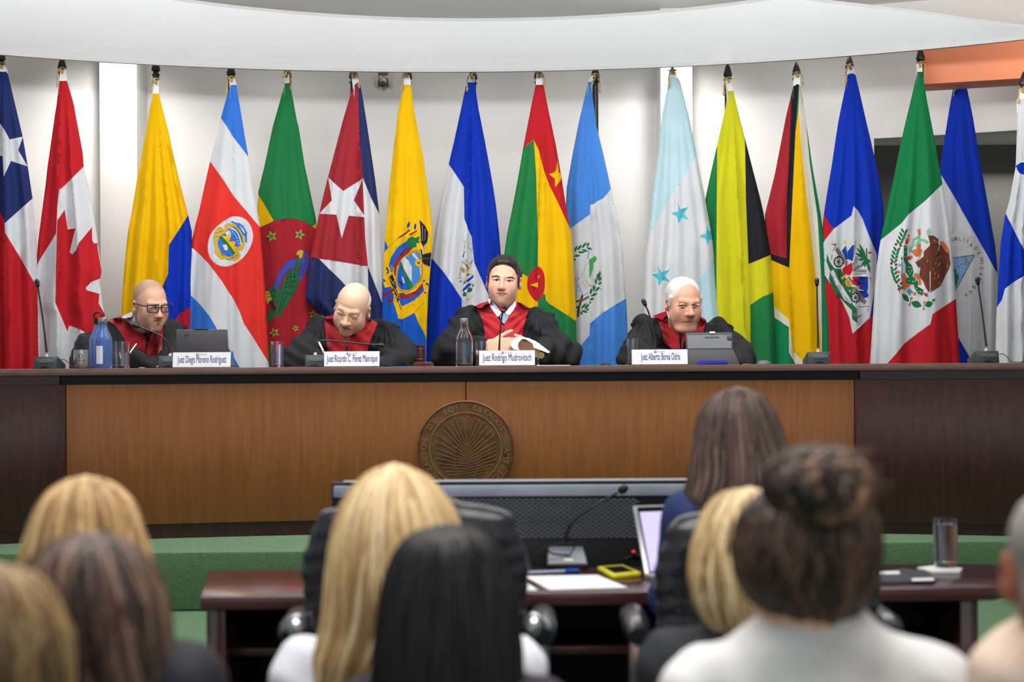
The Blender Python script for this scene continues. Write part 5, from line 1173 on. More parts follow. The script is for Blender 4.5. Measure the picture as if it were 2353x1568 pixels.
# ================================================================ people: shared modelling
def rotm(yaw, pitch, roll): return Matrix.Rotation(radians(yaw), 4, 'Z') @ Matrix.Rotation(radians(roll), 4, 'Y') @ Matrix.Rotation(radians(pitch), 4, 'X')
def add_head(S, M, w=1.0, jaw=1.0, nose=1.0, cheek=1.0, lids=1.0, neck_to=None, neck_r=.056, dchin=0.0, ears=1.0, face=True):
    S.M = M
    S.ell((0, .015, .035), (.075*w, .094, .080), k=.02)
    S.ell((0, -.012, -.02), (.067*w, .078, .085), k=.03)
    S.ell((0, -.020, -.066), (.050*w*jaw, .058, .050), k=.035)
    S.ell((0, -.066, -.096), (.022*jaw, .018, .018), k=.028)
    if face:
        for s in (-1, 1):
            S.ell((s*.037*w, -.058, -.030), (.026*cheek, .022*cheek, .028*cheek), k=.03)
            S.ell((s*.043*w*jaw, -.026, -.060), (.017*jaw, .026, .026), k=.03)
            S.cap((s*.040, -.074, .021), (s*.010, -.084, .018), .0085, .008, .016)
            S.ell((s*.0315, -.099, .001), (.020, .020, .0115), k=.012, op='sub')
            S.ell((s*.0315, -.0735, -.001), (.0155, .0125, .0125), k=.005)
            S.cap((s*.0315-.012, -.083, .006), (s*.0315+.012, -.083, .006), .0035*lids, .0035*lids, .005)
            S.cap((s*.0315-.011, -.081, -.010), (s*.0315+.011, -.081, -.0095), .003, .003, .006)
        S.cap((0, -.083, .012), (0, -.104*(.75+.25*nose), -.030), .0075, .0105*nose, .014)
        S.ell((0, -.106*(.8+.2*nose), -.034), (.0135*nose, .0125*nose, .0105), k=.010)
        for s in (-1, 1):
            S.ell((s*.0125*nose, -.096, -.037), (.0085*nose, .0105, .0075), k=.007)
            S.ell((s*.0065*nose, -.102, -.0445), (.0034, .004, .0025), k=.002, op='sub')
        S.ell((0, -.072, -.062), (.031, .018, .022), k=.022)
        for s in (-1, 1): S.cap((0, -.0885, -.0600), (s*.019, -.0815, -.0625), .0052, .0030, .006)
        S.cap((-.013, -.084, -.0715), (.013, -.084, -.0715), .0056, .0056, .008)
        S.cap((-.021, -.0865, -.0655), (.021, -.0865, -.0655), .0026, .0026, .003, op='sub')
        S.cap((0, -.094, -.048), (0, -.091, -.055), .002, .002, .003, op='sub')
        for s in (-1, 1): S.cap((s*.019, -.085, -.040), (s*.031, -.076, -.064), .0022, .0018, .006, op='sub')
    for s in (-1, 1):
        R = Matrix.Rotation(radians(s*32), 3, 'Z')
        S.ell((s*.0800*w, .016, -.010), (.0075*ears, .019*ears, .032*ears), R, k=.006)
        S.ell((s*.0865*w, .008, -.006), (.006, .010, .017), R, k=.004, op='sub')
    if dchin: S.ell((0, -.045, -.112), (.045*jaw, .040, .025*dchin), k=.03)
    S.M = None
    if neck_to is not None:
        a = M @ Vector((0, .022, -.055)); b = Vector(neck_to)
        S.cap(a, b, neck_r, neck_r*1.08, .03)
def hand_pts(wrist, d, n, L=.185, curl=(.5, .6, .4), spread=.16, thumb=1, tcurl=.3, tspread=.8):
    """hand from a wrist: d finger direction, n palm normal (palm looks along n), thumb=+1/-1 side"""
    d = Vector(d).normalized(); n = Vector(n); n = (n-d*n.dot(d)).normalized(); s = d.cross(n).normalized()*thumb
    w = Vector(wrist); pl = L*.50
    out = {'palm': [], 'fingers': []}
    fl = (.92, 1.0, .95, .78)
    for i in range(4):
        o = (1.5-i)/1.5*.032
        k0 = w+d*(pl*(1-.04*abs(i-1)))+s*o
        out['palm'].append((w+s*o*.7, k0))
        q = k0; ang = 0; dirv = (d+s*(1.5-i)*spread*.5).normalized(); pts = [q]
        for j, ln in enumerate((.44, .32, .24)):
            ang += curl[j]
            v = dirv*cos(ang)+n*sin(ang); q = q+v*(L*.5*fl[i]*ln); pts.append(q)
        out['fingers'].append(pts)
    b = w+d*pl*.25+s*.026+n*.006
    td = (d*cos(tspread)+s*sin(tspread)+n*.25).normalized(); t1 = b+td*L*.22; td2 = (td*cos(tcurl)+d*sin(tcurl)).normalized(); t2 = t1+td2*L*.17; t3 = t2+(td2*.8+d*.3).normalized()*L*.14
    out['thumb'] = [b, t1, t2, t3]
    return out
def add_hand(S, *a, **k):
    h = hand_pts(*a, **k)
    for p, q in h['palm']: S.cap(p, q, .0135, .0115, .012)
    for f in h['fingers']: S.chain(f, [.0100, .0088, .0080, .0068], .003)
    S.chain(h['thumb'], [.0140, .0110, .0095, .0075], .005)
    return h
SKIN = {}
def skin_mat():
    return mat('skin', (220, 170, 140), .5, spec=.35, var=.05, vscale=60, attr='Col', bump=.06, bscale=350)
def face_colors(V, M, base, lip=(176, 104, 96), blush=.12, scalp=None, seed=0):
    Mi = np.array(M.inverted()); L = V @ Mi[:3, :3].T+Mi[:3, 3]
    c = np.tile(np.array(lin(base)), (len(V), 1)); x, y, z = L[:, 0], L[:, 1], L[:, 2]
    fr = np.clip((-y-.03)/.03, 0, 1)
    def blob(px, pz, rx, rz): return np.exp(-(((np.abs(x)-px)/rx)**2+((z-pz)/rz)**2))*fr
    red = np.array(lin((200, 118, 104)))
    a = np.clip(blob(.036, -.03, .02, .018)*blush*2+blob(0, -.036, .014, .016)*blush*3+np.exp(-((np.abs(x)-.08)/.012)**2)*(np.abs(z) < .045)*blush*2, 0, .6)[:, None]; c = c*(1-a)+red*a
    a = np.clip(blob(0, -.0605, .019, .0035)*.9+blob(0, -.071, .014, .0045)*.8, 0, .85)[:, None]; c = c*(1-a)+np.array(lin(lip))*a
    if scalp:
        colr, z0, amt = scalp
        hl = np.clip((z-(z0-np.clip((y+.03)*1.3, -.02, .16)))/.02, 0, 1)*np.clip(1-np.exp(-(np.abs(z)+.0)/.02)*0, 0, 1)*(np.abs(x) < .0775)
        a = (hl*amt)[:, None]; c = c*(1-a)+np.array(lin(colr))*a
    return c
ROBE = mat('black_robe_cloth', (31, 32, 35), .75, spec=.25, var=.15, vscale=12, bump=.1, bscale=500)
RRED = mat('red_robe_cloth', (176, 30, 40), .7, spec=.25, var=.06, vscale=14, sheen=.2, bump=.1, bscale=500)
SHIRT = mat('white_shirt', (232, 230, 236), .7, var=.02, vscale=30)
M_ZIP = mat('black_zip', (16, 15, 17), .45, var=.1)
def fold_noise(V, N, amp, seeds):
    rnd = random.Random(seeds); d = np.zeros(len(V))
    for i in range(7):
        a = rnd.uniform(-.9, .9); fx, fz, fy = rnd.uniform(30, 95), rnd.uniform(4, 14), rnd.uniform(8, 24)
        d += np.sin(V[:, 0]*fx*cos(a)+V[:, 2]*(fz+fx*sin(a))+V[:, 1]*fy+rnd.uniform(0, 6.28))
    d = np.sign(d)*np.abs(d)**.8
    return V+N*(d*amp/3)[:, None]
def tr(Tx): return lambda pts: [(Tx[0]+x/Tx[2], Tx[1]+y/Tx[2]) for x, y in pts]
def rest(V):
    """sleeves and hands rest on the bench instead of sinking into it"""
    yb = .17+np.sqrt(np.maximum(49-(V[:, 0]-.1)**2, 1))+.625
    V = V.copy(); k = (V[:, 1] < yb) & (V[:, 2] < ZB+.003) & (V[:, 2] > 1.262); V[k, 2] = ZB+.003; return V
def judge(label, head, Mrot, Y, params, base, scalp, body, seat_px, red, decals, hair=None, blush=.12, seed=1):
    """head: (px,py) of the head centre, body: dict of px points (x,y,Y)"""
    hc = P(head[0], head[1], Y); M = Matrix.Translation(hc) @ Mrot
    nb = P(*body['neck'])
    xs0, xs1 = min(p[0] for k in ('le', 're', 'ls', 'rs') for p in [P(*body[k])])-.22, max(p[0] for k in ('le', 're', 'ls', 'rs') for p in [P(*body[k])])+.22
    t = thing('person', (nb.x, Y+.30, PLAT), label, 'person', 'judges seated behind the bench')
    # ---- body: one continuous skin surface: head, neck, trunk, arms, hands, legs
    hx, hz = hc.x, hc.z
    S = SDF(axis((xs0, hx-.115, .007), (hx-.115, hx+.115, .0028), (hx+.115, xs1, .007)) if not body.get('finehand') else axis((xs0, hx-.115, .007), (hx-.115, hx+.22, .0032), (hx+.22, xs1, .007)),
            axis((Y-.62, hc.y-.125, .005 if body.get('finehand') else .007), (hc.y-.125, hc.y+.12, .0028), (hc.y+.12, Y+.48, .008)), axis((PLAT+.42, PLAT+.62, .01), (PLAT+.62, hz-.14, .006), (hz-.14, hz+.13, .0028)))
    ls, rs, le, re_, lw, rw = (P(*body[k]) for k in ('ls', 'rs', 'le', 're', 'lw', 'rw'))
    hip = Vector((nb.x*.6+(ls.x+rs.x)*.2, Y+.22, PLAT+.58)); chest = (ls+rs)/2+Vector((0, .03, -.10))
    S.cap(nb+Vector((0, .06, -.06)), chest+Vector((0, .06, 0)), .062, .09, .05); S.cap(chest+Vector((0, .06, 0)), hip, .10, .13, .05); S.cap(ls+Vector((.06, .02, -.02)), rs+Vector((-.06, .02, -.02)), .06, .06, .05)
    for s_, e_, w_ in ((ls, le, lw), (rs, re_, rw)): S.cap(s_, e_, .048, .04, .03); S.cap(e_, w_, .038, .026, .02)
    for sx in (-.09, .09): S.cap(hip+Vector((sx, 0, -.04)), Vector((hip.x+sx*1.2, Y-.22, PLAT+.52)), .075, .06, .03)
    add_head(S, M, neck_to=nb+Vector((0, .035, -.01)), **params)
    hands = []
    for hd in body.get('hands', ()): hands.append(add_hand(S, P(*hd[0]), *hd[1:-1], **hd[-1]))
    V, Fq = S.mesh(); V = lap(V, Fq, 1, .5)
    V = rest(V)
    col = face_colors(V, M, base, blush=blush, scalp=scalp, seed=seed)
    bo = me_obj('body', V, Fq, skin_mat(), t, colors=col, angle=180)
    bv = bvh_of(V, Fq)
    # ---- robe
    R = SDF(axis((xs0-.02, xs1+.02, .0075)), axis((Y-.66, Y+.42, .009)), axis((PLAT+.44, nb.z+.12, .0075)))
    R.cap(chest+Vector((0, .02, .02)), hip, .165, .19, .06, flat=((0, 1, 0), 1.15)); R.cap(nb+Vector((0, .02, -.075)), chest+Vector((0, -.02, -.06)), .085, .14, .06)
    for s_, e_, w_, sg in ((ls, le, lw, 1), (rs, re_, rw, -1)):
        R.cap(nb+Vector((-sg*.05, .03, -.035)), s_, .052, .066, .05)
        R.cap(s_, e_, .070, body.get('er', .088), .05); R.cap(e_, w_, body.get('er', .088), body.get('wr', .062), .04)
        R.cap(s_+Vector((sg*.05, .02, -.05)), chest+Vector((-sg*.06, 0, -.1)), .08, .1, .06)
    for sx in (-.1, .1): R.cap(hip+Vector((sx, 0, -.02)), Vector((hip.x+sx*1.2, Y-.15, PLAT+.53)), .10, .09, .05)
    Vr, Fr = R.mesh(); Vr = lap(Vr, Fr, 3, .5); N = vnormals(Vr, Fr); Vr = fold_noise(Vr, N, .013, seed)
    # gathered pleats under the shoulder seams
    for s_ in (ls, rs):
        dd = np.linalg.norm(Vr-np.array(s_), axis=1); wgt = np.exp(-((dd-.10)/.085)**2)*(Vr[:, 2] < s_.z+.05)
        an = np.arctan2(Vr[:, 2]-s_.z-.08, Vr[:, 0]-s_.x); Vr = Vr+N*(np.sin(an*24+np.sin(dd*30))*wgt*.0075)[:, None]
    Vr = rest(Vr)
    me_obj('robe', Vr, Fr, ROBE, t, angle=180)
    br = bvh_of(Vr, Fr); bc = bvh_of(np.concatenate([Vr, V]), np.concatenate([Fr, Fq+len(Vr)]))
    for nm, tgt, polys, m, off, sm in red+decals:
        decal(nm, bc if nm == 'shirt_collar' else (br if tgt == 'robe' else bv), polys, m, t, Y-.05, off+(.006 if tgt == 'robe' else 0), 2.0 if tgt == 'robe' else 1.2, .012 if tgt == 'robe' else .002, sm)
    if hair: hair(t, M)
    return t, M, hands, bv, br
def hair_from(S, t, m, M, amp=.002, freq=160, seed=3, direction=(0, 1, .3), name='hair'):
    V, Fq = S.mesh(); V = lap(V, Fq, 2); N = vnormals(V, Fq)
    Mi = np.array(M.inverted()); L = V @ Mi[:3, :3].T+Mi[:3, 3]
    g = np.sin(L[:, 0]*freq+np.sin(L[:, 1]*25)*1.5)*.6+np.sin(L[:, 0]*freq*2.3+L[:, 1]*40+1)*.4
    V = V+N*(g*amp)[:, None]
    return me_obj(name, V, Fq, m, t, angle=180)
BR_DK = mat('dark_brow_hair', (52, 40, 36), .7, var=.2, vscale=300)
BR_GR = mat('grey_brow_hair', (176, 164, 152), .7, var=.2, vscale=300)
BR_MD = mat('brown_brow_hair', (92, 70, 58), .7, var=.2, vscale=300)
EYEW = mat('eye_white', (206, 198, 194), .25, var=.02)
EYED = mat('dark_iris', (48, 36, 32), .15, var=.1, vscale=400)
LASH = mat('lash_line', (74, 50, 44), .6, var=.1)
LIPM = mat('lip_skin', (178, 110, 100), .45, var=.06, vscale=200)
MOUTH = mat('mouth_line', (120, 66, 60), .6, var=.05)
CREASE_SHADE = mat('painted_crease_shade', (186, 134, 110), .6, var=.05)  # darker strokes paint the shade of wrinkles and eye bags too fine to mesh
STUB = mat('stubble_skin', (96, 76, 66), .7, var=.2, vscale=300)
def lz(a, b, w): return lens(a, b, w, 4)
# ---------------------------------------------------------------- central judge, dark slick hair
q = tr((960, 570, 5.226))
J3red = [('red_yoke', 'robe', [q([(845, 640), (850, 655), (880, 725), (930, 800), (1000, 890), (1030, 940), (1030, 1130), (850, 1150), (805, 1110), (800, 1000), (790, 920), (765, 850), (740, 790), (700, 740), (670, 710), (740, 670)]), q([(1180, 640), (1165, 690), (1130, 760), (1090, 830), (1050, 890), (1036, 940), (1036, 1130), (1250, 1130), (1256, 1080), (1262, 1010), (1280, 930), (1300, 850), (1320, 780), (1345, 725), (1260, 670)])], RRED, .006, 0),
         ('zip', 'robe', [q([(1026, 930), (1038, 930), (1040, 1130), (1028, 1130)])], M_ZIP, .009, 0),
         ('shirt_collar', 'robe', [q([(845, 612), (872, 606), (915, 660), (960, 712), (1005, 775), (985, 805), (960, 830), (920, 780), (880, 720), (855, 665)]), q([(1168, 630), (1182, 650), (1180, 695), (1150, 745), (1100, 808), (1075, 800), (1050, 778), (1090, 722), (1130, 680)])], SHIRT, .012, 0),
         ('tie', 'robe', [q([(985, 820), (1010, 785), (1060, 782), (1095, 822), (1060, 880), (1035, 915), (1005, 880)])], mat('pale_blue_tie', (132, 152, 172), .6, var=.1, vscale=90), .008, 0)]
J3dec = [('eyebrow', 'head', [q([(885, 352), (905, 335), (945, 327), (985, 343), (982, 352), (940, 342), (905, 350)])], BR_DK, .0012, 0), ('eyebrow', 'head', [q([(1073, 362), (1095, 348), (1130, 346), (1168, 372), (1165, 378), (1128, 360), (1090, 366)])], BR_DK, .0012, 0),
         ('eye', 'head', [q(lz((915, 386), (985, 388), 26)), q(lz((1072, 396), (1142, 398), 26))], EYEW, .0008, 0), ('iris', 'head', [q(circ(946, 386, 13, 10)), q(circ(1100, 396, 13, 10))], EYED, .0014, 0),
         ('eyelid_line', 'head', [q(stroke([(912, 386), (935, 374), (965, 374), (988, 386)], 8)), q(stroke([(1070, 396), (1092, 384), (1122, 384), (1145, 398)], 8))], LASH, .0018, 0),
         ('lips', 'head', [q([(948, 546), (985, 532), (1010, 538), (1035, 533), (1078, 550), (1040, 572), (1005, 574), (970, 566)])], LIPM, .0008, 0), ('mouth_line', 'head', [q(stroke([(946, 543), (985, 542), (1015, 548), (1045, 546), (1080, 549)], 7))], MOUTH, .0014, 0)]
M_HDK = mat('dark_hair', (38, 34, 34), .45, spec=.5, var=.3, vscale=40, stretch=(6, 1, 1))
def hairJ3(t, M):
    c = M.translation; S = SDF(axis((c.x-.12, c.x+.12, .0035)), axis((c.y-.13, c.y+.15, .0035)), axis((c.z-.10, c.z+.15, .0035))); S.M = M
    S.ell((0, .022, .040), (.081, .098, .081), k=.01); S.ell((0, -.01, .085), (.055, .07, .034), k=.03)
    S.ell((0, -.13, .012), (.078, .13, .076), k=.012, op='sub'); S.ell((0, -.10, -.06), (.12, .105, .08), k=.01, op='sub'); S.ell((0, .03, -.12), (.12, .12, .085), k=.01, op='sub')
    for s in (-1, 1): S.cap((s*.0725, -.022, .02), (s*.074, -.016, -.03), .008, .0045, .008)
    for s in (-1, 1): S.cap((s*.074, .03, .045), (s*.076, .045, -.005), .009, .006, .012)
    hair_from(S, t, M_HDK, M, .0016, 150)
body3 = dict(neck=(1155, 712, 7.98), ls=(1075, 742, 7.97), rs=(1238, 744, 7.97), le=(1036, 812, 7.78), re=(1289, 818, 7.78), lw=(1112, 806, 7.55), rw=(1242, 812, 7.55), finehand=True,
             hands=[((1124, 797, 7.50), (1, -.12, .02), (.1, 1, -.3), dict(thumb=1, curl=(.35, .35, .2), tcurl=.2, tspread=.75)), ((1236, 806, 7.50), (-1, -.1, .10), (-.1, 1, -.3), dict(thumb=-1, curl=(.75, .8, .5), tcurl=.2, tspread=.6))])
J3, M3, H3, bv3, br3 = judge('central judge with slick dark hair in black and red robe holding papers', (1157.5, 645), rotm(-5, 3, 3.5), 7.95, dict(w=.98, jaw=.98, nose=.92, cheek=1.05), (226, 176, 150), None, body3, None, J3red, J3dec, hairJ3, seed=3)
# paper held in the hands: a booklet curling over
qq = tr((960, 570, 5.226)); g = G()
path = qq([(1150, 1222), (1112, 1170), (1150, 1122), (1200, 1098), (1260, 1092), (1330, 1104), (1420, 1142), (1500, 1196), (1585, 1258)])
lo_, hi_ = [P(x, y, 7.43) for x, y in path], [P(x, y-3, 7.56) for x, y in path]; n = len(path); th = Vector((0, 0, .002))
for A_, B_ in ((lo_, hi_),):
    vs = A_+B_+[v+th for v in A_]+[v+th for v in B_]
    fs = [(i, i+1, n+i+1, n+i) for i in range(n-1)]+[(2*n+i, 3*n+i, 3*n+i+1, 2*n+i+1) for i in range(n-1)]+[(i, 2*n+i, 2*n+i+1, i+1) for i in range(n-1)]+[(n+i, n+i+1, 3*n+i+1, 3*n+i) for i in range(n-1)]
    g.add(vs, fs)
page = qq([(1105, 1165), (1150, 1122), (1200, 1098), (1258, 1094), (1225, 1118), (1206, 1150), (1204, 1185), (1220, 1228), (1155, 1220)])
g.prism(page, lambda x, y: P(x, y, 7.428), lambda x, y: P(x, y, 7.431))
page = qq([(1300, 1100), (1340, 1106), (1420, 1142), (1500, 1196), (1585, 1258), (1560, 1262), (1460, 1222), (1390, 1196), (1380, 1150)])
g.prism(page, lambda x, y: P(x, y, 7.428), lambda x, y: P(x, y, 7.431))
tag(g.build('folded_papers', M_PAPER, None, angle=60), 'curled white papers held by the central judge', 'paper')
wc = P(1243, 819, 7.52); t = thing('wristwatch', wc+Vector((0, 0, -.03)), 'gold and steel watch on the wrist of the central judge', 'watch')
Rw = Vector((0, 0, 1)).rotation_difference(Vector((1, -.3, .1))).to_matrix()
g = G(); g.lathe([(.030, -.010), (.034, -.009), (.034, .009), (.030, .010), (.030, -.010)], wc, 20, Rw); g.build('strap', M_STEEL, t)
g = G(); g.lathe([(0, .012), (.015, .012), (.017, .008), (.017, 0), (0, 0)], wc+Vector((0, -.032, .004)), 18, Matrix(((1, 0, 0), (0, 0, -1), (0, 1, 0)))); g.build('dial', M_BRASS, t)
# ---------------------------------------------------------------- judge with glasses
q = tr((140, 620, 5.602))
J1red = [('red_yoke', 'robe', [q([(770, 600), (800, 640), (870, 690), (960, 745), (1040, 800), (1085, 870), (1110, 950), (1090, 1100), (1080, 1170), (900, 1110), (900, 1080), (850, 960), (810, 880), (750, 790), (690, 710), (610, 660), (690, 625)]), q([(1185, 770), (1250, 760), (1310, 700), (1308, 900), (1295, 1170), (1180, 1195), (1090, 1170), (1100, 1060), (1118, 950), (1150, 860)])], RRED, .006, 0),
         ('zip', 'robe', [q([(1105, 890), (1122, 890), (1112, 960), (1085, 1130), (1075, 1130), (1098, 960)])], M_ZIP, .009, 0),
         ('shirt_collar', 'robe', [q([(780, 605), (850, 570), (935, 530), (945, 600), (985, 690), (1060, 760), (1095, 790), (1070, 815), (980, 760), (880, 690), (810, 640)]), q([(1130, 775), (1190, 755), (1180, 810), (1165, 800)])], SHIRT, .022, 0),
         ('tie', 'robe', [q([(1065, 800), (1100, 780), (1165, 795), (1170, 820), (1140, 860), (1120, 890), (1085, 870)])], mat('black_tie', (24, 24, 34), .5, var=.1), .008, 0)]
J1dec = [('eyebrow', 'head', [q([(1150, 462), (1200, 448), (1268, 440), (1270, 452), (1205, 462), (1160, 474)]), q([(1325, 450), (1345, 446), (1362, 452), (1360, 462), (1340, 458)])], BR_MD, .0012, 0),
         ('eye', 'head', [q(lz((1175, 492), (1240, 492), 20)), q(lz((1328, 490), (1358, 490), 14))], EYEW, .0008, 0), ('iris', 'head', [q(circ(1215, 491, 10, 8)), q(circ(1347, 490, 7, 8))], EYED, .0014, 0), ('eyelid_line', 'head', [q(stroke([(1172, 490), (1200, 480), (1242, 488)], 8))], LASH, .0018, 0),
         ('lips', 'head', [q([(1190, 657), (1225, 648), (1262, 650), (1300, 655), (1275, 672), (1235, 676)])], LIPM, .0008, 0), ('mouth_line', 'head', [q(stroke([(1188, 656), (1240, 660), (1298, 657)], 6))], MOUTH, .0014, 0),
         ('goatee', 'head', [q([(1238, 690), (1255, 684), (1268, 692), (1262, 712), (1248, 716)])], STUB, .0014, 0),
         ('crease', 'head', [q(stroke(p, 5)) for p in ([(1215, 600), (1185, 630), (1172, 660)], [(1180, 400), (1240, 392), (1300, 396)], [(1285, 425), (1292, 450)])], CREASE_SHADE, .0008, 0)]
body1 = dict(neck=(322, 744, 7.80), ls=(264, 775, 7.82), rs=(392, 772, 7.82), le=(256, 835, 7.62), re=(404, 828, 7.62), lw=(340, 842, 7.38), rw=(388, 842, 7.38), er=.072, wr=.06,
             hands=[((350, 845, 7.36), (1, -.2, 0), (0, 0, -1), dict(thumb=1, curl=(.2, .2, .2)))])
J1, M1, H1, bv1, br1 = judge('balding judge in dark glasses leaning over a laptop', (346, 701), rotm(36, 12, -3), 7.58, dict(w=.91, jaw=.90, nose=1.0, cheek=.9), (208, 160, 134), ((120, 110, 104), .055, .55), body1, None, J1red, J1dec, None, seed=1)
# eyeglasses with cord
M_FRAME = mat('black_eyeglass_frame', (24, 24, 34), .25, var=.05)
gl = thing('eyeglasses', M1 @ Vector((0, -.09, -.02)), 'black rectangular eyeglasses worn by the balding judge', 'eyeglasses')
for s in (-1, 1):
    rr = [(s*.033+a*.026, -.104+abs(s*.033+a*.026)*.14, .0+b*.0165) for a, b in ((-1, .9), (-.5, 1), (.5, 1), (1, .9), (1.02, 0), (.92, -.85), (.5, -1), (-.5, -1), (-.9, -.85), (-1, 0), (-1, .9))]
    g = G(); g.tube([M1 @ Vector(p) for p in rr], .0021, 8); g.build('rim', M_FRAME, gl)
    g = G(); vv = [M1 @ Vector(p) for p in rr[:-1]]; g.add(vv+[v+Vector((0, .0012, 0)) for v in vv], [tuple(range(10)), tuple(range(19, 9, -1))]+[(i, (i+1) % 10, 10+(i+1) % 10, 10+i) for i in range(10)]); g.build('lens', glass('eyeglass_lens', (235, 235, 255), 1.05), gl)
    g = G(); g.tube([M1 @ Vector(p) for p in ((s*.059, -.096, .012), (s*.075, -.07, .012), (s*.0795, -.02, .012), (s*.079, .015, .006))], .0026, 8); g.build('temple', M_FRAME, gl)
    g = G(); g.tube([M1 @ Vector(p) for p in ((s*.0815, -.045, .013), (s*.084, -.04, -.03), (s*.083, -.028, -.07), (s*.081, -.02, -.086), (s*.078, -.004, -.088), (s*.072, .03, -.075))], .0011, 6); g.build('cord', M_DK, gl)
g = G(); g.tube([M1 @ Vector(p) for p in ((-.009, -.1035, .004), (0, -.106, .007), (.009, -.1035, .004))], .002, 8); g.build('bridge', M_FRAME, gl)
p0 = P(302, 806, 7.35); p1 = P(313, 791, 7.40); g = G(); g.tube([p0-(p1-p0)*.8, p0, p1, p1+(p1-p0)*.1], [.003, .003, .003, .001], 8); tag(g.build('pen', M_WHITE), 'white pen held beside the tall glass at the left', 'pen')
# ---------------------------------------------------------------- judge writing, bald
q = tr((600, 640, 5.602))
J2red = [('red_yoke', 'robe', [q([(940, 470), (950, 560), (980, 670), (1040, 740), (1085, 770), (1095, 860), (1098, 960), (855, 960), (850, 880), (838, 780), (825, 640), (808, 495)]), q([(1360, 520), (1430, 535), (1505, 580), (1460, 680), (1420, 770), (1385, 870), (1370, 955), (1105, 955), (1110, 880), (1160, 770), (1230, 700), (1310, 620)])], RRED, .006, 0),
         ('zip', 'robe', [q([(1088, 760), (1098, 760), (1108, 870), (1108, 950), (1096, 950), (1096, 870)])], M_ZIP, .009, 0),
         ('tie', 'robe', [q([(1085, 755), (1160, 750), (1165, 780), (1130, 840), (1110, 880), (1095, 840)])], mat('crimson_tie', (170, 28, 40), .5, var=.15, vscale=120), .008, 0)]
J2dec = [('eyebrow', 'head', [q([(995, 392), (1010, 372), (1045, 385), (1070, 402), (1065, 412), (1035, 398), (1010, 392)]), q([(1160, 460), (1200, 455), (1245, 462), (1270, 480), (1262, 488), (1220, 472), (1170, 472)])], BR_GR, .0016, 0),
         ('eyelid_line', 'head', [q(stroke([(1012, 455), (1030, 480), (1060, 482), (1085, 470)], 7)), q(stroke([(1165, 505), (1185, 525), (1215, 528), (1245, 515)], 7))], LASH, .0014, 0),
         ('lips', 'head', [q([(1040, 634), (1080, 630), (1130, 642), (1172, 658), (1130, 664), (1080, 656)])], LIPM, .0008, 0), ('mouth_line', 'head', [q(stroke([(1036, 630), (1080, 643), (1130, 654), (1175, 660)], 6))], MOUTH, .0014, 0),
         ('crease', 'head', [q(stroke(p, 5)) for p in ([(1010, 318), (1090, 335), (1170, 365), (1250, 400)], [(1020, 345), (1100, 362), (1180, 392)], [(1048, 560), (1020, 600), (1008, 640)], [(1165, 575), (1185, 610), (1190, 650)], [(1010, 495), (1045, 505), (1085, 498)], [(1168, 545), (1205, 552), (1245, 540)])], CREASE_SHADE, .0008, 0)]
M_HWH = mat('white_hair', (206, 202, 198), .6, var=.12, vscale=120, stretch=(4, 1, 1))
def hairJ2(t, M):
    c = M.translation; S = SDF(axis((c.x-.13, c.x+.13, .0035)), axis((c.y-.13, c.y+.15, .0035)), axis((c.z-.13, c.z+.15, .0035))); S.M = M
    S.ell((0, .020, .030), (.0775, .096, .078), k=.01); S.ell((0, -.06, .09), (.11, .125, .075), k=.01, op='sub'); S.ell((0, -.11, -.01), (.12, .105, .12), k=.01, op='sub'); S.ell((0, .02, -.12), (.13, .13, .085), k=.01, op='sub')
    hair_from(S, t, M_HWH, M, .0008, 260)
body2 = dict(neck=(812, 748, 7.84), ls=(736, 765, 7.82), rs=(888, 775, 7.82), le=(690, 830, 7.58), re=(928, 832, 7.58), lw=(735, 842, 7.36), rw=(885, 846, 7.36), er=.082,
             hands=[((730, 828, 7.34), (.8, -.35, .05), (0, 0, -1), dict(thumb=1, curl=(.6, .7, .4), tcurl=.3))])
J2, M2, H2, bv2, br2 = judge('bald elderly judge looking down and writing with a white pen', (809, 709), rotm(-6, 25, 14), 7.62, dict(w=.98, jaw=1.06, nose=1.15, cheek=1.05, lids=1.3), (222, 178, 150), ((214, 196, 182), .05, .45), body2, None, J2red, J2dec, hairJ2, seed=2)
p0, p1 = P(747, 816, 7.24), P(733, 787, 7.28); g = G(); g.tube([p0-(p1-p0)*.5, p0, p1, p1+(p1-p0)*.06], [.0015, .0045, .0045, .002], 10); tag(g.build('stylus', M_WHITE), 'white stylus in the hand of the bald judge', 'pen')
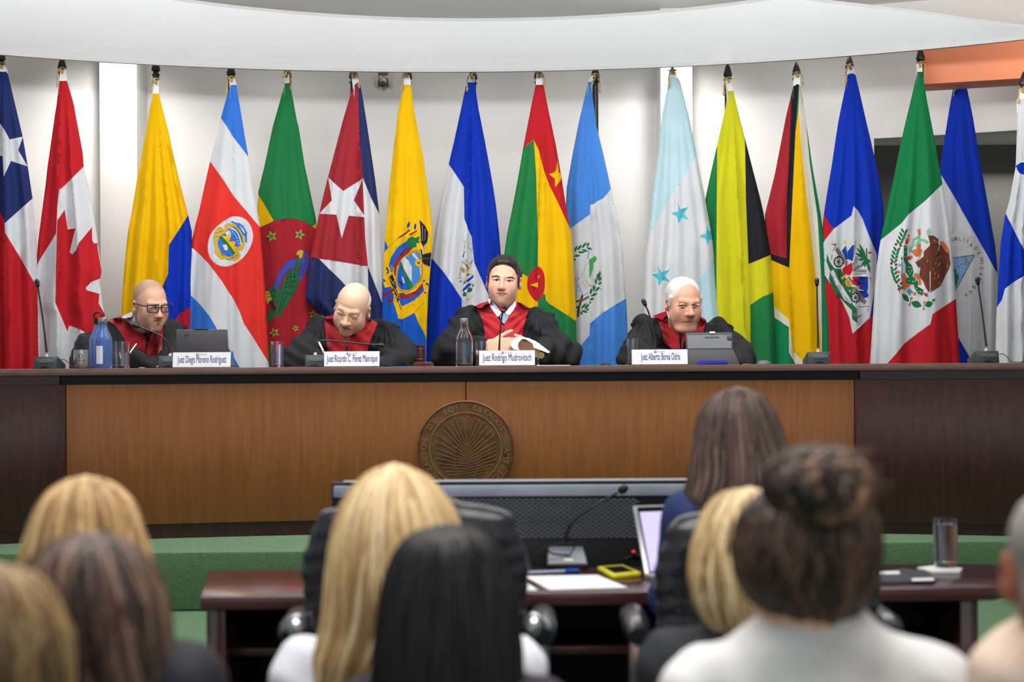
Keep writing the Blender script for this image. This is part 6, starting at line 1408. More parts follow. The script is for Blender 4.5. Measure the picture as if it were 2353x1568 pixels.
# ---------------------------------------------------------------- judge with white hair at the tablet
q = tr((1380, 620, 5.602))
J4red = [('red_yoke', 'robe', [q([(848, 535), (870, 600), (900, 670), (960, 740), (1005, 790), (1015, 860), (1010, 1020), (920, 1020), (860, 970), (805, 930), (802, 830), (770, 730), (725, 650), (675, 595), (760, 560)]), q([(1260, 590), (1310, 615), (1365, 650), (1340, 730), (1315, 815), (1125, 815), (1095, 860), (1070, 950), (1050, 1025), (1035, 1025), (1040, 900), (1050, 810), (1140, 790), (1200, 740), (1235, 670)])], RRED, .006, 0),
         ('zip', 'robe', [q([(1018, 800), (1046, 808), (1036, 900), (1018, 1022), (1006, 1022), (1018, 900)])], M_ZIP, .009, 0),
         ('shirt_collar', 'robe', [q([(855, 555), (880, 560), (890, 610), (900, 655), (880, 630), (862, 590)])], SHIRT, .012, 0)]
J4dec = [('eyebrow', 'head', [q([(978, 472), (1005, 456), (1060, 446), (1105, 450), (1104, 462), (1055, 462), (1012, 470)]), q([(1165, 450), (1190, 442), (1225, 446), (1254, 462), (1250, 470), (1220, 458), (1170, 460)])], BR_MD, .0014, 0),
         ('eye', 'head', [q(lz((1018, 494), (1080, 496), 14)), q(lz((1178, 494), (1236, 492), 14))], EYEW, .0008, 0), ('iris', 'head', [q(circ(1052, 496, 9, 8)), q(circ(1205, 495, 9, 8))], EYED, .0014, 0),
         ('eyelid_line', 'head', [q(stroke([(1012, 494), (1045, 486), (1085, 496)], 8)), q(stroke([(1172, 494), (1205, 485), (1240, 491)], 8))], LASH, .0018, 0),
         ('lips', 'head', [q([(1060, 668), (1095, 658), (1130, 658), (1172, 664), (1130, 680), (1090, 682)])], LIPM, .0008, 0), ('mouth_line', 'head', [q(stroke([(1055, 672), (1090, 665), (1130, 666), (1178, 668)], 6))], MOUTH, .0014, 0), ('mole', 'head', [q(circ(987, 355, 6, 6))], STUB, .0012, 0),
         ('crease', 'head', [q(stroke(p, 5)) for p in ([(1085, 590), (1055, 630), (1040, 670)], [(1178, 590), (1195, 630), (1200, 670)], [(1015, 515), (1050, 528), (1090, 518)], [(1178, 514), (1210, 524), (1242, 512)], [(1000, 400), (1080, 396), (1160, 400)], [(1050, 715), (1110, 722), (1165, 712)])], CREASE_SHADE, .0008, 0)]
def hairJ4(t, M):
    c = M.translation; S = SDF(axis((c.x-.13, c.x+.13, .0035)), axis((c.y-.13, c.y+.15, .0035)), axis((c.z-.13, c.z+.16, .0035))); S.M = M
    S.ell((0, .020, .040), (.0795, .0965, .0795), k=.01); S.ell((0, -.12, .030), (.070, .105, .082), k=.014, op='sub'); S.ell((0, -.105, -.06), (.12, .105, .08), k=.01, op='sub'); S.ell((0, .03, -.125), (.12, .12, .085), k=.01, op='sub')
    for s in (-1, 1): S.cap((s*.073, -.020, .03), (s*.0745, -.014, -.012), .010, .006, .01)
    hair_from(S, t, M_HWH, M, .0014, 190)
body4 = dict(neck=(1564, 748, 7.86), ls=(1484, 765, 7.85), rs=(1644, 772, 7.85), le=(1462, 826, 7.62), re=(1694, 830, 7.62), lw=(1535, 843, 7.40), rw=(1690, 846, 7.36), er=.084,
             hands=[((1548, 842, 7.38), (1, -.3, .05), (0, 0, -1), dict(thumb=1, curl=(.2, .3, .2))), ((1716, 842, 7.50), (-1, -.05, .12), (0, 0, -1), dict(thumb=-1, curl=(.4, .4, .3)))])
J4, M4, H4, bv4, br4 = judge('white haired judge reading from a tablet in black and red robe', (1571, 697), rotm(15, 12, 0), 7.64, dict(w=.97, jaw=1.08, nose=1.12, cheek=1.08, lids=1.2, dchin=.8), (216, 160, 136), None, body4, None, J4red, J4dec, hairJ4, blush=.2, seed=4)
# chairs of the judges
for Jx, Yc_, top, lab, w in ((280, 7.88, .90, 'black leather chair behind the balding judge', .50), (806, 8.12, .82, 'black leather chair behind the bald writing judge', .46), (1156, 8.42, .84, 'black leather chair behind the central judge', .48), (1546, 7.97, .82, 'black leather chair behind the white haired judge', .52)):
    leather_chair((X(Jx, Yc_), Yc_, PLAT), w, top, .46, lab, pi, arm=False, lean=.06)
# ================================================================ counsel desk and what stands on it
ZD = .76
def onplane(px, py, z):
    du, dv = px-CX, py-CY; b = du*sR+dv*cR; Y = (CAMZ-z)*FPX/b; return P(px, py, Y)
M_DESK = mat('mahogany_desk', (70, 36, 36), .22, var=.2, vscale=7, stretch=(.6, 5, 5), coat=.3)
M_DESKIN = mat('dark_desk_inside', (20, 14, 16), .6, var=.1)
fl, fr_, bl, br_ = onplane(460, 1372, ZD), onplane(2300, 1350, ZD), onplane(480, 1312, ZD), onplane(2250, 1296, ZD)
desk = thing('counsel_desk', ((fl.x+fr_.x)/2, fl.y, 0), 'long dark mahogany desk with open front below the bench', 'desk')
top = [(fl.x, fl.y), (fr_.x-.02, fr_.y), (fr_.x, fr_.y+.02), (br_.x+.07, br_.y-.12), (br_.x+.03, br_.y-.03), (br_.x-.05, br_.y), (bl.x, bl.y)]
slab('desk_top', top, ZD-.035, ZD, M_DESK, desk, bevel=.004)
def dside(px0, px1, z0, z1, y0, y1, name, m):
    g = G(); x0, x1 = X(px0, 4.25), X(px1, 4.25); g.box(((x0+x1)/2, (y0+y1)/2, (z0+z1)/2), (x1-x0, y1-y0, z1-z0)); return g.build(name, m, desk, bevel=.002)
dside(464, 508, 0, ZD-.036, 4.29, 4.74, 'side_panel', M_DESK)
dside(2230, 2272, 0, ZD-.036, 4.36, 4.72, 'side_panel', M_DESK)
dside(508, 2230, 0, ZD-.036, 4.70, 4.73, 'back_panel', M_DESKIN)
dside(508, 2230, .585, .605, 4.36, 4.70, 'shelf', M_DESK)
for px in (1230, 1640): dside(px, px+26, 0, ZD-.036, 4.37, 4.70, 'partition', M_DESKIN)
# big screen seen from behind
tv = thing('television', (X(1180, 5.0), 5.0, 0), 'large black television seen from behind its vented back', 'television')
M_TV = mat('matte_black_plastic', (18, 18, 22), .45, var=.08, vscale=20)
M_TVB = mat('grey_blue_metal_band', (168, 176, 194), .4, .2, var=.12, vscale=9)
Yt = 5.0; kt = Yt/FPX
t0, t1 = P(760, 1110, Yt), P(1610, 1106, Yt); zt = (t0.z+t1.z)/2; cx = (t0.x+t1.x)/2; wT = t1.x-t0.x
g = G(); g.box((cx, Yt+.035, zt-.31), (wT, .03, .62)); g.build('screen_panel', M_TV, tv, bevel=.006)
g = G(); g.box((cx, Yt+.012, zt-.36), (wT*.94, .05, .48)); hs = g.build('rear_housing', M_TV, tv, bevel=.012)
g = G(); g.box((cx, Yt+.006, zt-.0265), (wT*.985, .03, .034)); g.build('metal_band', M_TVB, tv, bevel=.003)
g = G(); g.box((cx+.02, Yt+.030, zt+.0022), (wT*.97, .042, .0045)); g.build('top_trim', mat('pale_trim', (205, 208, 218), .35, .3, var=.02), tv, bevel=.001)
slotmesh = None; n = 0
M_SLOT = mat('vent_rib', (128, 134, 144), .4, var=.05)
g = G()
for r in range(18):
    for c in range(42):
        x = 1180+(c+(r % 2)*.5-21)*14.5; y = 1148+r*5.1
        if not 905 < x < 1470: continue
        p = P(x, y, Yt-.016); g.box(p, (10.5*kt, .006, 1.9*kt))
tag(g.build('vent_ribs', M_SLOT, hs, smooth=False), kind='stuff')
for s in (-1, 1):
    g = G(); g.box((cx+s*wT*.3, Yt+.03, (zt-.62)/2), (.06, .05, zt-.6)); g.build('stand_leg', M_TV, tv)
    g = G(); g.box((cx+s*wT*.3, Yt+.03, .012), (.07, .34, .022)); g.build('stand_foot', M_TV, tv, bevel=.005)
# desk microphone
M_SIL = mat('silver_grey_housing', (134, 138, 148), .4, .2, var=.05, vscale=30)
b0 = onplane(1302, 1302, ZD); kd = b0.y/FPX
t = thing('desk_microphone', b0, 'grey desk microphone with long gooseneck before the television', 'microphone')
g = G(); w2 = 46*kd
g.prism([(-.07, 0), (.07, 0), (.07, .050), (-.07, .014)], lambda y, z: (-w2, y, z), lambda y, z: (w2, y, z)); g.build('base', M_DK, t, False, bevel=.004)
g = G(); g.add([(-w2*.93, -.066, .0165), (w2*.93, -.066, .0165), (w2*.85, .066, .0505), (-w2*.85, .066, .0505)], [(0, 1, 2, 3)]); v = g.v; g.add([(x, y, z-.003) for x, y, z in v], [(3, 2, 1, 0)]); g.add([], []); g.f += [(0, 4, 5, 1), (1, 5, 6, 2), (2, 6, 7, 3), (3, 7, 4, 0)]; g.m += [0]*4; g.build('top_plate', M_SIL, t, False)
g = G(); g.box((.004, -.045, .0235), (.026, .016, .003), Matrix.Rotation(.25, 3, 'X')); g.build('button', M_WHITE, t, False)
st_ = [(0, 46), (1, 74), (10, 96), (40, 122), (80, 146), (118, 168)]
g = G(); g.tube([(x*kd, .02-.002*i, z*kd) for i, (x, z) in enumerate(st_)], [.006, .0055, .0045, .004, .004, .004], 8); g.build('gooseneck', M_DK, t, False)
g = G(); g.ell((131*kd, .006, 176*kd), (.017, .015, .013), 16, 10, Matrix.Rotation(-.6, 3, 'Y')); g.build('windscreen', M_DK, t, False)
g = G(); g.tube([(-74*kd, -.02, 28*kd), (-52*kd, -.02, 44*kd), (-20*kd, -.01, 54*kd), (12*kd, 0, 52*kd), (18*kd, 0, 42*kd), (6*kd, -.01, 26*kd), (-30*kd, -.02, 30*kd), (-50*kd, -.02, 42*kd)], .0028, 8); g.build('looped_cable', M_DK, t, False)
# papers, pen, telephone
def flatpoly(name, pxs, h, m, label, cat, z=ZD):
    pts = [onplane(x, y, z) for x, y in pxs]; g = G(); g.prism([(p.x, p.y) for p in pts], lambda x, y: (x, y, z+.0004), lambda x, y: (x, y, z+h)); o = g.build(name, m, None, smooth=False); return tag(o, label, cat)
flatpoly('paper_sheet', [(1205, 1326), (1372, 1323), (1442, 1352), (1262, 1357)], .002, M_PAPER, 'white sheet of paper on the desk in front of the yellow phone', 'paper')
flatpoly('paper_sheet', [(1150, 1326), (1190, 1327), (1236, 1358), (1160, 1359)], .002, M_PAPER, 'white sheet of paper half hidden beside the empty chair', 'paper')
p0, p1 = onplane(1208, 1322, ZD), onplane(1328, 1317, ZD); dr = (p1-p0).normalized(); up = Vector((0, 0, .0065))
t = thing('ballpoint_pen', p0, 'clear ballpoint pen with blue cap on the desk', 'pen')
g = G(); g.tube([p0+up, p0+(p1-p0)*.76+up], .0042, 10); g.build('barrel', mat('translucent_pen', (180, 190, 225), .3, var=.03), t)
g = G(); g.tube([p0+(p1-p0)*.74+up, p1+up, p1+dr*.004+up], [.0055, .0055, .003], 10); g.build('pen_cap', mat('bright_blue_cap', (26, 80, 205), .3, var=.04), t)
M_YEL = mat('yellow_phone_case', (226, 212, 30), .45, var=.03)
q4p = [onplane(x, y, ZD) for x, y in ((1372, 1313), (1432, 1308), (1474, 1326), (1408, 1333))]
t = thing('mobile_phone', q4p[0], 'black phone in a bright yellow case on the desk', 'phone')
g = G(); g.prism([(p.x, p.y) for p in q4p], lambda x, y: (x, y, ZD+.0005), lambda x, y: (x, y, ZD+.013)); g.build('phone_case', M_YEL, t, bevel=.004)
c4 = sum(q4p, Vector())/4; g = G(); g.prism([((p.x-c4.x)*.72+c4.x, (p.y-c4.y)*.72+c4.y) for p in q4p], lambda x, y: (x, y, ZD+.0125), lambda x, y: (x, y, ZD+.0138)); g.build('screen', M_BEZ, t)
# laptop in front of the woman at the desk
lp = onplane(1482, 1330, ZD); t = thing('laptop', lp, 'silver laptop with glowing pale screen on the desk', 'laptop')
M_ALU = mat('silver_aluminium', (190, 192, 198), .35, .6, var=.03)
lt = P(1453, 1166, lp.y+.16)
e1 = Vector((.31, .10, 0)); up_ = (lt-lp); nn = e1.cross(up_).normalized()*.007
def quad(a, b_, c, d, h): return [a, b_, c, d, a+h, b_+h, c+h, d+h], [(0, 1, 2, 3), (7, 6, 5, 4), (0, 4, 5, 1), (1, 5, 6, 2), (2, 6, 7, 3), (3, 7, 4, 0)]
g = G(); g.add(*quad(lp, lp+e1, lp+e1+up_, lp+up_, nn)); ld = g.build('lid', M_ALU, t, bevel=.002)
if nn.y > 0: nn = -nn
ins = lambda u, v: lp+e1*u+up_*v+nn*.25
g = G(); g.add(*quad(ins(.035, .05), ins(.965, .05), ins(.965, .97), ins(.035, .97), nn*.9)); sc1 = g.build('screen_bezel', M_BEZ, ld)
g = G(); g.add(*quad(ins(.05, .07)+nn*.8, ins(.95, .07)+nn*.8, ins(.95, .9)+nn*.8, ins(.05, .9)+nn*.8, nn*.2)); g.build('screen', mat('lit_screen', (186, 178, 222), .4, var=.03, vscale=6, emit=.75), ld)
g = G(); bq = [lp+Vector((0, -.005, .001)), lp+e1+Vector((0, -.005, .001)), lp+e1+Vector((.07, -.215, .001)), lp+Vector((.07, -.215, .001))]; g.add(*quad(*bq, Vector((0, 0, .014)))); g.build('keyboard_base', M_ALU, t, bevel=.002)
pm = onplane(1448, 1298, ZD); t = thing('cable_bundle', pm, 'black bundle of cables with small red light beside the silver laptop', 'cables')
g = G(); rnd = random.Random(4)
pts = [pm+Vector((rnd.uniform(-.03, .04), rnd.uniform(-.03, .05), rnd.uniform(.006, .035))) for _ in range(14)]; g.tube(pts, .005, 8); g.build('cable', M_DK, t)
g = G(); g.ell(pm+Vector((.01, 0, .038)), (.006, .006, .004), 10, 6); g.build('indicator', M_RED, t)
# right end of the desk
gp = onplane(2173, 1308, ZD)
flatpoly('paper_napkin', [(2108, 1309), (2160, 1303), (2212, 1311), (2205, 1318), (2140, 1318)], .006, M_PAPER, 'folded white napkin under the glass on the desk', 'napkin')
tumbler(0, 0, 57, 112, 'tall glass of water on the right end of the desk', .86, pos=Vector((gp.x, gp.y, ZD+.0065)), k=gp.y/FPX)
nb_ = [(2020, 1322), (2075, 1313), (2128, 1318), (2150, 1340), (2040, 1345), (1990, 1342)]
flatpoly('document_folder', nb_, .008, mat('slate_folder', (64, 66, 76), .3, var=.06), 'dark grey folder with white labels on the right end of the desk', 'folder')
flatpoly('paper_slip', [(2022, 1315), (2066, 1314), (2068, 1320), (2024, 1321)], .0015, M_PAPER, 'small white slip lying on the dark folder near its far edge', 'paper', ZD+.0085)
flatpoly('paper_slip', [(2095, 1331), (2145, 1330), (2146, 1335), (2096, 1336)], .0015, M_PAPER, 'small white slip lying on the dark folder near the glass', 'paper', ZD+.0085)
# ---------------------------------------------------------------- chairs in front of the desk
Yc = 3.72
leather_chair((X(953, Yc), Yc, 0), 515*Yc/FPX, CAMZ-(1155-CY-1)*Yc/FPX, .50, 'empty black leather swivel chair behind the blonde woman in white', 0, res=.009, lean=.08)
leather_chair((X(1757, Yc), Yc, 0), 515*Yc/FPX, CAMZ-(1170-CY+3)*Yc/FPX, .50, 'black leather swivel chair of the woman in the navy jacket', 0, res=.009, lean=.08, bracket=False)

# ================================================================ people seen from behind
def hair_mat(name, rough=.42): return mat(name, (120, 90, 70), rough, spec=.4, attr='Col', var=.25, vscale=55, stretch=(5, 5, .35))
def hair_loft(t, rows, Yc, ratio, cols, seed, m, yaw=0.0, strands=260, groove=.004, hdmax=.13, ragged=20, name='hair', wave=0.0, yshift=0.0):
    """long hair: lofted volume with locks combed down over it"""
    rnd = random.Random(seed); k = Yc/FPX
    ys = [r[0] for r in rows]; Lx = [r[1] for r in rows]; Rx = [r[2] for r in rows]
    NT, NR = 96, 40
    ph = [rnd.uniform(0, 6.28) for _ in range(8)]
    C = [np.array(lin(c)) for c in cols]
    def shade(u):
        u = min(max(u, 0), .999)*(len(C)-1); i = int(u); return C[i]*(1-(u-i))+C[i+1]*(u-i)
    def surf(th, v, off=0.0):
        y = ys[0]+(ys[-1]-ys[0])*v
        l, r = np.interp(y, ys, Lx), np.interp(y, ys, Rx); hw = (r-l)/2*k; hd = min(hw*ratio, hdmax)
        dp = sin(th*9+ph[0]+v*2.0)*.45+sin(th*17+ph[1]-v*1.3)*.35+sin(th*31+ph[2]+v*3+sin(v*9+ph[3]))*.3
        e = 1+(dp*groove*min(1, v*4+.15)+off)/max(hw, .01)
        c = P((l+r)/2, y, Yc+yshift)
        return Vector((c.x+hw*e*cos(th), c.y-hd*e*sin(th), c.z+(sin(th*13+ph[5])+sin(th*29+ph[6]))*ragged*.5*k*max(0, v-.8)*5*.5))
    V = []; F = []; col = []
    for j in range(NR+1):
        v = (j/NR)**1.25
        for i in range(NT):
            th = 2*pi*i/NT; V.append(surf(th, v)); col.append(shade(.5+.32*sin(th*7+ph[4]+v*1.5)+.22*sin(th*19+ph[3]+v*2)))
    for j in range(NR):
        for i in range(NT):
            i2 = (i+1) % NT; F.append((j*NT+i, j*NT+i2, (j+1)*NT+i2, (j+1)*NT+i))
    a = len(V); V.append(surf(pi/2, 0)*.5+surf(-pi/2, 0)*.5+Vector((0, 0, .004))); col.append(C[-1]); F += [(i, a, (i+1) % NT) for i in range(NT)]
    b = len(V); V.append(surf(pi/2, 1)*.5+surf(-pi/2, 1)*.5); col.append(C[0]); F += [(NR*NT+i, NR*NT+(i+1) % NT, b) for i in range(NT)]
    o = me_obj(name, [tuple(v) for v in V], F, m, t, colors=np.array(col), angle=180)
    V = []; F = []; col = []; sg = 5
    for s in range(strands):
        th0 = rnd.uniform(-.25, pi+.25); v0 = rnd.uniform(0, .35)**1.3; v1 = min(1.0, v0+rnd.uniform(.35, .9)); n = 14
        r0 = rnd.uniform(.0016, .0042); off = rnd.uniform(.0, .0055); dth = rnd.gauss(0, .10); cs = shade(rnd.random()); w = rnd.uniform(0, 6.28)
        pts = []
        for i in range(n):
            u = i/(n-1); v = v0+(v1-v0)*u; th = th0+dth*u+wave*sin(v*14+w)*u
            pts.append(surf(th, v, off*(sin(pi*min(u+.15, 1)))))
        bb = len(V)
        for i, p in enumerate(pts):
            u = i/(n-1); r = r0*(sin(pi*(.08+.9*u))**.6); d = (pts[min(i+1, n-1)]-pts[max(i-1, 0)]).normalized()
            x = d.cross(Vector((0, 1, 0.01))).normalized(); z = d.cross(x)
            for q in range(sg): a = 2*pi*q/sg; V.append(p+(x*cos(a)*1.5+z*sin(a)*.8)*r); col.append(cs)
        for i in range(n-1):
            for q in range(sg): q2 = (q+1) % sg; F.append((bb+i*sg+q, bb+i*sg+q2, bb+(i+1)*sg+q2, bb+(i+1)*sg+q))
    so = me_obj('hair_strands', [tuple(v) for v in V], F, m, o, colors=np.array(col), angle=180); tag(so, kind='stuff')
    return o
def viewer(label, Y, hpx, hpy, ls, rs, jm, skin=(214, 166, 140), yaw=180, hair=None, scale=1.0, face=False, arms=True, collar=None, sr=.060, lean=0.0, earw=1.0, pitch=6, jname='jacket', elbows=None, group='audience seen from behind', tuck=True, nbup=.045):
    hc = P(hpx, hpy, Y)
    if tuck: hc = hc+Vector((0, .035, -.055)); scale *= .88
    M = Matrix.Translation(hc) @ rotm(yaw, pitch, 0) @ Matrix.Scale(scale, 4)
    Ls, Rs = P(ls[0], ls[1], Y+.02), P(rs[0], rs[1], Y+.02); mid = (Ls+Rs)/2
    hip = Vector((mid.x, Y+.02, .50)); nb = Vector((hc.x*.35+mid.x*.65, Y+.025, max(Ls.z, Rs.z)+nbup))
    t = thing('person', (mid.x, Y+.1, 0), label, 'person', group)
    x0, x1 = min(Ls.x, hc.x-.12)-.2, max(Rs.x, hc.x+.12)+.2
    S = SDF(axis((x0, x1, .008)), axis((Y-.26, Y+.75, .010)), axis((-.02, hc.z-.16, .014), (hc.z-.16, hc.z+.15, .006)))
    S.cap(nb-Vector((0, 0, .1)), mid-Vector((0, 0, .12)), .08, .11, .05); S.cap(mid-Vector((0, 0, .12)), hip, .11, .13, .05); S.cap(Ls+Vector((.05, 0, -.02)), Rs+Vector((-.05, 0, -.02)), .05, .05, .05)
    for s, sh in ((-1, Ls), (1, Rs)):
        e = P(*elbows[(s+1)//2]) if elbows else Vector((sh.x+s*.03, Y+.06, max(.62, sh.z-.27))); w = Vector((mid.x+s*.10, Y+.33, .62)) if not elbows else e+Vector((.05*-s, .22, .10))
        S.cap(sh, e, .044, .036, .03); S.cap(e, w, .035, .025, .02)
        S.cap(w, w+Vector((-s*.01, .08, -.01)), .03, .028, .02, flat=((0, 0, 1), 1.7))
        for q in range(4): S.cap(w+Vector((-s*.01+(q-1.5)*.017, .08, -.01)), w+Vector((-s*.015+(q-1.5)*.02, .155-abs(q-1)*.01, -.03)), .0095, .008, .004)
        S.cap(w+Vector((-s*.03, .03, 0)), w+Vector((-s*.055, .085, -.005)), .012, .009, .006)
        S.cap(hip+Vector((s*.09, 0, -.02)), Vector((mid.x+s*.11, Y+.28, .47)), .075, .058, .03); S.cap(Vector((mid.x+s*.11, Y+.28, .47)), Vector((mid.x+s*.11, Y+.20, .08)), .055, .04, .02); S.cap(Vector((mid.x+s*.11, Y+.17, .045)), Vector((mid.x+s*.12, Y+.34, .035)), .04, .034, .03)
    add_head(S, M, neck_to=nb, face=face, ears=earw)
    V, Fq = S.mesh(); V = lap(V, Fq, 1)
    me_obj('body', V, Fq, skin_mat(), t, colors=np.tile(np.array(lin(skin)), (len(V), 1)), angle=180)
    R = SDF(axis((x0-.05, x1+.05, .009)), axis((Y-.3, Y+.6, .011)), axis((.36, nb.z+.07, .009)))
    R.cap(mid+Vector((0, .01, -.10)), hip+Vector((0, 0, .02)), .135, .155, .06, flat=((0, 1, 0), 1.2))
    for s, sh in ((-1, Ls), (1, Rs)):
        e = P(*elbows[(s+1)//2]) if elbows else Vector((sh.x+s*.03, Y+.06, max(.62, sh.z-.27))); w = Vector((mid.x+s*.11, Y+.28, .63)) if not elbows else e+Vector((.04*-s, .18, .08))
        R.cap(nb+Vector((s*.03, .0, -.022)), sh, .062, sr, .05); R.cap(sh, e, sr, .052, .035); R.cap(e, w, .052, .04, .03)
        R.cap(sh+Vector((-s*.05, .0, -.06)), mid+Vector((s*.06, .0, -.16)), .075, .1, .06)
    R.cap(nb+Vector((0, .01, -.035)), mid+Vector((0, .0, -.12)), .088, .125, .05); R.cap(nb+Vector((0, .03, .0)), nb+Vector((0, .04, .2)), .05, .07, .01, op='sub')
    if collar: R.cap(nb+Vector((-.03, 0, collar-.03)), nb+Vector((.03, 0, collar-.03)), .052, .052, .03)
    Vr, Fr = R.mesh(); Vr = lap(Vr, Fr, 3); N = vnormals(Vr, Fr); Vr = fold_noise(Vr, N, .0045, int(hpx))
    me_obj(jname, Vr, Fr, jm, t, angle=180)
    T = SDF(axis((x0, x1, .012)), axis((Y-.26, Y+.75, .014)), axis((.0, .66, .014)))
    T.cap(hip+Vector((0, 0, .06)), hip, .145, .15, .05)
    for s in (-1, 1):
        kn = Vector((mid.x+s*.11, Y+.28, .47)); T.cap(hip+Vector((s*.09, 0, -.02)), kn, .09, .072, .03); T.cap(kn, Vector((kn.x, Y+.20, .10)), .07, .056, .02)
    Vt, Ft = T.mesh(); me_obj('trousers', lap(Vt, Ft, 2), Ft, fabric('dark_trousers', (30, 31, 38)), t, angle=180)
    if hair: hair(t)
    return t
def fabric(name, rgb): return mat(name, rgb, .75, spec=.25, var=.06, vscale=14, bump=.15, bscale=420)
HM = hair_mat('combed_hair')
BLD = [(126, 100, 66), (168, 136, 92), (196, 166, 118), (212, 186, 140), (224, 204, 164)]
# blonde in white
viewer('woman with long blonde hair in a white jacket', 3.17, 905, 1195, (702, 1545), (1178, 1540), fabric('white_jacket', (208, 210, 220)), hair=lambda t: hair_loft(t,
    [(1068, 890, 922), (1078, 862, 952), (1095, 838, 978), (1125, 812, 1004), (1165, 790, 1030), (1210, 774, 1048), (1260, 764, 1060), (1320, 757, 1064), (1400, 750, 1052), (1450, 742, 1030), (1500, 722, 1008), (1560, 716, 965), (1640, 724, 930)], 3.17, .85, BLD, 21, HM, strands=420, ragged=50, hdmax=.125, yshift=-.01))
# black hair in front of her
viewer('woman with long straight black hair in front of the blonde woman', 2.78, 1030, 1320, (850, 1640), (1235, 1640), fabric('dark_plum_top', (40, 34, 42)), hair=lambda t: hair_loft(t,
    [(1206, 1010, 1058), (1215, 975, 1090), (1235, 940, 1118), (1270, 912, 1143), (1330, 892, 1165), (1400, 880, 1178), (1480, 868, 1186), (1568, 856, 1194), (1680, 850, 1198)], 2.78, .85, [(8, 8, 10), (14, 13, 15), (21, 20, 23), (36, 32, 32)], 22, HM, strands=420, ragged=30, hdmax=.125))
# far left blonde
viewer('woman with smooth blonde hair at the left, behind a brown haired woman', 3.0, 196, 1225, (20, 1560), (390, 1560), fabric('grey_top', (110, 104, 104)), hair=lambda t: hair_loft(t,
    [(1096, 180, 214), (1103, 150, 244), (1120, 122, 270), (1150, 99, 296), (1200, 78, 316), (1260, 61, 333), (1330, 50, 352), (1420, 48, 368), (1560, 50, 384)], 3.0, .85, [(112, 84, 54), (158, 124, 80), (188, 152, 104), (210, 178, 130)], 23, HM, strands=380, hdmax=.125))
# brown hair left
viewer('woman with dark brown hair and dark jacket at the lower left', 2.46, 222, 1385, (40, 1620), (428, 1580), fabric('black_jacket', (32, 32, 38)), hair=lambda t: hair_loft(t,
    [(1226, 180, 232), (1236, 140, 272), (1262, 100, 310), (1300, 72, 338), (1360, 56, 366), (1430, 62, 382), (1510, 72, 390), (1580, 84, 396), (1680, 92, 400)], 2.46, .85, [(34, 26, 24), (50, 38, 33), (70, 52, 44), (104, 80, 66), (132, 106, 92)], 24, HM, strands=420, wave=.06, ragged=50, hdmax=.13))
# edge of frame left
viewer('person with wavy light brown hair cut off by the left edge', 2.15, 0, 1480, (-190, 1720), (190, 1720), fabric('brown_top', (70, 58, 50)), hair=lambda t: hair_loft(t,
    [(1300, -40, 20), (1312, -80, 58), (1340, -112, 92), (1390, -134, 120), (1450, -146, 142), (1520, -150, 152), (1590, -146, 150), (1680, -140, 146)], 2.15, .85, [(80, 60, 42), (118, 92, 60), (152, 122, 80), (186, 154, 104)], 25, HM, strands=360, wave=.10, ragged=50, hdmax=.13))
# blonde bob
viewer('woman with a short blonde bob in a black jacket', 3.05, 1722, 1245, (1545, 1528), (1900, 1532), fabric('charcoal_jacket', (38, 40, 44)), hair=lambda t: hair_loft(t,
    [(1124, 1700, 1745), (1131, 1668, 1778), (1150, 1642, 1804), (1190, 1618, 1828), (1250, 1600, 1846), (1320, 1590, 1856), (1380, 1594, 1852), (1420, 1612, 1838), (1448, 1640, 1808)], 3.05, .9, BLD, 26, HM, strands=380, ragged=16, hdmax=.13), collar=.01)
# woman at the desk
viewer('woman with long brown hair in a navy jacket at the desk', 4.02, 1694, 985, (1582, 1192), (1806, 1192), fabric('navy_jacket', (40, 54, 98)), hair=lambda t: hair_loft(t,
    [(892, 1680, 1710), (898, 1658, 1732), (915, 1636, 1752), (950, 1615, 1774), (1000, 1602, 1792), (1050, 1594, 1808), (1100, 1586, 1822), (1140, 1572, 1806), (1180, 1580, 1762)], 4.02, .85, [(52, 40, 38), (76, 60, 54), (98, 78, 70), (126, 104, 94)], 27, HM, strands=360, ragged=60, hdmax=.12), elbows=((1540, 1378, 4.10), (1850, 1378, 4.10)), group='people at the desk')
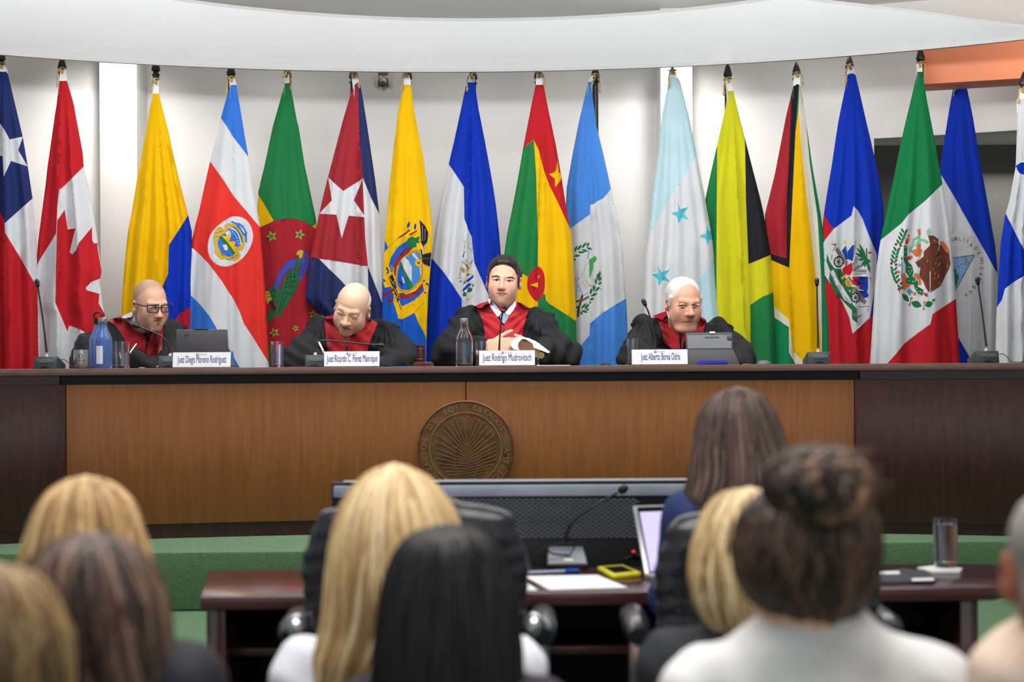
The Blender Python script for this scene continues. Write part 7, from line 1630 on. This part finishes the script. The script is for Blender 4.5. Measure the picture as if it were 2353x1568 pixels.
# bun
def bun(t):
    cs = [(34, 25, 22), (52, 38, 32), (78, 56, 44), (112, 82, 62)]
    o = hair_loft(t, [(1112, 1815, 1895), (1122, 1772, 1936), (1145, 1735, 1972), (1190, 1704, 2000), (1250, 1690, 2014), (1320, 1696, 2008), (1375, 1722, 1992), (1412, 1762, 1966), (1440, 1800, 1936)], 2.55, .95, cs, 28, HM, strands=340, wave=.16, ragged=10, hdmax=.125, yshift=.01)
    rnd = random.Random(5); k = 2.55/FPX; c = P(1880, 1138, 2.55-.075); V = []; F = []; col = []
    for s in range(90):
        a0 = rnd.uniform(0, 6.28); R0 = rnd.uniform(.006, .056); tilt = rnd.uniform(-.7, .7); n = 16; r = rnd.uniform(.005, .012); cc = np.array(lin(rnd.choice(cs[:3] if rnd.random() < .6 else cs+[(136, 100, 74)]))); span = rnd.uniform(2.2, 4.6); bb = len(V); pts = []
        for i in range(n):
            a = a0+span*i/(n-1); p = Vector((cos(a)*R0*1.38, -.055*sqrt(max(0, 1-(R0/.068)**2))-.012+rnd.uniform(-.002, .002), sin(a)*R0*.95+.012+rnd.choice((-1, 1))*(.062-R0)*.25))
            pts.append(c+p+Vector((sin(tilt)*.02, 0, cos(tilt*2)*.008)))
        for i, p in enumerate(pts):
            d = (pts[min(i+1, n-1)]-pts[max(i-1, 0)]).normalized(); x = d.cross(Vector((0, 1, .01))).normalized(); z = d.cross(x); rr = r*(sin(pi*(.1+.8*i/(n-1)))**.7)
            for q in range(6): a = pi/3*q; V.append(p+(x*cos(a)+z*sin(a)*.7)*rr); col.append(cc)
        for i in range(n-1):
            for q in range(6): q2 = (q+1) % 6; F.append((bb+i*6+q, bb+i*6+q2, bb+(i+1)*6+q2, bb+(i+1)*6+q))
    S = SDF(axis((c.x-.12, c.x+.12, .006)), axis((c.y-.12, c.y+.13, .006)), axis((c.z-.1, c.z+.1, .006))); S.ell(c+Vector((0, .01, .008)), (.060, .052, .044), k=.01); S.cap(c, c+Vector((-.01, .07, -.02)), .04, .05, .02)
    Vb, Fb = S.mesh(); bo = me_obj('hair_bun', lap(Vb, Fb, 2), Fb, HM, t, colors=np.tile(np.array(lin(cs[0])), (len(Vb), 1)), angle=180)
    tag(me_obj('bun_locks', [tuple(v) for v in V], F, HM, bo, colors=np.array(col), angle=180), kind='stuff')
    # flyaway wisps
    V = []; F = []; col = []; g = G()
    for s in range(90):
        a = rnd.uniform(-.1, 2.7); p0 = c+Vector((cos(a)*.06, 0, sin(a)*.05)); d = Vector((cos(a)+rnd.uniform(-.5, .7), rnd.uniform(-.3, .3), sin(a)*.7+.35)).normalized(); L = rnd.uniform(.015, .05)
        g.tube([p0, p0+d*L*.5+Vector((rnd.uniform(-.008, .008), 0, .006)), p0+d*L+Vector((rnd.uniform(-.02, .02), 0, -.004))], [.0016, .0012, .0004], 4)
    tag(g.build('hair_wisps', mat('brown_wisps', (112, 80, 60), .5, var=.2, vscale=60), bo), kind='stuff')
viewer('woman with a messy dark bun in a pale grey jacket', 2.55, 1852, 1255, (1626, 1592), (2136, 1582), fabric('pale_grey_jacket', (200, 198, 198)), hair=bun, collar=.03, sr=.064, nbup=.085, earw=1.15, scale=1.02)
# man at the right edge
def greyhair(t):
    M = Matrix.Translation(P(2452, 1310, 2.3)) @ rotm(168, 4, 0); c = M.translation
    S = SDF(axis((c.x-.13, c.x+.13, .005)), axis((c.y-.15, c.y+.15, .005)), axis((c.z-.14, c.z+.16, .005))); S.M = M
    S.ell((0, .020, .038), (.081, .099, .083), k=.01); S.ell((0, .05, -.03), (.066, .06, .06), k=.02); S.ell((0, -.12, .0), (.10, .10, .10), k=.01, op='sub'); S.ell((0, -.05, -.12), (.12, .09, .075), k=.01, op='sub')
    for s in (-1, 1): S.ell((s*.085, .005, -.015), (.02, .022, .036), k=.01, op='sub')
    hair_from(S, t, mat('grey_short_hair', (128, 122, 118), .55, var=.35, vscale=90, stretch=(4, 1, 1)), M, .0012, 220)
viewer('grey haired man in a beige shirt cut off by the right edge', 2.3, 2452, 1310, (2335, 1560), (2680, 1560), fabric('beige_shirt', (206, 182, 164)), skin=(150, 92, 70), yaw=168, hair=greyhair, collar=.03, jname='shirt', earw=1.25, pitch=4, tuck=False)
